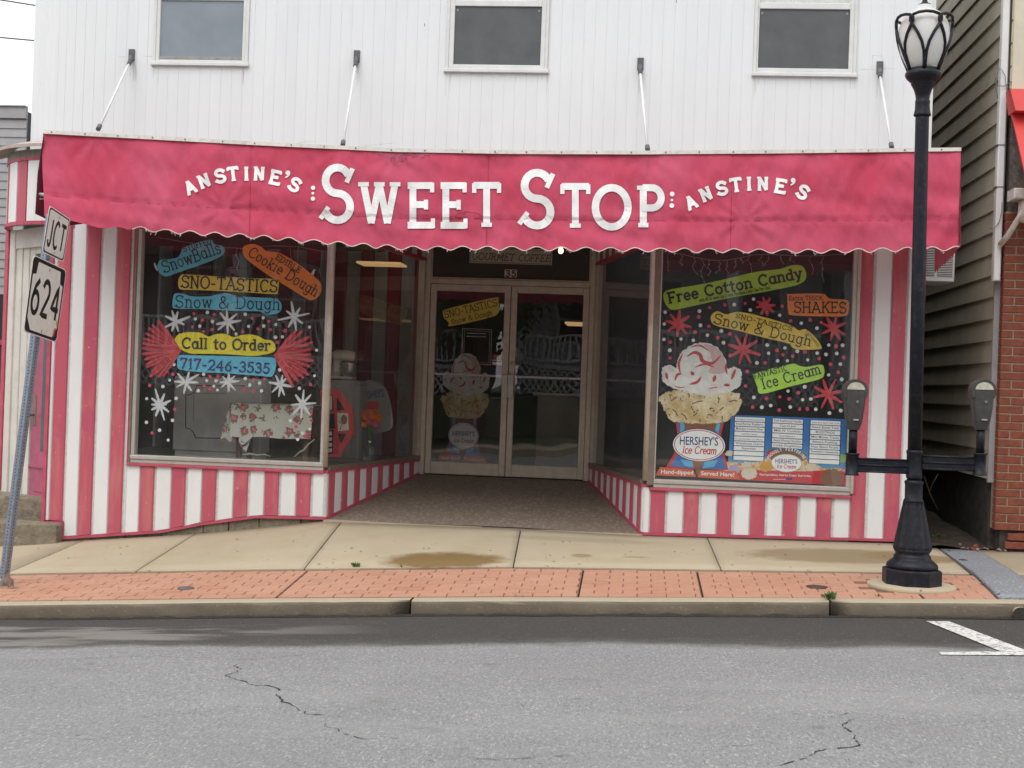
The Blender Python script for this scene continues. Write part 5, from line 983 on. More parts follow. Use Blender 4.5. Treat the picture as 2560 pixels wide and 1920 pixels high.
dots(dwR, z3, [(140, 768), (505, 757), (130, 893), (515, 908), (127, 1057), (308, 1053), (440, 1067), (590, 1012), (737, 968), (190, 1173), (875, 687), (1045, 745), (1080, 628), (1358, 800), (1588, 885), (1755, 938), (1225, 1117), (1413, 1148), (1240, 1205), (1545, 1183), (1757, 1203), (1850, 1217), (1965, 1207), (1880, 1117), (2027, 1120), (1337, 1285), (1440, 1285), (1655, 1275), (1117, 1307), (2003, 1320), (1878, 1435), (2018, 1482), (1625, 1562), (1447, 1607), (760, 1092)], me_w)
dots(dwR, z3, [(615, 718), (775, 690), (497, 817), (457, 980), (605, 918), (197, 1085), (193, 1255), (700, 1040), (828, 998), (992, 675), (1385, 705), (1475, 860), (1683, 850), (1800, 875), (1958, 1130), (1328, 1173), (1393, 1220), (1497, 1235), (1627, 1190), (1778, 1260), (2040, 1248), (1897, 1322), (1205, 1307), (1980, 1405), (1013, 1398), (995, 1553), (1555, 1623), (1135, 1218), (832, 1228)], me_p)
dots(dwR, z4, [(1083, 653), (1262, 740), (1168, 758), (1470, 755), (1603, 678), (1690, 670), (1742, 780), (1887, 820), (2007, 793)], me_w); dots(dwR, z4, [(1220, 662), (1360, 647), (1458, 668), (1353, 788), (1570, 778), (1652, 776), (1070, 755)], me_p)
sign_on(dwR, [(bl(z3, [(120, 610), (130, 560), (200, 525), (500, 475), (760, 420), (1100, 340), (1350, 310), (1480, 270), (1580, 270), (1630, 320), (1640, 400), (1600, 450), (1500, 490), (1200, 550), (800, 620), (400, 710), (220, 740), (150, 690)]), 0)],
        [S(z3, 'Free Cotton Candy', 182, 672, 1598, 402, 108, .20, k3, kw=dict(serif=True, sp=.12, sl=.10)), S(z3, 'with $5 or more Ice Cream Purchase Limit One Per Visit', 505, 660, 1262, 520, 34, .13, k3, kw=dict(serif=True, sp=.10, sl=.08))], 'painted_sign', 'long green painted sign reading Free Cotton Candy', ['pt_green', 'ink'])
sign_on(dwR, [(bl(z3, [(1440, 600), (1460, 575), (1800, 570), (1860, 600), (1900, 625), (2060, 635), (2095, 670), (2090, 770), (2040, 810), (1800, 812), (1500, 800), (1450, 770)]), 0)], [S(z3, 'Extra THICK', 1458, 640, 1815, 635, 42, .15, k3, kw=small), S(z3, 'SHAKES', 1510, 772, 2065, 775, 112, .12, k3)], 'painted_sign', 'orange painted sign reading Extra THICK SHAKES', ['pt_orange', 'ink'])
sign_on(dwR, [(bl(z3, [(625, 850), (640, 790), (700, 758), (790, 790), (900, 765), (1050, 785), (1300, 850), (1480, 910), (1560, 960), (1640, 950), (1750, 1050), (1800, 1130), (1780, 1160), (1550, 1165), (1480, 1130), (1450, 1100), (1200, 1040), (900, 960), (680, 910)]), 0)],
        [S(z3, 'SNO-TASTICS', 885, 825, 1488, 968, 46, .15, k3, kw=small), S(z3, 'Snow & Dough', 652, 885, 1680, 1128, 108, .105, k3), S(z3, 'FANTASTIC', 1632, 975, 1768, 1142, 24, .12, k3, kw=small)], 'painted_sign', 'slanted yellow painted sign reading SNO-TASTICS Snow and Dough', ['pt_yel', 'ink'])
sign_on(dwR, [(bl(z3, [(1075, 1430), (1100, 1415), (1300, 1360), (1500, 1315), (1560, 1335), (1640, 1350), (1800, 1325), (1830, 1370), (1830, 1430), (1780, 1480), (1500, 1550), (1170, 1635), (1120, 1560)]), 0)], [S(z3, 'FANTASTIC', 1092, 1478, 1440, 1385, 56, .13, k3, kw=small), S(z3, 'Ice Cream', 1180, 1588, 1800, 1418, 108, .125, k3)], 'painted_sign', 'lime green painted sign reading FANTASTIC Ice Cream', ['pt_lime', 'ink'])
GD = REC-.012; kd = 460/2212
sign_on(doors[0][0], [(catmull(mapz(d1, [(325, 880), (345, 840), (600, 770), (960, 690), (990, 720), (1000, 830), (985, 880), (900, 930), (430, 1035), (395, 1005), (372, 968), (335, 935)]), 4), 0)], [S(d1, 'SNO-TASTICS', 352, 940, 980, 790, 86, .10, kd), S(d1, 'Snow & Dough', 432, 1015, 920, 898, 58, .11, kd)], 'painted_sign', 'tilted yellow SNO-TASTICS sign on the door glass', ['pt_yel', 'ink'], GD+.004)
# ---- printed ice cream decal and flavour poster
set_type(['Hand-dipped', 'Served Here!', "HERSHEY'S", 'Real Ingredients. Real Ice Cream. Real Smiles.', 'PROUDLY FEATURING'], .012)
def jag(P, n=4, a=5, seed=1):
    rr = random.Random(seed); out = []
    for p in catmull(P, n): out.append((p[0]+rr.uniform(-a, a), p[1]+rr.uniform(-a, a)))
    return out
CONE = ['pr_red', 'pr_blue', 'pr_cone', 'pr_white', 'pr_navy', 'pr_orange', 'pr_cookie', 'pr_scoop', 'pr_pinkred', 'pr_sky', 'pr_choc', 'pr_blush']
def cone_decal(T, Y, parent, label, ks):
    Q = lambda P: [T(*p) for p in P]; mb = MB()
    poly(mb, Q([(250, 920), (272, 1050), (265, 1150), (225, 1270), (150, 1392), (300, 1410), (812, 1425), (790, 1330), (740, 1150), (735, 1040), (765, 925)]), Y, 0)
    poly(mb, Q([(272, 922), (300, 1050), (292, 1160), (262, 1270), (190, 1385), (430, 1412), (440, 1345), (545, 1345), (525, 1412), (792, 1418), (765, 1330), (712, 1150), (706, 1040), (738, 925)]), Y-.0004, 1)
    for pp in ([(300, 924), (360, 924), (340, 1000), (300, 1040)], [(690, 926), (728, 926), (705, 1040), (672, 1000)], [(300, 1310), (430, 1330), (440, 1400), (350, 1380)], [(560, 1335), (700, 1320), (660, 1390), (540, 1405)]): poly(mb, Q(pp), Y-.0007, 9)
    poly(mb, Q([(335, 922), (690, 926), (665, 1010), (360, 1010)]), Y-.0010, 2); poly(mb, Q([(430, 1330), (550, 1330), (487, 1500)]), Y-.0032, 2)
    poly(mb, Q([(85, 1392), (440, 1422), (472, 1500), (35, 1482)]), Y-.0014, 5); poly(mb, Q([(515, 1424), (895, 1437), (937, 1530), (487, 1502)]), Y-.0014, 5)
    for rx, ry, m, o in ((285, 178, 4, .0018), (277, 170, 3, .0021), (266, 160, 0, .0024), (257, 152, 3, .0027)): poly(mb, Q(ell(500, 1160, rx, ry, 44, .05)), Y-o, m)
    poly(mb, jag(Q([(70, 680), (110, 620), (200, 590), (300, 580), (880, 600), (925, 660), (960, 700), (930, 760), (900, 820), (840, 870), (780, 915), (600, 935), (400, 930), (260, 915), (180, 880), (130, 790), (110, 730)]), 7, 9*ks, 3), Y-.0030, 6)
    poly(mb, jag(Q([(105, 400), (115, 330), (190, 310), (258, 340), (268, 270), (320, 170), (420, 95), (540, 75), (660, 100), (740, 170), (785, 270), (800, 345), (880, 330), (945, 375), (950, 450), (935, 530), (870, 570), (780, 610), (700, 605), (560, 635), (400, 600), (300, 575), (200, 540), (120, 490)]), 7, 7*ks, 4), Y-.0036, 7)
    poly(mb, smooth([T(*p) for p in [(540, 80), (660, 108), (735, 175), (778, 270), (790, 370), (700, 405), (600, 385), (640, 300), (620, 180)]], 4), Y-.0038, 11)
    for k, (pl_, w_) in enumerate([([(325, 190), (285, 290), (300, 395)], 22), ([(410, 118), (510, 102), (600, 155)], 16), ([(375, 215), (450, 175), (510, 200), (540, 265), (640, 290), (725, 215)], 34), ([(460, 330), (560, 300), (660, 330)], 18), ([(245, 470), (270, 412), (312, 402)], 24), ([(405, 512), (480, 490), (520, 438)], 26), ([(240, 530), (290, 548), (352, 542)], 10), ([(605, 558), (695, 545)], 10), ([(655, 480), (672, 425)], 34), ([(150, 395), (162, 455)], 26), ([(848, 455), (885, 360)], 28), ([(770, 522), (822, 522)], 26), ([(420, 385), (440, 410)], 34), ([(780, 310), (795, 400)], 20)]):
        ribbon(mb, smooth([T(*p) for p in pl_], 6), w_*ks*1.15, const(Y-.0040-.00015*k), 8, .2, 3, .5)
    for k, (a, b, c_, d) in enumerate([(205, 690, 260, 650), (430, 720, 540, 690), (700, 650, 705, 715), (820, 700, 900, 690), (310, 825, 370, 890), (480, 820, 440, 850), (590, 840, 640, 850), (720, 790, 760, 760), (740, 850, 745, 890), (220, 780, 270, 850), (385, 615, 392, 650)]): ribbon(mb, [T(a, b), T((a+c_)/2+8, (b+d)/2-9), T(c_, d)], 13*ks, const(Y-.0034-.0001*(k % 3)), 10, .2)
    printed(mb, "HERSHEY'S", T(295, 1155), T(702, 1166), 92*ks, Y-.0033, 4); lettering(mb, 'Ice Cream', T(318, 1246), T(682, 1258), 76*ks, Y-.0031, .14, 0, False, .06, .18)
    printed(mb, 'Hand-dipped', T(95, 1462), T(437, 1474), 45*ks, Y-.0022, 3); printed(mb, 'Served Here!', T(522, 1478), T(873, 1496), 45*ks, Y-.0022, 3)
    return mb.build('ice_cream_decal', CONE, parent, label, 'decal')
cone_decal(z4, GY+.014, None, 'tall printed ice cream cone decal at the left of the right window', k3)
def Tdoor(x, y): return d2(572+(x-500)*.66-(y-1160)*.015, 910+(y-1160)*.91)
cone_decal(Tdoor, REC+.55, None, 'dim printed ice cream cone decal behind the left door glass', .62*kd)
FV = [["OATMEAL COOKIE CRAVING", "Road Runner Raspberry", "Midnight Caramel River", "COTTON CANDY", "Caramel Chocolate Cookie Monster", "Whitehouse Cherry", "Superman", "", ""], ["Old-Fashioned Vanilla", "Cup-O-Joe", "Milk N' Cookies", "RASPBERRY", "Award Winning Chocolate", "Cookie Doughlicious"], ["PEANUT BUTTER CUP", "Peanut Butter Twist", "MOOSETRACKS", "Mint Moose Tracks", "Banana Pudding", "Nuts About Pecans", "Strawberry Cheesecake", "", ""]]
SM = {"OATMEAL COOKIE CRAVING", "COTTON CANDY", "RASPBERRY", "PEANUT BUTTER CUP", "Caramel Chocolate Cookie Monster"}
set_type([t for r_ in FV for t in r_ if t], .006)
mb = MB(); PY = GY+.016; Q = lambda P: [z4(*p) for p in P]
poly(mb, Q([(840, 838), (2070, 885), (2050, 1592), (800, 1522)]), PY, 0)
poly(mb, jag(Q([(802, 1330), (900, 1345), (1100, 1350), (1240, 1290), (1600, 1300), (1800, 1390), (2052, 1400), (2050, 1470), (802, 1460)]), 3, 3, 5), PY-.0004, 7)
poly(mb, catmull(Q([(1225, 1250), (1260, 1205), (1400, 1200), (1560, 1225), (1640, 1260), (1600, 1330), (1300, 1330)]), 4), PY-.0006, 8)
poly(mb, Q([(802, 1440), (1000, 1420), (1250, 1430), (1600, 1440), (1900, 1425), (2052, 1440), (2050, 1591), (800, 1521)]), PY-.0008, 3)
for c_, r_, m in [((1210, 1390), 70, 9), ((870, 1420), 62, 10), ((1030, 1460), 85, 11), ((1910, 1510), 120, 12), ((1690, 1390), 60, 11), ((1260, 1260), 45, 3), ((1010, 1380), 50, 11), ((2020, 1300), 60, 13), ((820, 1250), 40, 11)]: poly(mb, jag(Q(ell(c_[0], c_[1], r_, r_*.8, 12)), 3, 2, c_[0]), PY-.0012, m)
for pi, (tl, tr, br, b_l, rows) in enumerate([((875, 855), (1212, 868), (1195, 1335), (855, 1320), FV[0]), ((1275, 872), (1615, 888), (1605, 1205), (1265, 1185), FV[1]), ((1680, 890), (2015, 905), (2000, 1372), (1660, 1355), FV[2])]):
    tl, tr, br, b_l = (np.array(p, float) for p in (tl, tr, br, b_l)); poly(mb, Q([tl, tr, br, b_l]), PY-.0016, 2); n_ = len(rows)
    bil = lambda u, v: (tl*(1-u)+tr*u)*(1-v)+(b_l*(1-u)+br*u)*v
    for i, t in enumerate(rows):
        v0, v1 = (i+.08)/n_, (i+.92)/n_; poly(mb, [z4(*bil(u, v)) for u, v in ((.03, v0), (.97, v0), (.97, v1), (.03, v1))], PY-.0020, 1)
        if t: wd = .5 if t in ('COTTON CANDY', 'RASPBERRY') else .86 if len(t) > 16 else .055*len(t); hh = 14 if t in SM else 25; printed(mb, t, z4(*bil(.5-wd/2, (i+.68)/n_)), z4(*bil(.5+wd/2, (i+.68)/n_)), hh*k3, PY-.0024, 4)
for rx, ry, m, o in ((165, 98, 5, .0026), (157, 91, 1, .0029)): poly(mb, Q(ell(1430, 1352, rx, ry, 40, .04)), PY-o, m)
printed(mb, "HERSHEY'S", z4(1312, 1352), z4(1546, 1358), 50*k3, PY-.0033, 2); lettering(mb, 'Ice Cream', z4(1325, 1404), z4(1530, 1410), 40*k3, PY-.0033, .15, 3, False, .06, .18)
for i, ch in enumerate('PROUDLY FEATURING'):
    a = math.radians(158-136*i/16); cx, cy = 1430+190*math.cos(a), 1345-125*math.sin(a)
    if ch != ' ': r_ = math.radians(90)-a; p0 = z4(cx-9*math.cos(r_), cy-9*math.sin(r_)); p1 = z4(cx+9*math.cos(r_), cy+9*math.sin(r_)); lettering(mb, ch, p0, p1, 30*k3, PY-.0036, .2, 1, False)
printed(mb, 'Real Ingredients. Real Ice Cream. Real Smiles.', z4(1145, 1482), z4(1692, 1498), 22*k3, PY-.0016, 1)
poly(mb, Q([(1290, 1522), (1420, 1522), (1420, 1526), (1290, 1526)]), PY-.0016, 1); poly(mb, Q([(1430, 1506), (1490, 1508), (1490, 1534), (1430, 1532)]), PY-.0016, 2)
mb.build('flavour_poster', ['pr_menu', 'pr_white', 'pr_navy', 'pr_red', 'pr_black', 'plate_tan', 'pr_sky', 'pr_mound', 'pr_choc', 'pr_gold', 'pr_lilac', 'pr_cream', 'pr_choc', 'pr_green'], None, 'blue and red printed flavour poster listing ice creams in the right window', 'poster')
# framed notice and card sticker on the left door
mb = MB(); Yd = REC+.004
for o in (0, 22):
    c_ = [(560+o, 1062+o), (908-o, 1078+o), (898-o, 1502-o), (550+o, 1490-o)]
    for p, q_ in zip(c_, c_[1:]+c_[:1]): ribbon(mb, [d1(*p), d1(*q_)], 1.6 if o == 0 else .9, const(Yd-.0003*o/22), 0, .2)
for y0, x1 in ((1120, 840), (1158, 838)): ribbon(mb, [d1(610, y0), d1(x1, y0+6)], 2.2, const(Yd-.001), 0)
mb.build('door_notice', 'flake', None, 'pale double outline of a notice frame on the left door glass', 'notice')
mb = MB(); poly(mb, [d1(*p) for p in [(922, 1376), (1036, 1380), (1034, 1442), (920, 1438)]], Yd, 0); poly(mb, [d1(*p) for p in [(920, 1440), (1034, 1444), (1033, 1505), (919, 1500)]], Yd, 1); poly(mb, [d1(*p) for p in [(921, 1450), (1030, 1454), (1029, 1470), (920, 1466)]], Yd-.001, 4)
for c_, m in (((962, 1409), 2), ((995, 1410), 3)): poly(mb, [d1(*p) for p in ell(*c_, 28, 26, 20)], Yd-.001-.0004*m, m)
mb.build('card_sticker', ['pr_choc', 'pr_white', 'pr_red', 'pr_gold', 'pr_navy'], None, 'small red and blue payment card sticker on the left door glass', 'sticker')
# ================================================================== inside the shop
ZP = ZS-.02
def ibox(x0, x1, y0, y1, z0, z1, mt, nm): mb = MB(); mb.box(x0, x1, y0, y1, z0, z1); return mb.build(nm, mt, shop)
mb = MB(); mb.hexa([(XL+.02, .11, ZP-.05), (L0.x-.03, .11, ZP-.05), (L1.x-.05, 2.58, ZP-.05), (XL+.02, 2.58, ZP-.05)], [(XL+.02, .11, ZP), (L0.x-.03, .11, ZP), (L1.x-.05, 2.58, ZP), (XL+.02, 2.58, ZP)]); mb.build('display_floor', 'shelf', shop)
mb = MB(); mb.hexa([(R0.x+.03, .11, ZP-.09), (XR-.03, .11, ZP-.09), (XR-.03, 2.58, ZP-.09), (R1.x+.05, 2.58, ZP-.09)], [(R0.x+.03, .11, ZP-.04), (XR-.03, .11, ZP-.04), (XR-.03, 2.58, ZP-.04), (R1.x+.05, 2.58, ZP-.04)]); mb.build('display_floor', 'shelf', shop)
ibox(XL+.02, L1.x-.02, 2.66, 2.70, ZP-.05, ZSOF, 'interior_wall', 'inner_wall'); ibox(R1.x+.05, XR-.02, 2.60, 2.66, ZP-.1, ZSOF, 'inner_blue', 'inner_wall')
x = XL+.05; k = 0
while x < L1.x-.08:
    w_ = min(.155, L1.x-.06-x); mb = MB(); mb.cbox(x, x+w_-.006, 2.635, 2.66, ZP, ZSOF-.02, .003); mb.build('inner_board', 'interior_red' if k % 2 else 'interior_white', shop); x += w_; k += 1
ibox(XL+.02, L0.x-.03, .11, 2.6, ZHD+.10, ZHD+.13, 'interior_wall', 'display_ceiling'); ibox(R0.x+.03, XR-.02, .11, 2.6, ZHD+.10, ZHD+.13, 'interior_wall', 'display_ceiling'); ibox(XL+.02, XL+.05, .11, 2.6, ZP, ZHD+.1, 'interior_wall', 'inner_wall')
ibox(L1.x-.02, L1.x, REC+.08, 7, CZ-1.03, ZSOF, 'interior_wall', 'inner_wall'); ibox(R1.x+.6, R1.x+.63, REC+.2, 7, CZ-1.03, ZSOF, 'interior_wall', 'inner_wall'); ibox(L1.x-1, R1.x+1.5, 7, 7.05, CZ-1.2, ZSOF, 'interior_wall', 'inner_wall'); ibox(L1.x-1, R1.x+1.5, REC+.07, 7, CZ-1.1, CZ-1.04, 'interior_wall', 'inner_floor'); ibox(L1.x-1, R1.x+1.5, REC+.07, 7, ZSOF-.02, ZSOF+.05, 'ceiling', 'inner_ceiling')
mb = MB(); mb.box(-1.90, -1.42, 1.95, 2.35, CZ+1.235, CZ+1.255); mb.build('ceiling_light', 'tube_light', shop)  # hanging fluorescent ceiling light
mb = MB(); c_ = U(1445, 812, 4.5); mb.box(c_.x-.15, c_.x+.35, 4.2, 4.9, c_.z, c_.z+.02); mb.build('ceiling_light', 'tube_light', shop)  # added glowing slab standing in for a yellow reflection in the door glass
# counter, freezer and shelves glimpsed through the doors
def item(name, label, cat, fn, group=None):
    mb = MB(); mats = fn(mb); return mb.build(name, mats, None, label, cat, group)
item('shop_counter', 'pale shop counter glimpsed through the right door glass', 'counter', lambda mb: (mb.cbox(-.1, 1.2, 4.6, 5.2, CZ-1.04, CZ-.14, .01), mb.cbox(-.15, 1.25, 4.55, 5.25, CZ-.139, CZ-.10, .01)) and ['cabinet'])
item('ice_cream_freezer', 'white chest freezer glimpsed through the left door glass', 'freezer', lambda mb: (mb.cbox(-1.12, -.5, 4.2, 4.9, CZ-1.04, CZ-.2, .02), mb.cbox(-1.14, -.48, 4.18, 4.92, CZ-.199, CZ-.16, .01, 1)) and ['interior_white', 'steel_bright'])
# left display
def zx(px, py, Y): p = U(px, py, Y); return p.x, p.z
x0, zt = zx(437, 940, .95); x1, _ = zx(655, 940, .95)
mb = MB(); mb.cbox(x0, x1, .95, 1.3, ZP+.07, zt, .008); mb.cbox(x0+.02, x1-.02, .97, 1.28, ZP+.001, ZP+.069, .004)
cab = mb.build('grey_cabinet', ['cabinet'], None, 'pale grey cabinet with a carved panel outline in the left window', 'cabinet')
mb = MB(); ribbon(mb, mapz(z2, [(1200, 728), (672, 724), (662, 760), (640, 800), (600, 825), (552, 832), (548, 1192), (600, 1205), (640, 1250), (655, 1303), (1200, 1312)]), 2.2, const(.946)); ribbon(mb, mapz(z2, [(1000, 810), (640, 810), (632, 1120)]), .9, const(.946)); mb.build('panel_moulding', 'cabinet_line', cab)
x0, zb = zx(636, 1003, 1.35); x1, zt = zx(760, 942, 1.35); mb = MB(); mb.cbox(x0, x1, 1.35, 1.7, ZP+.001, zt, .01)
for k in range(3): mb.cbox(x0+.02, x1-.02, 1.335, 1.36, zt-.08-.09*k, zt-.015-.09*k, .006)
mb.build('wooden_chest', 'wood_dark', None, 'dark wooden drawer chest behind the flowered tablecloth', 'chest')
xt0, ztb = zx(578, 1007, .42); xt1, _ = zx(782, 1010, .42)
tb = thing('display_table', 'small wooden table under a flowered cloth in the left window', 'table', ((xt0+xt1)/2, .65, ZP))
mb = MB(); mb.cbox(xt0+.02, xt1-.02, .44, .88, ztb-.05, ztb-.012, .006); mb.build('table_top', 'wood_dark', tb)
for a in (xt0+.05, xt1-.09):
    for y in (.46, .82): mb = MB(); mb.box(a, a+.045, y, y+.045, ZP+.001, ztb-.051); mb.build('leg', 'wood_dark', tb)
mb = MB(); n_ = 30; zf = U(680, 1095, .4).z; rows = []
def clothpt(i, j):
    x = xt0+(xt1-xt0)*i/n_
    if j <= 4: return (x, .90-.46*j/4, ztb+.002*math.sin(i))
    t = (j-4)/8; return (x+.012*math.sin(i*.8)*t, .43-.010*math.sin(i*.55)*t-.012*t, ztb-(ztb-zf)*t-.006*math.sin(i*.4)*t)
for j in range(13): rows.append([mb.V(clothpt(i, j)) for i in range(n_+1)])
for j in range(12):
    for i in range(n_): mb.F((rows[j][i], rows[j][i+1], rows[j+1][i+1], rows[j+1][i]), 0, True)
lw = [mb.V((xt0, .90, ztb)), mb.V((xt0, .43, ztb)), mb.V((xt0-.06, .47, zf-.02)), mb.V((xt0-.11, .62, zf-.05)), mb.V((xt0-.13, .80, zf-.03)), mb.V((xt0-.10, .92, zf))]; mb.F(lw)
q = [U(*z2(*p), .46) for p in [(1045, 920), (1215, 932), (1195, 1040), (1165, 1180), (1135, 1335), (1040, 1345), (935, 1330), (965, 1190), (1005, 1050)]]; mb.face(q)
q = [U(*z2(*p), .44) for p in [(1140, 1330), (1290, 1285), (1265, 1330), (1215, 1470), (1160, 1400)]]; mb.face(q)
q = [U(*z2(*p), .415) for p in [(1215, 935), (1250, 1100), (1290, 1290), (1190, 1380), (1150, 1375), (1135, 1330), (1165, 1180), (1195, 1040)]]; mb.face(q)
mb.build('tablecloth', 'floral', None, 'white cloth with red roses hanging over the small table', 'tablecloth')
mb = MB(); mb.tube([U(*z2(*p), .3) for p in [(1182, 1492), (1260, 1482), (1340, 1496), (1420, 1488), (1490, 1508)]], [.010, .012, .009, .008, .004], 7); mb.tube([U(*z2(*p), .3) for p in [(1752, 1512), (1800, 1470), (1860, 1435), (1910, 1370), (1975, 1320)]], [.007, .009, .012, .009, .005], 7); mb.build('driftwood_branch', 'drift', None, 'bleached driftwood branch on the left window ledge', 'driftwood')
Yw = 1.25; x0, zt = zx(808, 949, Yw); x1, zb = zx(894, 1121, Yw); mb = MB(); mb.cbox(x0, x1, Yw, Yw+.5, ZP+.04, zt, .006); mb.cbox(x0+.02, x1-.02, Yw+.02, Yw+.4, ZP+.001, ZP+.039, .004); mb.build('small_fridge', 'interior_white', None, 'white boxy fridge behind the entrance corner glass', 'fridge')
mx, mz = zx(860, 948, Yw+.15); mt = thing('stand_mixer', 'cream and steel stand mixer on top of the white fridge', 'mixer', (mx, Yw+.15, mz))
def lm(nm, mtl, fn): mb = MB(); fn(mb); return mb.build(nm, mtl, mt)
ym = Yw+.2
lm('base', 'cream_enamel', lambda mb: mb.cbox(mx-.14, mx+.10, ym-.06, ym+.06, mz+.001, mz+.028, .006)); lm('column', 'cream_enamel', lambda mb: mb.tube([(mx-.10, ym, mz+.028), (mx-.09, ym, mz+.2)], [.05, .045], 10)); lm('head', 'cream_enamel', lambda mb: mb.tube([(mx-.15, ym, mz+.235), (mx-.10, ym, mz+.245), (mx+.02, ym, mz+.245), (mx+.09, ym, mz+.235), (mx+.10, ym, mz+.235)], [.03, .058, .056, .045, .02], 12))
lm('bowl', 'steel_bright', lambda mb: mb.lathe([(.045, .0), (.05, .01), (.075, .06), (.085, .13), (.09, .14)], (mx+.03, ym, mz+.03), 18)); lm('beater', 'steel_bright', lambda mb: mb.tube([(mx+.03, ym, mz+.2), (mx+.03, ym, mz+.1)], .012, 8))
Yo = .85; oc = [U(a, b, Yo) for a, b in [(800, 972), (845, 972), (882, 1020), (885, 1085), (856, 1130), (852, 1142), (800, 1143)]]
def octo(mb):
    mb.hexa([(p.x, Yo+.02, p.z) for p in oc][::-1], [(p.x, Yo, p.z) for p in oc][::-1], 0)
    for k, (P, m) in enumerate([([(812, 988), (832, 988), (834, 1027), (812, 1027)], 1), ([(842, 992), (862, 1024), (842, 1027)], 1), ([(808, 1034), (836, 1034), (838, 1072), (808, 1072)], 1), ([(843, 1032), (870, 1033), (872, 1075), (845, 1078)], 2), ([(810, 1076), (834, 1074), (832, 1134), (810, 1138)], 1), ([(845, 1084), (866, 1084), (852, 1110)], 1)]): poly(mb, P, Yo-.001-.0003*k, m)
    for k in range(2): poly(mb, [(815+k*10, 990), (820+k*10, 990), (820+k*10, 1024), (815+k*10, 1024)], Yo-.004, 2)
    for k in range(4): poly(mb, [(812, 1080+k*14), (830, 1079+k*14), (830, 1088+k*14), (812, 1090+k*14)], Yo-.004, 2)
    ribbon(mb, [(846, 1052), (855, 1060), (850, 1074)], 1.4, const(Yo-.005), 1); poly(mb, ell(860, 1049, 8, 12, 18), Yo-.0046, 3)
    return ['pr_pinkred', 'pr_black', 'pr_cream', 'pr_choc']
item('octagon_display', 'red octagonal display board with pictures behind the corner glass', 'display board', octo)
def hs(mb):
    Yh = 1.62; P = catmull([(898, 1040), (893, 985), (900, 962), (925, 950), (955, 962), (970, 985), (980, 1030), (975, 1075), (900, 1080)], 5); mb.hexa([U(*p, Yh+.01) for p in P], [U(*p, Yh) for p in P], 0); printed(mb, "HERSHEY'S", (899, 998), (960, 992), 20, Yh-.002, 1); poly(mb, ell(932, 1014, 17, 12, 20), Yh-.0015, 2); return ['interior_white', 'pr_navy', 'pr_pinkred']
item('ice_cream_sign', "pale rounded HERSHEY'S sign leaning behind the orange flowers", 'sign', hs)
jx, jz = zx(922, 1134, 1.45); jr = thing('glass_jar', 'clear glass jar with metal lid holding orange flowers', 'jar', (jx, 1.45, ZP)); mb = MB(); mb.lathe([(.055, .002), (.06, .01), (.06, .15), (.03, .18)], (jx, 1.45, ZP), 18); mb.build('body', 'jar_glass', jr); mb = MB(); mb.lathe([(.026, .181), (.026, .22), (.02, .225)], (jx, 1.45, ZP), 16); mb.build('lid', 'steel_bright', jr)
mb = MB(); fz = U(922, 1045, 1.45).z
for i in range(60):
    a, b = random.uniform(0, 6.28), random.uniform(-1, 1); r_ = .09*math.sqrt(random.random()); c = Vector((jx+r_*math.cos(a)*1.3-.01, 1.45+r_*math.sin(a)*.5, fz+.07*b))
    for k in range(5):
        t = k*1.256+a; mb.face([c, c+Vector((.03*math.cos(t), -.012, .03*math.sin(t))), c+Vector((.036*math.cos(t+.6), -.016, .036*math.sin(t+.6))), c+Vector((.03*math.cos(t+1.2), -.012, .03*math.sin(t+1.2)))], 0 if i < 46 else 1)
mb.tube([(jx, 1.45, ZP+.24), (jx-.01, 1.45, fz-.05)], .03, 6, 2); mb.build('flower_bunch', ['orange_flower', 'pink_flower', 'leaf'], None, 'bunch of orange and pink paper flowers behind the corner glass', 'flowers')
# icicle string lights
def lights(z_, pts, drops, lab, Y=.12):
    mb = MB(); mb.tube([U(*z_(*p), Y) for p in pts], .0022, 5)
    for x, y, l in drops:
        P = [(x, y)]; 
        for k in range(4): P.append((x+random.uniform(-28, 28), y+l*(k+1)/4))
        mb.tube([U(*z_(*p), Y) for p in P], .0018, 5)
        for p in P[1:]: q_ = U(*z_(*p), Y); mb.tube([q_, q_+Vector((random.uniform(-.02, .02), 0, -.016))], [.0035, .001], 5)
    mb.build('string_lights', 'flake', None, lab, 'string lights')
lights(z3, [(120, 130), (300, 148), (440, 180), (620, 215), (800, 215), (960, 185), (1060, 160), (1230, 150), (1450, 165), (1700, 170), (2050, 150)], [(170, 140, 180), (300, 150, 110), (450, 185, 170), (530, 200, 240), (610, 215, 150), (700, 215, 130), (800, 215, 120), (880, 200, 90), (960, 185, 50), (1045, 165, 170), (1165, 155, 110), (1225, 150, 120), (1385, 160, 80), (1490, 165, 70), (1690, 170, 180), (1830, 165, 270)], 'white icicle string lights across the top of the right window')
lights(z1, [(250, 150), (600, 210), (900, 250), (1150, 270), (1500, 240), (1800, 250), (2050, 300)], [(870, 240, 320), (1120, 265, 290), (980, 255, 120), (1290, 260, 260), (1700, 245, 170), (1800, 250, 200), (640, 215, 90), (2050, 300, 300)], 'faint icicle string lights across the top of the left window')
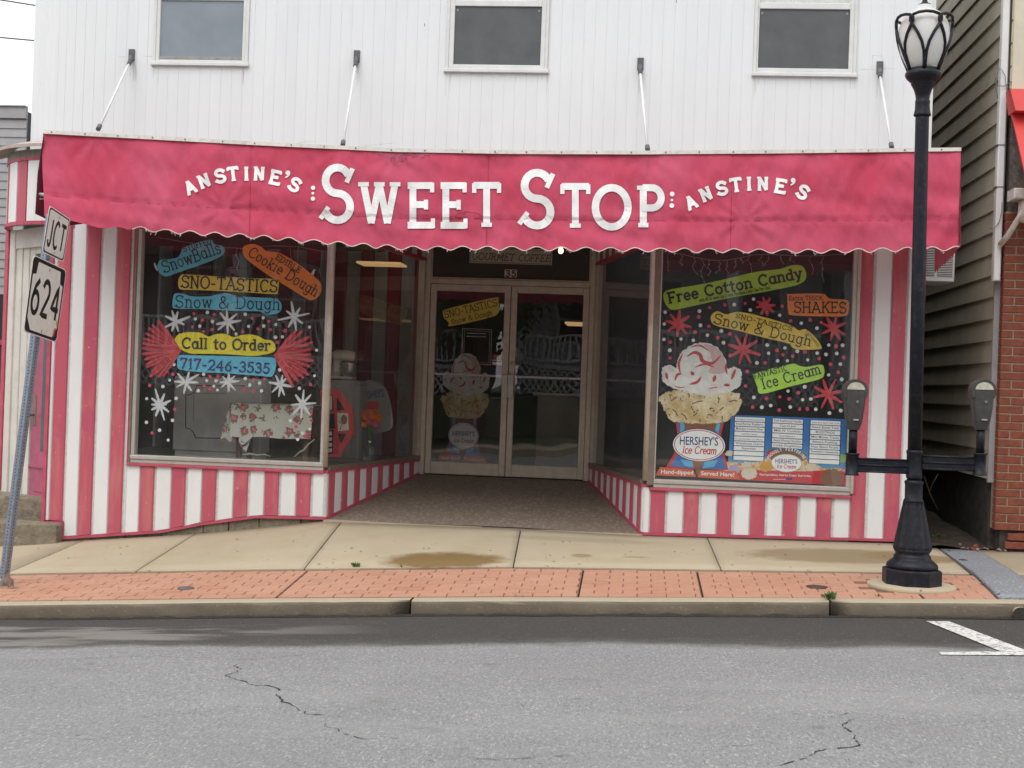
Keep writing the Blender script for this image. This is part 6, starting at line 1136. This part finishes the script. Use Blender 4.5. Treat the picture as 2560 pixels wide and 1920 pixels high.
# bare bulb under the awning
bp = U(1402, 627, 1.5); bb = thing('light_bulb', 'lit bare light bulb hanging over the shop entrance', 'light bulb', (bp.x, bp.y, bp.z))
mb = MB(); mb.lathe([(.003, -.030), (.016, -.026), (.026, -.010), (.027, .003), (.021, .022), (.014, .042), (.013, .055)], bp, 18); mb.build('bulb', 'lamp_bulb', bb); mb = MB(); mb.lathe([(.017, .056), (.02, .058), (.02, .10), (.012, .11)], bp, 14); mb.tube([bp+Vector((0, 0, .11)), (bp.x, bp.y, ZSOF-.001)], .006, 6); mb.build('socket', 'cream_enamel', bb)
mb = MB(); mb.tube([bp+Vector((.02, 0, .06)), bp+Vector((.25, .3, -.02)), bp+Vector((.42, .8, .1))], .003, 5); mb.build('cable', 'bracket_grey', bb)

# ================================================================== street lamp with twin parking meters
YL = -2.25; b0 = U(2279, 1456, YL); t0 = U(2312, 12, YL); shr = (t0.x-b0.x)/(t0.z-b0.z)
def ax_px(y): return 2279+(2312-2279)*(1456-y)/(1456-12)
def lz(y): return U(ax_px(y), y, YL).z
sL = 1/(U(2301, 960, YL).x-U(2300, 960, YL).x)
def shear(mb): mb.v = [(x+shr*(z-b0.z), y, z) for x, y, z in mb.v]; return mb
lamp = thing('street_lamp', 'black cast iron street lamp with acorn globe and meter arms', 'street lamp', (b0.x, YL, b0.z))
def lat(nm, mt, prof, n=24, flute=0, par=lamp, cap=True): mb = MB(); mb.lathe([(r_/sL, lz(y)) for r_, y in prof], (b0.x, YL, 0), n, 0, flute, cap); return shear(mb).build(nm, mt, par)
lat('base', 'lamp_black', [(75, 1460), (75, 1424), (71, 1421), (60, 1420)], 8); lat('base_bell', 'lamp_black', [(60, 1421), (65, 1416), (63, 1409), (50, 1398), (46, 1396), (47, 1391), (44, 1387), (41, 1384), (44, 1379), (48, 1372)], 28)
lat('fluted_skirt', 'lamp_black', [(48, 1373), (48.5, 1366), (44, 1345), (36, 1305), (30, 1275), (27, 1262), (27, 1256)], 28, .07)
lat('collar', 'lamp_black', [(26, 1256), (25, 1250), (22, 1246), (22, 1212), (23.5, 1208), (23.5, 1203), (18, 1200)], 24)
lat('shaft', 'lamp_black', [(17.6, 1202), (17.4, 700), (17, 300), (17, 288)], 20); lat('capital', 'lamp_black', [(17, 292), (22, 289), (21.5, 286), (19, 276), (18, 262), (18.5, 259), (18.5, 253), (17, 250), (18, 240), (22, 226), (28, 214), (30, 211), (30, 207), (34, 204), (42, 196), (45, 190), (45, 184), (42, 180), (40, 178), (39, 174), (30, 172)], 28)
lat('globe', 'globe', [(38, 174), (46, 158), (57, 135), (62.5, 110), (64, 90), (62, 70), (57, 55), (50, 44), (40, 34), (30, 28), (21, 21), (18, 14)], 32); lat('finial', 'lamp_black', [(18, 14), (16, 11.5), (11, 9), (7, 5), (6, 0), (7, -6), (3, -16), (.5, -24)], 16)
lat('ballast', 'bracket_grey', [(14, 172), (18, 165), (18, 160), (12, 158)], 14); 
mb = MB()
for k in range(6):
    ac = math.radians(-98+60*k); pth = []
    for h_, w_, r_ in [(0, .02, 40), (.12, .03, 46), (.3, .05, 56), (.48, .13, 62.5), (.64, .26, 66), (.78, .40, 68), (.88, .50, 69), (.95, .50, 69.5), (1.0, .40, 69), (1.03, .22, 68.5), (1.04, 0, 68.5)]: pth.append((h_, w_, r_))
    full = [(h_, -w_, r_) for h_, w_, r_ in pth]+[(h_, w_, r_) for h_, w_, r_ in pth[::-1][1:]]
    mb.tube([(b0.x+r_/sL*math.cos(ac+w_*1.15), YL+r_/sL*math.sin(ac+w_*1.15), lz(178-h_*127)) for h_, w_, r_ in full], 4.0/sL, 8)
shear(mb).build('cage', 'lamp_black', lamp)
lat('arm_clamp', 'lamp_black', [(19, 1196), (20, 1194), (20, 1186), (19, 1183), (19.5, 1135), (20.5, 1133), (20.5, 1127), (18, 1125)], 20)
def gz_(px, py): return U(px, py, YL)
for sg, mxp in ((-1, 2130), (1, 2449)):
    pc_ = gz_(mxp, 1161); ys = pc_.z
    arm = MB(); A_ = gz_(2287, 1161); x0, x1 = sorted((A_.x+sg*.05, pc_.x-sg*.03)); zA, zB = gz_(mxp, 1145).z, gz_(mxp, 1177).z
    arm.box(x0, x1, YL-.018, YL+.018, zB, zA)
    for f in (.0, .5, 1.): zz = zB+(zA-zB)*f; arm.tube([(x0, YL-.019, zz), (x1, YL-.019, zz)], .007, 8)
    arm.build('meter_arm', 'lamp_black', lamp)
    mb = MB(); zt, zb = gz_(mxp, 1133).z, gz_(mxp, 1188).z; mb.lathe([(.052, zb), (.053, zb+.008), (.044, zb+.014), (.044, zt-.014), (.053, zt-.008), (.052, zt), (.03, zt+.002)], (pc_.x, YL, 0), 20); mb.build('meter_sleeve', 'lamp_black', lamp)
    lab = 'grey parking meter on the left arm in front of the striped wall' if sg < 0 else 'grey parking meter on the right arm beside the brick wall'
    mt = thing('parking_meter', lab, 'parking meter', (pc_.x, YL, zt), 'parking meters on the lamp arms')
    zh0, zh1 = gz_(mxp, 1074).z, gz_(mxp, 948).z; zd = zh1-.086
    mb = MB(); mb.tube([(pc_.x, YL, zt), (pc_.x, YL, zh0+.02)], .030, 14); mb.build('pole', 'lamp_black', mt)
    mb = MB(); rings = []
    for z, w_, d_ in [(zh0, .038, .040), (zh0+.06, .056, .055), (zh0+.15, .068, .062), (zd-.03, .074, .064), (zd, .078, .064)]:
        rings.append([mb.V((pc_.x+a*w_, YL+b*d_, z)) for a, b in ((-1, -.55), (-.8, -1), (.8, -1), (1, -.55), (1, .55), (.8, 1), (-.8, 1), (-1, .55))])
    for A2, B2 in zip(rings, rings[1:]):
        for k in range(8): mb.F((A2[k], A2[(k+1) % 8], B2[(k+1) % 8], B2[k]))
    mb.F(rings[0][::-1]); mb.F(rings[-1]); body = mb.build('body', 'meter_grey', mt)
    mb = MB(); n_ = 22; R_ = .087
    for yy in (0,):
        fr_ = [(pc_.x+R_*math.cos(math.pi*(-.18+1.36*k/n_)), zd+R_*math.sin(math.pi*(-.18+1.36*k/n_))-.001) for k in range(n_+1)]
        mb.hexa([(x, YL+.06, z) for x, z in fr_], [(x, YL-.06, z) for x, z in fr_])
    mb.build('dome', 'meter_grey', mt)
    mb = MB(); a_ = [(pc_.x+.062*math.cos(math.pi*k/16), zd+.012+.052*math.sin(math.pi*k/16)) for k in range(17)]; mb.hexa([(x, YL-.0605, z) for x, z in a_], [(x, YL-.064, z) for x, z in a_]); mb.build('window', 'lens', mt)
    mb = MB(); mb.tube([(pc_.x+.012, YL-.058, zd-.075), (pc_.x+.012, YL-.071, zd-.075)], .0105, 14); mb.tube([(pc_.x+.012, YL-.071, zd-.075), (pc_.x+.012, YL-.0725, zd-.075)], .005, 10); mb.build('lock', 'steel_bright', mt)
    mb = MB(); mb.box(pc_.x-.012, pc_.x+.024, YL-.068, YL-.05, zh0+.068, zh0+.077); mb.build('label_plate', 'alu_bright', mt)

# ================================================================== leaning route sign
YSg = -2.2; f0 = U(6, 1478, YSg); f1 = U(128, 535, YSg); sg_ = thing('route_sign', 'leaning galvanised post with JCT and 624 road sign plates', 'road sign', (f0.x, f0.y, f0.z))
ph = math.radians(70); rv = Vector((math.cos(ph), math.sin(ph), 0)); upv = (f1-f0).normalized(); fv = rv.cross(upv).normalized()
if fv.y > 0: fv = -fv
mb = MB(); h_ = .026; c4 = [rv*h_+fv*h_, -rv*h_+fv*h_, -rv*h_-fv*h_, rv*h_-fv*h_]; mb.hexa([f0+c-upv*.1 for c in c4], [f1+c for c in c4]); post = mb.build('post', 'galvanised', sg_)
mb = MB(); n_ = int((f1-f0).length/.0254)
for k in range(n_):
    for nv, sv_ in ((fv, rv), (-rv, fv)):
        c = f0+upv*(.01+k*.0254)+nv*(h_+.0008); a = upv*.0055; b = sv_*.0055; mb.face([c+a*math.cos(t)+b*math.sin(t) for t in [6.283*q/8 for q in range(8)]])
mb.build('post_holes', 'gap', post, kind='stuff')
g01 = g(0, 1)
def plate(cn_, yl, yr, name, border, mats, draw):
    TL, TR, BR, BL = cn_; P = [U(*g01(*TL), yl), U(*g01(*TR), yr), U(*g01(*BR), yr), U(*g01(*BL), yl)]; nn = (P[1]-P[0]).cross(P[3]-P[0]).normalized(); dr = P[2]-CAMP; P[2] = CAMP+dr*((P[0]-CAMP).dot(nn)/dr.dot(nn))
    if nn.dot(CAMP-P[0]) < 0: nn = -nn
    def B(u, v, o=0): return (P[0]*(1-u)+P[1]*u)*(1-v)+(P[3]*(1-u)+P[2]*u)*v+nn*o
    rr = .07; out = []
    for cx, cy, a0 in ((1-rr, rr, -90), (1-rr, 1-rr, 0), (rr, 1-rr, 90), (rr, rr, 180)):
        for k in range(5): t = math.radians(a0+22.5*k); out.append((cx+rr*math.cos(t), cy+rr*math.sin(t)))
    mb = MB(); mb.hexa([B(u, v, -.003) for u, v in out], [B(u, v, 0) for u, v in out], 0)
    ins = lambda d: [(.5+(u-.5)*(1-2*d), .5+(v-.5)*(1-2*d)) for u, v in out]
    draw(mb, B, ins); return mb.build(name, mats, sg_)
def rib3(mb, B, pts, w_, m, o, asp):
    # flat stroke on a plate; asp = plate width / height
    Q_ = []
    for p, q in zip(pts, pts[1:]):
        for k in range(4): Q_.append((p[0]+(q[0]-p[0])*k/4, p[1]+(q[1]-p[1])*k/4))
    Q_.append(pts[-1]); pv = None
    for i, p in enumerate(Q_):
        a, b = Q_[max(i-1, 0)], Q_[min(i+1, len(Q_)-1)]; dx, dy = (b[0]-a[0])*asp, b[1]-a[1]; l = math.hypot(dx, dy) or 1; nx_, ny_ = -dy/l*w_/2/asp, dx/l*w_/2
        c = (mb.V(B(p[0]+nx_, p[1]+ny_, o)), mb.V(B(p[0]-nx_, p[1]-ny_, o)))
        if pv: mb.F((pv[0], c[0], c[1], pv[1]), m)
        pv = c
def chars(mb, B, t, x0, x1, y0, y1, w_, asp, m=1):
    gw = [GL[c][0] for c in t]; tot = sum(gw)+.16*(len(t)-1); x = 0
    for c in t:
        for k, s_ in enumerate(GL[c][1]): rib3(mb, B, [(x0+(x+a)/tot*(x1-x0), y1-(y1-y0)*b) for a, b in s_], w_, m, .0012+.0004*k, asp)
        x += GL[c][0]+.16
def dJ(mb, B, ins):
    mb.face([B(u, v, .0004) for u, v in ins(.022)], 1); mb.face([B(u, v, .0008) for u, v in ins(.055)], 0); chars(mb, B, 'JCT', .14, .89, .24, .80, .085, 1.4)
    for v in (.12, .90): mb.face([B(.5+.018*math.cos(t), v+.024*math.sin(t), .003) for t in [6.283*q/10 for q in range(10)]], 2)
def d6(mb, B, ins):
    mb.face([B(u, v, .0004) for u, v in ins(.012)], 1)
    mb.face([B(u, v, .0008) for u, v in [(.17, .06), (.83, .06), (.86, .22), (.95, .24), (.95, .80), (.83, .95), (.17, .95), (.05, .80), (.05, .24), (.14, .22)]], 0); chars(mb, B, '624', .09, .92, .26, .72, .072, 1.2)
    mb.face([B(u, v, .0012) for u, v in [(.90, .70), (.96, .72), (.95, .80), (.91, .78)]], 3); mb.face([B(u, v, .0012) for u, v in [(.86, .84), (.92, .80), (.90, .92), (.84, .95)]], 4)
    for v in (.10, .92): mb.face([B(.5+.014*math.cos(t), v+.020*math.sin(t), .003) for t in [6.283*q/10 for q in range(10)]], 2)
plate([(430, 115), (610, 235), (547, 607), (365, 520)], -2.46, -2.0, 'sign_plate', 0, ['sign_white', 'sign_black', 'dull_metal'], dJ)
plate([(290, 540), (575, 675), (487, 1303), (203, 1205)], -2.58, -1.9, 'sign_plate', 0, ['sign_white', 'sign_black', 'dull_metal', 'pr_gold', 'pr_pinkred'], d6)

# ================================================================== right neighbour and the alley
XN = 4.25
nb_ = thing('brick_neighbour', 'brick fronted neighbour building with tan clapboard side beyond the alley', 'building', (XN, 0, zg(4.2, 0)))
zc0 = U(2490, 409.4, 0).z; ex = .194; zbot = U(2490, 1198, 0).z; k0 = int((zbot-zc0)/ex)-1
for k in range(k0, 17):
    z0 = max(zc0+k*ex, zbot); z1 = zc0+(k+1)*ex+.012
    if z1-z0 < .03: continue
    mb = MB(); zz = [z0, z1]; mb.hexa([(XN-.018, .03, z0), (XN+.02, .03, z0), (XN+.02, 9, z0), (XN-.018, 9, z0)], [(XN-.001, .03, z1), (XN+.02, .03, z1), (XN+.02, 9, z1), (XN-.001, 9, z1)]); mb.build('clapboard', 'clap_tan', nb_)
mb = MB(); mb.box(XR+.02, XN+.009, 7, 7.1, zg(4.2, 0)-.3, CZ+2.2); mb.build('alley_gate', 'foundation', nb_)  # unseen panel added to close the alley and keep sky light out
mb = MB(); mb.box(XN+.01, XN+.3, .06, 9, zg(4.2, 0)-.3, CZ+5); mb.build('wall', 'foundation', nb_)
mb = MB(); mb.box(XN-.022, XN+.03, -.012, .03, zbot-.03, CZ+4.6); mb.build('corner_board', 'clap_grey', nb_)
YBk = -.13; xb0 = U(2500, 950, YBk).x; sB = 1/(U(2501, 900, YBk).x-U(2500, 900, YBk).x); rowh = 21.55/sB; zb0_ = U(2500, 1325, YBk).z; ztp = U(2512, 528, YBk).z
mb = MB(); mb.box(xb0+.006, xb0+3.5, YBk+.008, .05, zb0_+.004, ztp); mb.build('mortar_core', 'mortar', nb_)
mb = MB(); mb.box(xb0+.05, xb0+3.5, YBk+.03, .05, zg(4.5, 0)-.3, zb0_); mb.build('foundation', 'foundation', nb_)
brm = {}
z = zb0_; r_ = 0
def wallbrick(x0, x1, z0, y=YBk):
    key = round(x1-x0, 3)
    if key not in brm: b_ = MB(); b_.cbox(0, x1-x0, 0, .09, 0, rowh-.012, .003); brm[key] = b_.mesh('brick', 'brick')
    place('brick', brm[key], nb_, Matrix.Translation((x0, y+random.uniform(-.002, .002), z0)))
while z < ztp-.02:
    x = xb0; first = True
    while x < xb0+.75:
        l = .105 if (first and r_ % 2) else .215; wallbrick(x, x+l-.012, z); x += l; first = False
    z += rowh; r_ += 1
for k, (px, py) in enumerate([(2520, 1348), (2513, 1369), (2545, 1348)]): p = U(px, py, YBk); wallbrick(p.x, p.x+.2, p.z-.01)
mb = MB(); za, zb = ztp+.001, U(2540, 285, YBk).z; mb.box(xb0+.03, xb0+3.5, YBk+.03, .05, za, zb); mb.build('stucco_panel', 'stucco', nb_)
mb = MB(); mb.box(U(2534, 100, YBk).x, xb0+3.5, YBk, .05, U(2540, 222, YBk).z, CZ+4.6); mb.build('upper_wall', 'cream', nb_)
for k in range(8):
    z0 = U(2528, 222, YBk).z+k*.2; mb = MB(); mb.cbox(xb0+.02, U(2533, 100, YBk).x, YBk+.02, .02, z0, z0+.192, .01); mb.build('clapboard', 'clap_tan', nb_)
ra = thing('red_metal_awning', 'bright red sloped metal awning on the brick neighbour', 'awning', (xb0+.5, YBk, U(2540, 250, YBk).z))
A_ = U(2524, 262, YBk-.02); B_ = U(2585, 480, YBk-.62); mb = MB(); mb.hexa([(A_.x, A_.y, A_.z-.03), (A_.x+2.5, A_.y, A_.z-.03), (A_.x+2.5, B_.y, B_.z-.03), (A_.x+.02, B_.y, B_.z-.03)], [(A_.x, A_.y, A_.z), (A_.x+2.5, A_.y, A_.z), (A_.x+2.5, B_.y, B_.z), (A_.x+.02, B_.y, B_.z)]); mb.build('sloped_panel', 'red_metal', ra)
C_ = U(2530, 276, YBk-.22); D_ = U(2533, 222, YBk-.14); mb = MB(); mb.hexa([(C_.x+.03, YBk-.22, C_.z), (C_.x+2.4, YBk-.22, C_.z), (C_.x+2.4, YBk, C_.z), (C_.x+.03, YBk, C_.z)], [(C_.x, YBk-.14, D_.z), (C_.x+2.4, YBk-.14, D_.z), (C_.x+2.4, YBk, D_.z), (C_.x, YBk, D_.z)]); mb.build('head_flashing', 'red_metal', ra)
dn = thing('downspout', 'white square downspout on the corner of the brick neighbour', 'downspout', (XN, -.07, 0)); xd = U(2497, 500, -.07).x
mb = MB(); mb.cbox(xd-.028, xd+.032, -.10, -.02, U(2495, 703, -.07).z, CZ+4.6, .008); mb.build('pipe', 'white_metal', dn)
for py in (362, 467): zt = U(2500, py, -.1).z; mb = MB(); mb.box(xd-.04, xd+.036, -.104, -.02, zt-.004, zt+.004); mb.build('strap', 'bracket_grey', dn)
P = [U(2500, 612, -.13), U(2520, 588, -.2), U(2546, 546, -.28), U(2556, 530, -.30)]; mb = MB(); mb.tube(P, .03, 4); mb.build('elbow', 'rail_white', dn)
gt = thing('roof_gutter', 'end of a white gutter with round outlet on the brick neighbour', 'gutter', (xb0+.3, -.3, 0)); a = U(2534, 497, -.34); b = U(2534, 470, -.34); mb = MB(); mb.cbox(a.x, a.x+2, -.36, -.14, a.z, b.z, .01); mb.build('trough', 'rail_white', gt); c = U(2562, 525, -.28); mb = MB(); mb.tube([(c.x, c.y, a.z-.001), (c.x, c.y, a.z-.10), (c.x-.02, c.y+.01, a.z-.19)], [.055, .055, .045], 14); mb.build('outlet', 'rail_white', gt)
mb = MB(); mb.tube([U(*p, -.12) for p in [(2500, 170), (2492, 185), (2487, 205), (2495, 215), (2512, 215), (2530, 203), (2548, 199), (2565, 206)]], .004, 6); mb.tube([U(*p, -.115) for p in [(2503, 172), (2513, 190), (2516, 225), (2518, 250)]], .003, 5); mb.tube([U(*p, -.115) for p in [(2492, 180), (2489, 220), (2495, 246)]], .003, 5); mb.tube([U(*p, -.11) for p in [(2505, 506), (2504, 530), (2498, 555), (2484, 573), (2472, 570)]], .003, 5); mb.build('loose_cable', 'bracket_grey', None, 'loose grey cables looped round the white downspout', 'cable')
# air conditioner hanging in the alley
a = U(2323, 703, .4); b = U(2389, 612, .4); ac = thing('air_conditioner', 'white louvred air conditioner on the shop side wall in the alley', 'air conditioner', (XR+.1, .6, a.z)); mb = MB(); mb.cbox(XR+.02, b.x, .40, .85, a.z, b.z, .006); mb.build('case', 'white_metal', ac)
xm_ = (XR+.02+b.x)/2
for x0, x1 in ((XR+.04, xm_-.012), (xm_+.012, b.x-.02)):
    mb = MB(); mb.box(x0, x1, .396, .3995, a.z+.05, b.z-.03); gb = mb.build('grille', 'gap', ac); mb = MB(); n_ = 16
    for k in range(n_): z0 = a.z+.055+(b.z-a.z-.09)*k/n_; mb.box(x0, x1, .388, .3955, z0, z0+.007)
    mb.build('louvres', 'white_metal', gb, kind='stuff')
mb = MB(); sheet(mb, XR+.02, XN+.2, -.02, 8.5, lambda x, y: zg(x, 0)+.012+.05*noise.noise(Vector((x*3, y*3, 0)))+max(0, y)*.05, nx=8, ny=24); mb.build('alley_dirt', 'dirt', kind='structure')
bm = bmesh.new()
for k in range(26):
    p = hit(random.uniform(2400, 2535), random.uniform(1345, 1385), lambda x, y: zg(x, 0)+.01); s_ = random.uniform(.010, .035); b2 = bmesh.new(); [b2.verts.new(Vector((p.x, max(p.y, -.12), p.z+s_*.3))+Vector((random.uniform(-1, 1), random.uniform(-1, 1), random.uniform(-.6, .7)))*s_) for _ in range(9)]
    bmesh.ops.convex_hull(b2, input=b2.verts); tmp = bpy.data.meshes.new('t'); b2.to_mesh(tmp); b2.free(); n0 = len(bm.faces); bm.from_mesh(tmp); bm.faces.ensure_lookup_table()
    for f_ in bm.faces[n0:]: f_.material_index = k % 3 == 0
    bpy.data.meshes.remove(tmp)
me = bpy.data.meshes.new('rubble'); bm.to_mesh(me); bm.free(); me.materials.append(M['stone']); me.materials.append(M['brick']); tag(place('rubble', me), 'broken stone and brick rubble at the foot of the brick wall', 'rubble', kind='stuff')
mb = MB(); mb.tube([U(*p, .5) for p in [(2310, 1190), (2325, 1235), (2345, 1275)]], .006, 5); mb.tube([U(*p, .5) for p in [(2345, 1185), (2328, 1215), (2322, 1235)]], .005, 5); mb.build('bare_twig', 'bark', None, 'thin bare twig standing in the dark alley', 'twig')

# ================================================================== left neighbour, cables
ln_ = thing('grey_neighbour', 'grey clapboard building at the far left edge with red window trim', 'building', (-6.5, 2.3, zg(-5, 0))); YG = 2.3
sG = 1/(U(21, 500, YG).x-U(20, 500, YG).x); xr_ = U(60, 500, YG).x; zt_ = U(10, 275, YG).z; zlow = U(10, 736, YG).z; hb = 21.0/sG; z = zlow
while z < zt_-.12:
    mb = MB(); mb.hexa([(xr_-3.5, YG-.014, z), (xr_, YG-.014, z), (xr_, YG+.02, z), (xr_-3.5, YG+.02, z)], [(xr_-3.5, YG-.002, z+hb+.004), (xr_, YG-.002, z+hb+.004), (xr_, YG+.02, z+hb+.004), (xr_-3.5, YG+.02, z+hb+.004)]); mb.build('clapboard', 'clap_grey', ln_); z += hb
mb = MB(); mb.cbox(xr_-3.5, xr_, YG-.03, YG+.02, z+.01, z+.15, .004); mb.cbox(xr_-3.5, xr_, YG-.05, YG+.02, z+.151, zt_+.04, .004); mb.build('eaves_board', 'clap_grey', ln_)
mb = MB(); mb.box(xr_-3.5, xr_-.03, YG+.021, YG+4, zg(-5, 0)-.3, zt_); mb.build('wall', 'far_dark', ln_)
for x0, x1, z0, z1, mt, nm in [(xr_-3.4, U(6, 1000, YG).x, U(5, 1235, YG).z, zlow-.01, 'far_dark', 'window'), (U(6.1, 1000, YG).x, U(13, 1000, YG).x, U(5, 1260, YG).z, zlow-.01, 'trim_red', 'post'), (xr_-3.4, U(6, 1000, YG).x, U(5, 862, YG).z, U(5, 850, YG).z, 'trim_red', 'transom_bar'), (xr_-3.4, U(13, 1000, YG).x, zg(-5, 0)-.2, U(5, 1236, YG).z, 'trim_red', 'stall_riser')]:
    mb = MB(); mb.box(x0, x1, YG-.03 if mt == 'trim_red' else YG-.01, YG+.02, z0, z1); mb.build(nm, mt, ln_)
for k, (p, q) in enumerate([((-60, 88), (60, 99)), ((-60, -10), (60, 9))]): mb = MB(); a, b = U(*p, 9), U(*q, 9); mb.tube([a+(a-b)*3, a, b, b+(b-a)*1], .012, 6); mb.build('overhead_cable', 'bracket_grey', None, ['lower overhead cable crossing the white sky at the left edge', 'upper overhead cable at the top left corner of the sky'][k], 'cable')

# ================================================================== across the street (seen mirrored in the glass)
def house(x0, x1, y, col, label, porch=True):
    zb = li(LG, 0)+1.30; h = thing('house', label, 'house', ((x0+x1)/2, y, zb)); mb = MB(); mb.box(x0, x1, y-8, y, zb, zb+7.5); mb.build('wall', col, h)
    mb = MB(); mb.hexa([(x0-.4, y+.4, zb+7.5), (x1+.4, y+.4, zb+7.5), (x1+.4, y-8.4, zb+7.5), (x0-.4, y-8.4, zb+7.5)], [(x0-.4, y-3.9, zb+10.5), (x1+.4, y-3.9, zb+10.5), (x1+.4, y-4.1, zb+10.5), (x0-.4, y-4.1, zb+10.5)]); mb.build('roof', 'far_roof', h)
    for z0 in ((zb+1.6, zb+4.9) if porch else (zb+1.2, zb+4.6)):
        x = x0+1.2
        while x < x1-1.6:
            mb = MB(); mb.box(x, x+1.0, y+.001, y+.03, z0, z0+1.6); wn = mb.build('window', 'far_dark', h); mb = MB()
            for a, b, c, d in ((x-.1, x, z0-.1, z0+1.7), (x+1, x+1.1, z0-.1, z0+1.7), (x, x+1, z0+1.6, z0+1.7), (x, x+1, z0-.1, z0), (x, x+1, z0+.78, z0+.84)): mb.box(a, b, y+.001, y+.05, c, d)
            mb.build('frame', 'far_white', wn); x += 2.6
    if porch:
        yp = y+2.4; mb = MB(); mb.box(x0, x1, y+.06, yp, zb+.75, zb+.9); mb.build('porch_floor', 'far_siding', h); mb = MB(); mb.box(x0-.2, x1+.2, y+.06, yp+.3, zb+3.5, zb+3.9); mb.build('porch_roof', 'far_white', h)
        x = x0+.2
        while x < x1:
            mb = MB(); mb.box(x-.14, x+.14, yp-.3, yp-.02, zb+.901, zb+3.499); mb.build('column', 'far_white', h); x += 2.9
        mb = MB(); mb.box(x0, x1, yp-.2, yp-.12, zb+1.7, zb+1.78); mb.box(x0, x1, yp-.2, yp-.12, zb+1.0, zb+1.06); rl = mb.build('railing', 'far_white', h)
        x = x0+.1; mb = MB()
        while x < x1: mb.box(x, x+.05, yp-.18, yp-.14, zb+1.061, zb+1.699); x += .16
        mb.build('balusters', 'far_white', rl, kind='stuff')
        mb = MB(); x = x0
        while x < x1-.6:
            for s_ in (1, -1): a = x if s_ > 0 else x+.6; mb.hexa([(a-.03, yp-.03-.01*(s_ > 0), zb+.02), (a+.03, yp-.03-.01*(s_ > 0), zb+.02), (a+.03, yp-.02-.01*(s_ > 0), zb+.02), (a-.03, yp-.02-.01*(s_ > 0), zb+.02)], [(a+.6*s_-.03, yp-.03-.01*(s_ > 0), zb+.74), (a+.6*s_+.03, yp-.03-.01*(s_ > 0), zb+.74), (a+.6*s_+.03, yp-.02-.01*(s_ > 0), zb+.74), (a+.6*s_-.03, yp-.02-.01*(s_ > 0), zb+.74)])
            x += .2
        mb.build('lattice', 'far_white', h, kind='stuff')
mb = MB(); sheet(mb, -60, 60, -60, -19.5, lambda x, y: li(LG, 0)+1.28, nx=8, ny=1, thick=1.2); mb.build('far_bank', 'far_grass', kind='structure')
house(-2.5, 9, -24, 'far_siding', 'grey house with white porch columns mirrored in the right window'); house(-15, -4, -23, 'far_roof', 'dark sided house with porch mirrored in the left window'); house(11, 20, -25, 'far_siding', 'grey house without porch across the street beyond the columns', False); house(-28, -17, -25, 'far_roof', 'plain dark house across the street at its far end', False)
for k, (tx, ty, hh) in enumerate([(-3.2, -19.5, 7.5), (10.0, -20, 8), (-16, -20, 8)]):  # unseen trees added to darken what the panes mirror
    zb = li(LG, 0)+.1; tr = thing('street_tree', ['leafy tree between the two porch houses across the street', 'leafy tree right of the porch house across the street', 'leafy tree left of the dark house across the street'][k], 'tree', (tx, ty, zb), 'trees across the street'); mb = MB(); mb.tube([(tx, ty, zb-.1), (tx+.1, ty, zb+1.5), (tx-.05, ty+.1, zb+3), (tx+.1, ty, zb+hh*.7)], [.2, .16, .12, .05], 9)
    for j in range(6): a = j*1.05; z0 = zb+2.6+j*.4; mb.tube([(tx, ty, z0), (tx+math.cos(a)*.8, ty+math.sin(a)*.8, z0+.7), (tx+math.cos(a)*1.7, ty+math.sin(a)*1.7, z0+1.2)], [.07, .05, .02], 6)
    mb.build('trunk', 'bark', tr); mb = MB(); rr = random.Random(k)
    for j in range(5000):
        v_ = Vector((rr.gauss(0, 1), rr.gauss(0, 1), rr.gauss(0, 1))).normalized(); cl = v_*rr.uniform(.55, 1.0); lump = 1+.35*noise.noise(cl*2.2+Vector((k*5, 0, 0)))
        c = Vector((tx+cl.x*2.5*lump, ty+cl.y*2.5*lump, zb+hh*.64+cl.z*hh*.34*lump))
        if noise.noise(c*1.1) < -.18: continue
        a = Vector((rr.gauss(0, 1), rr.gauss(0, 1), rr.gauss(0, 1))).normalized()*.11; b = a.cross(Vector((rr.gauss(0, 1), rr.gauss(0, 1), rr.gauss(0, 1)))).normalized()*.07; mb.face([c-a, c+b, c+a, c-b])
    mb.build('crown', 'foliage', tr)
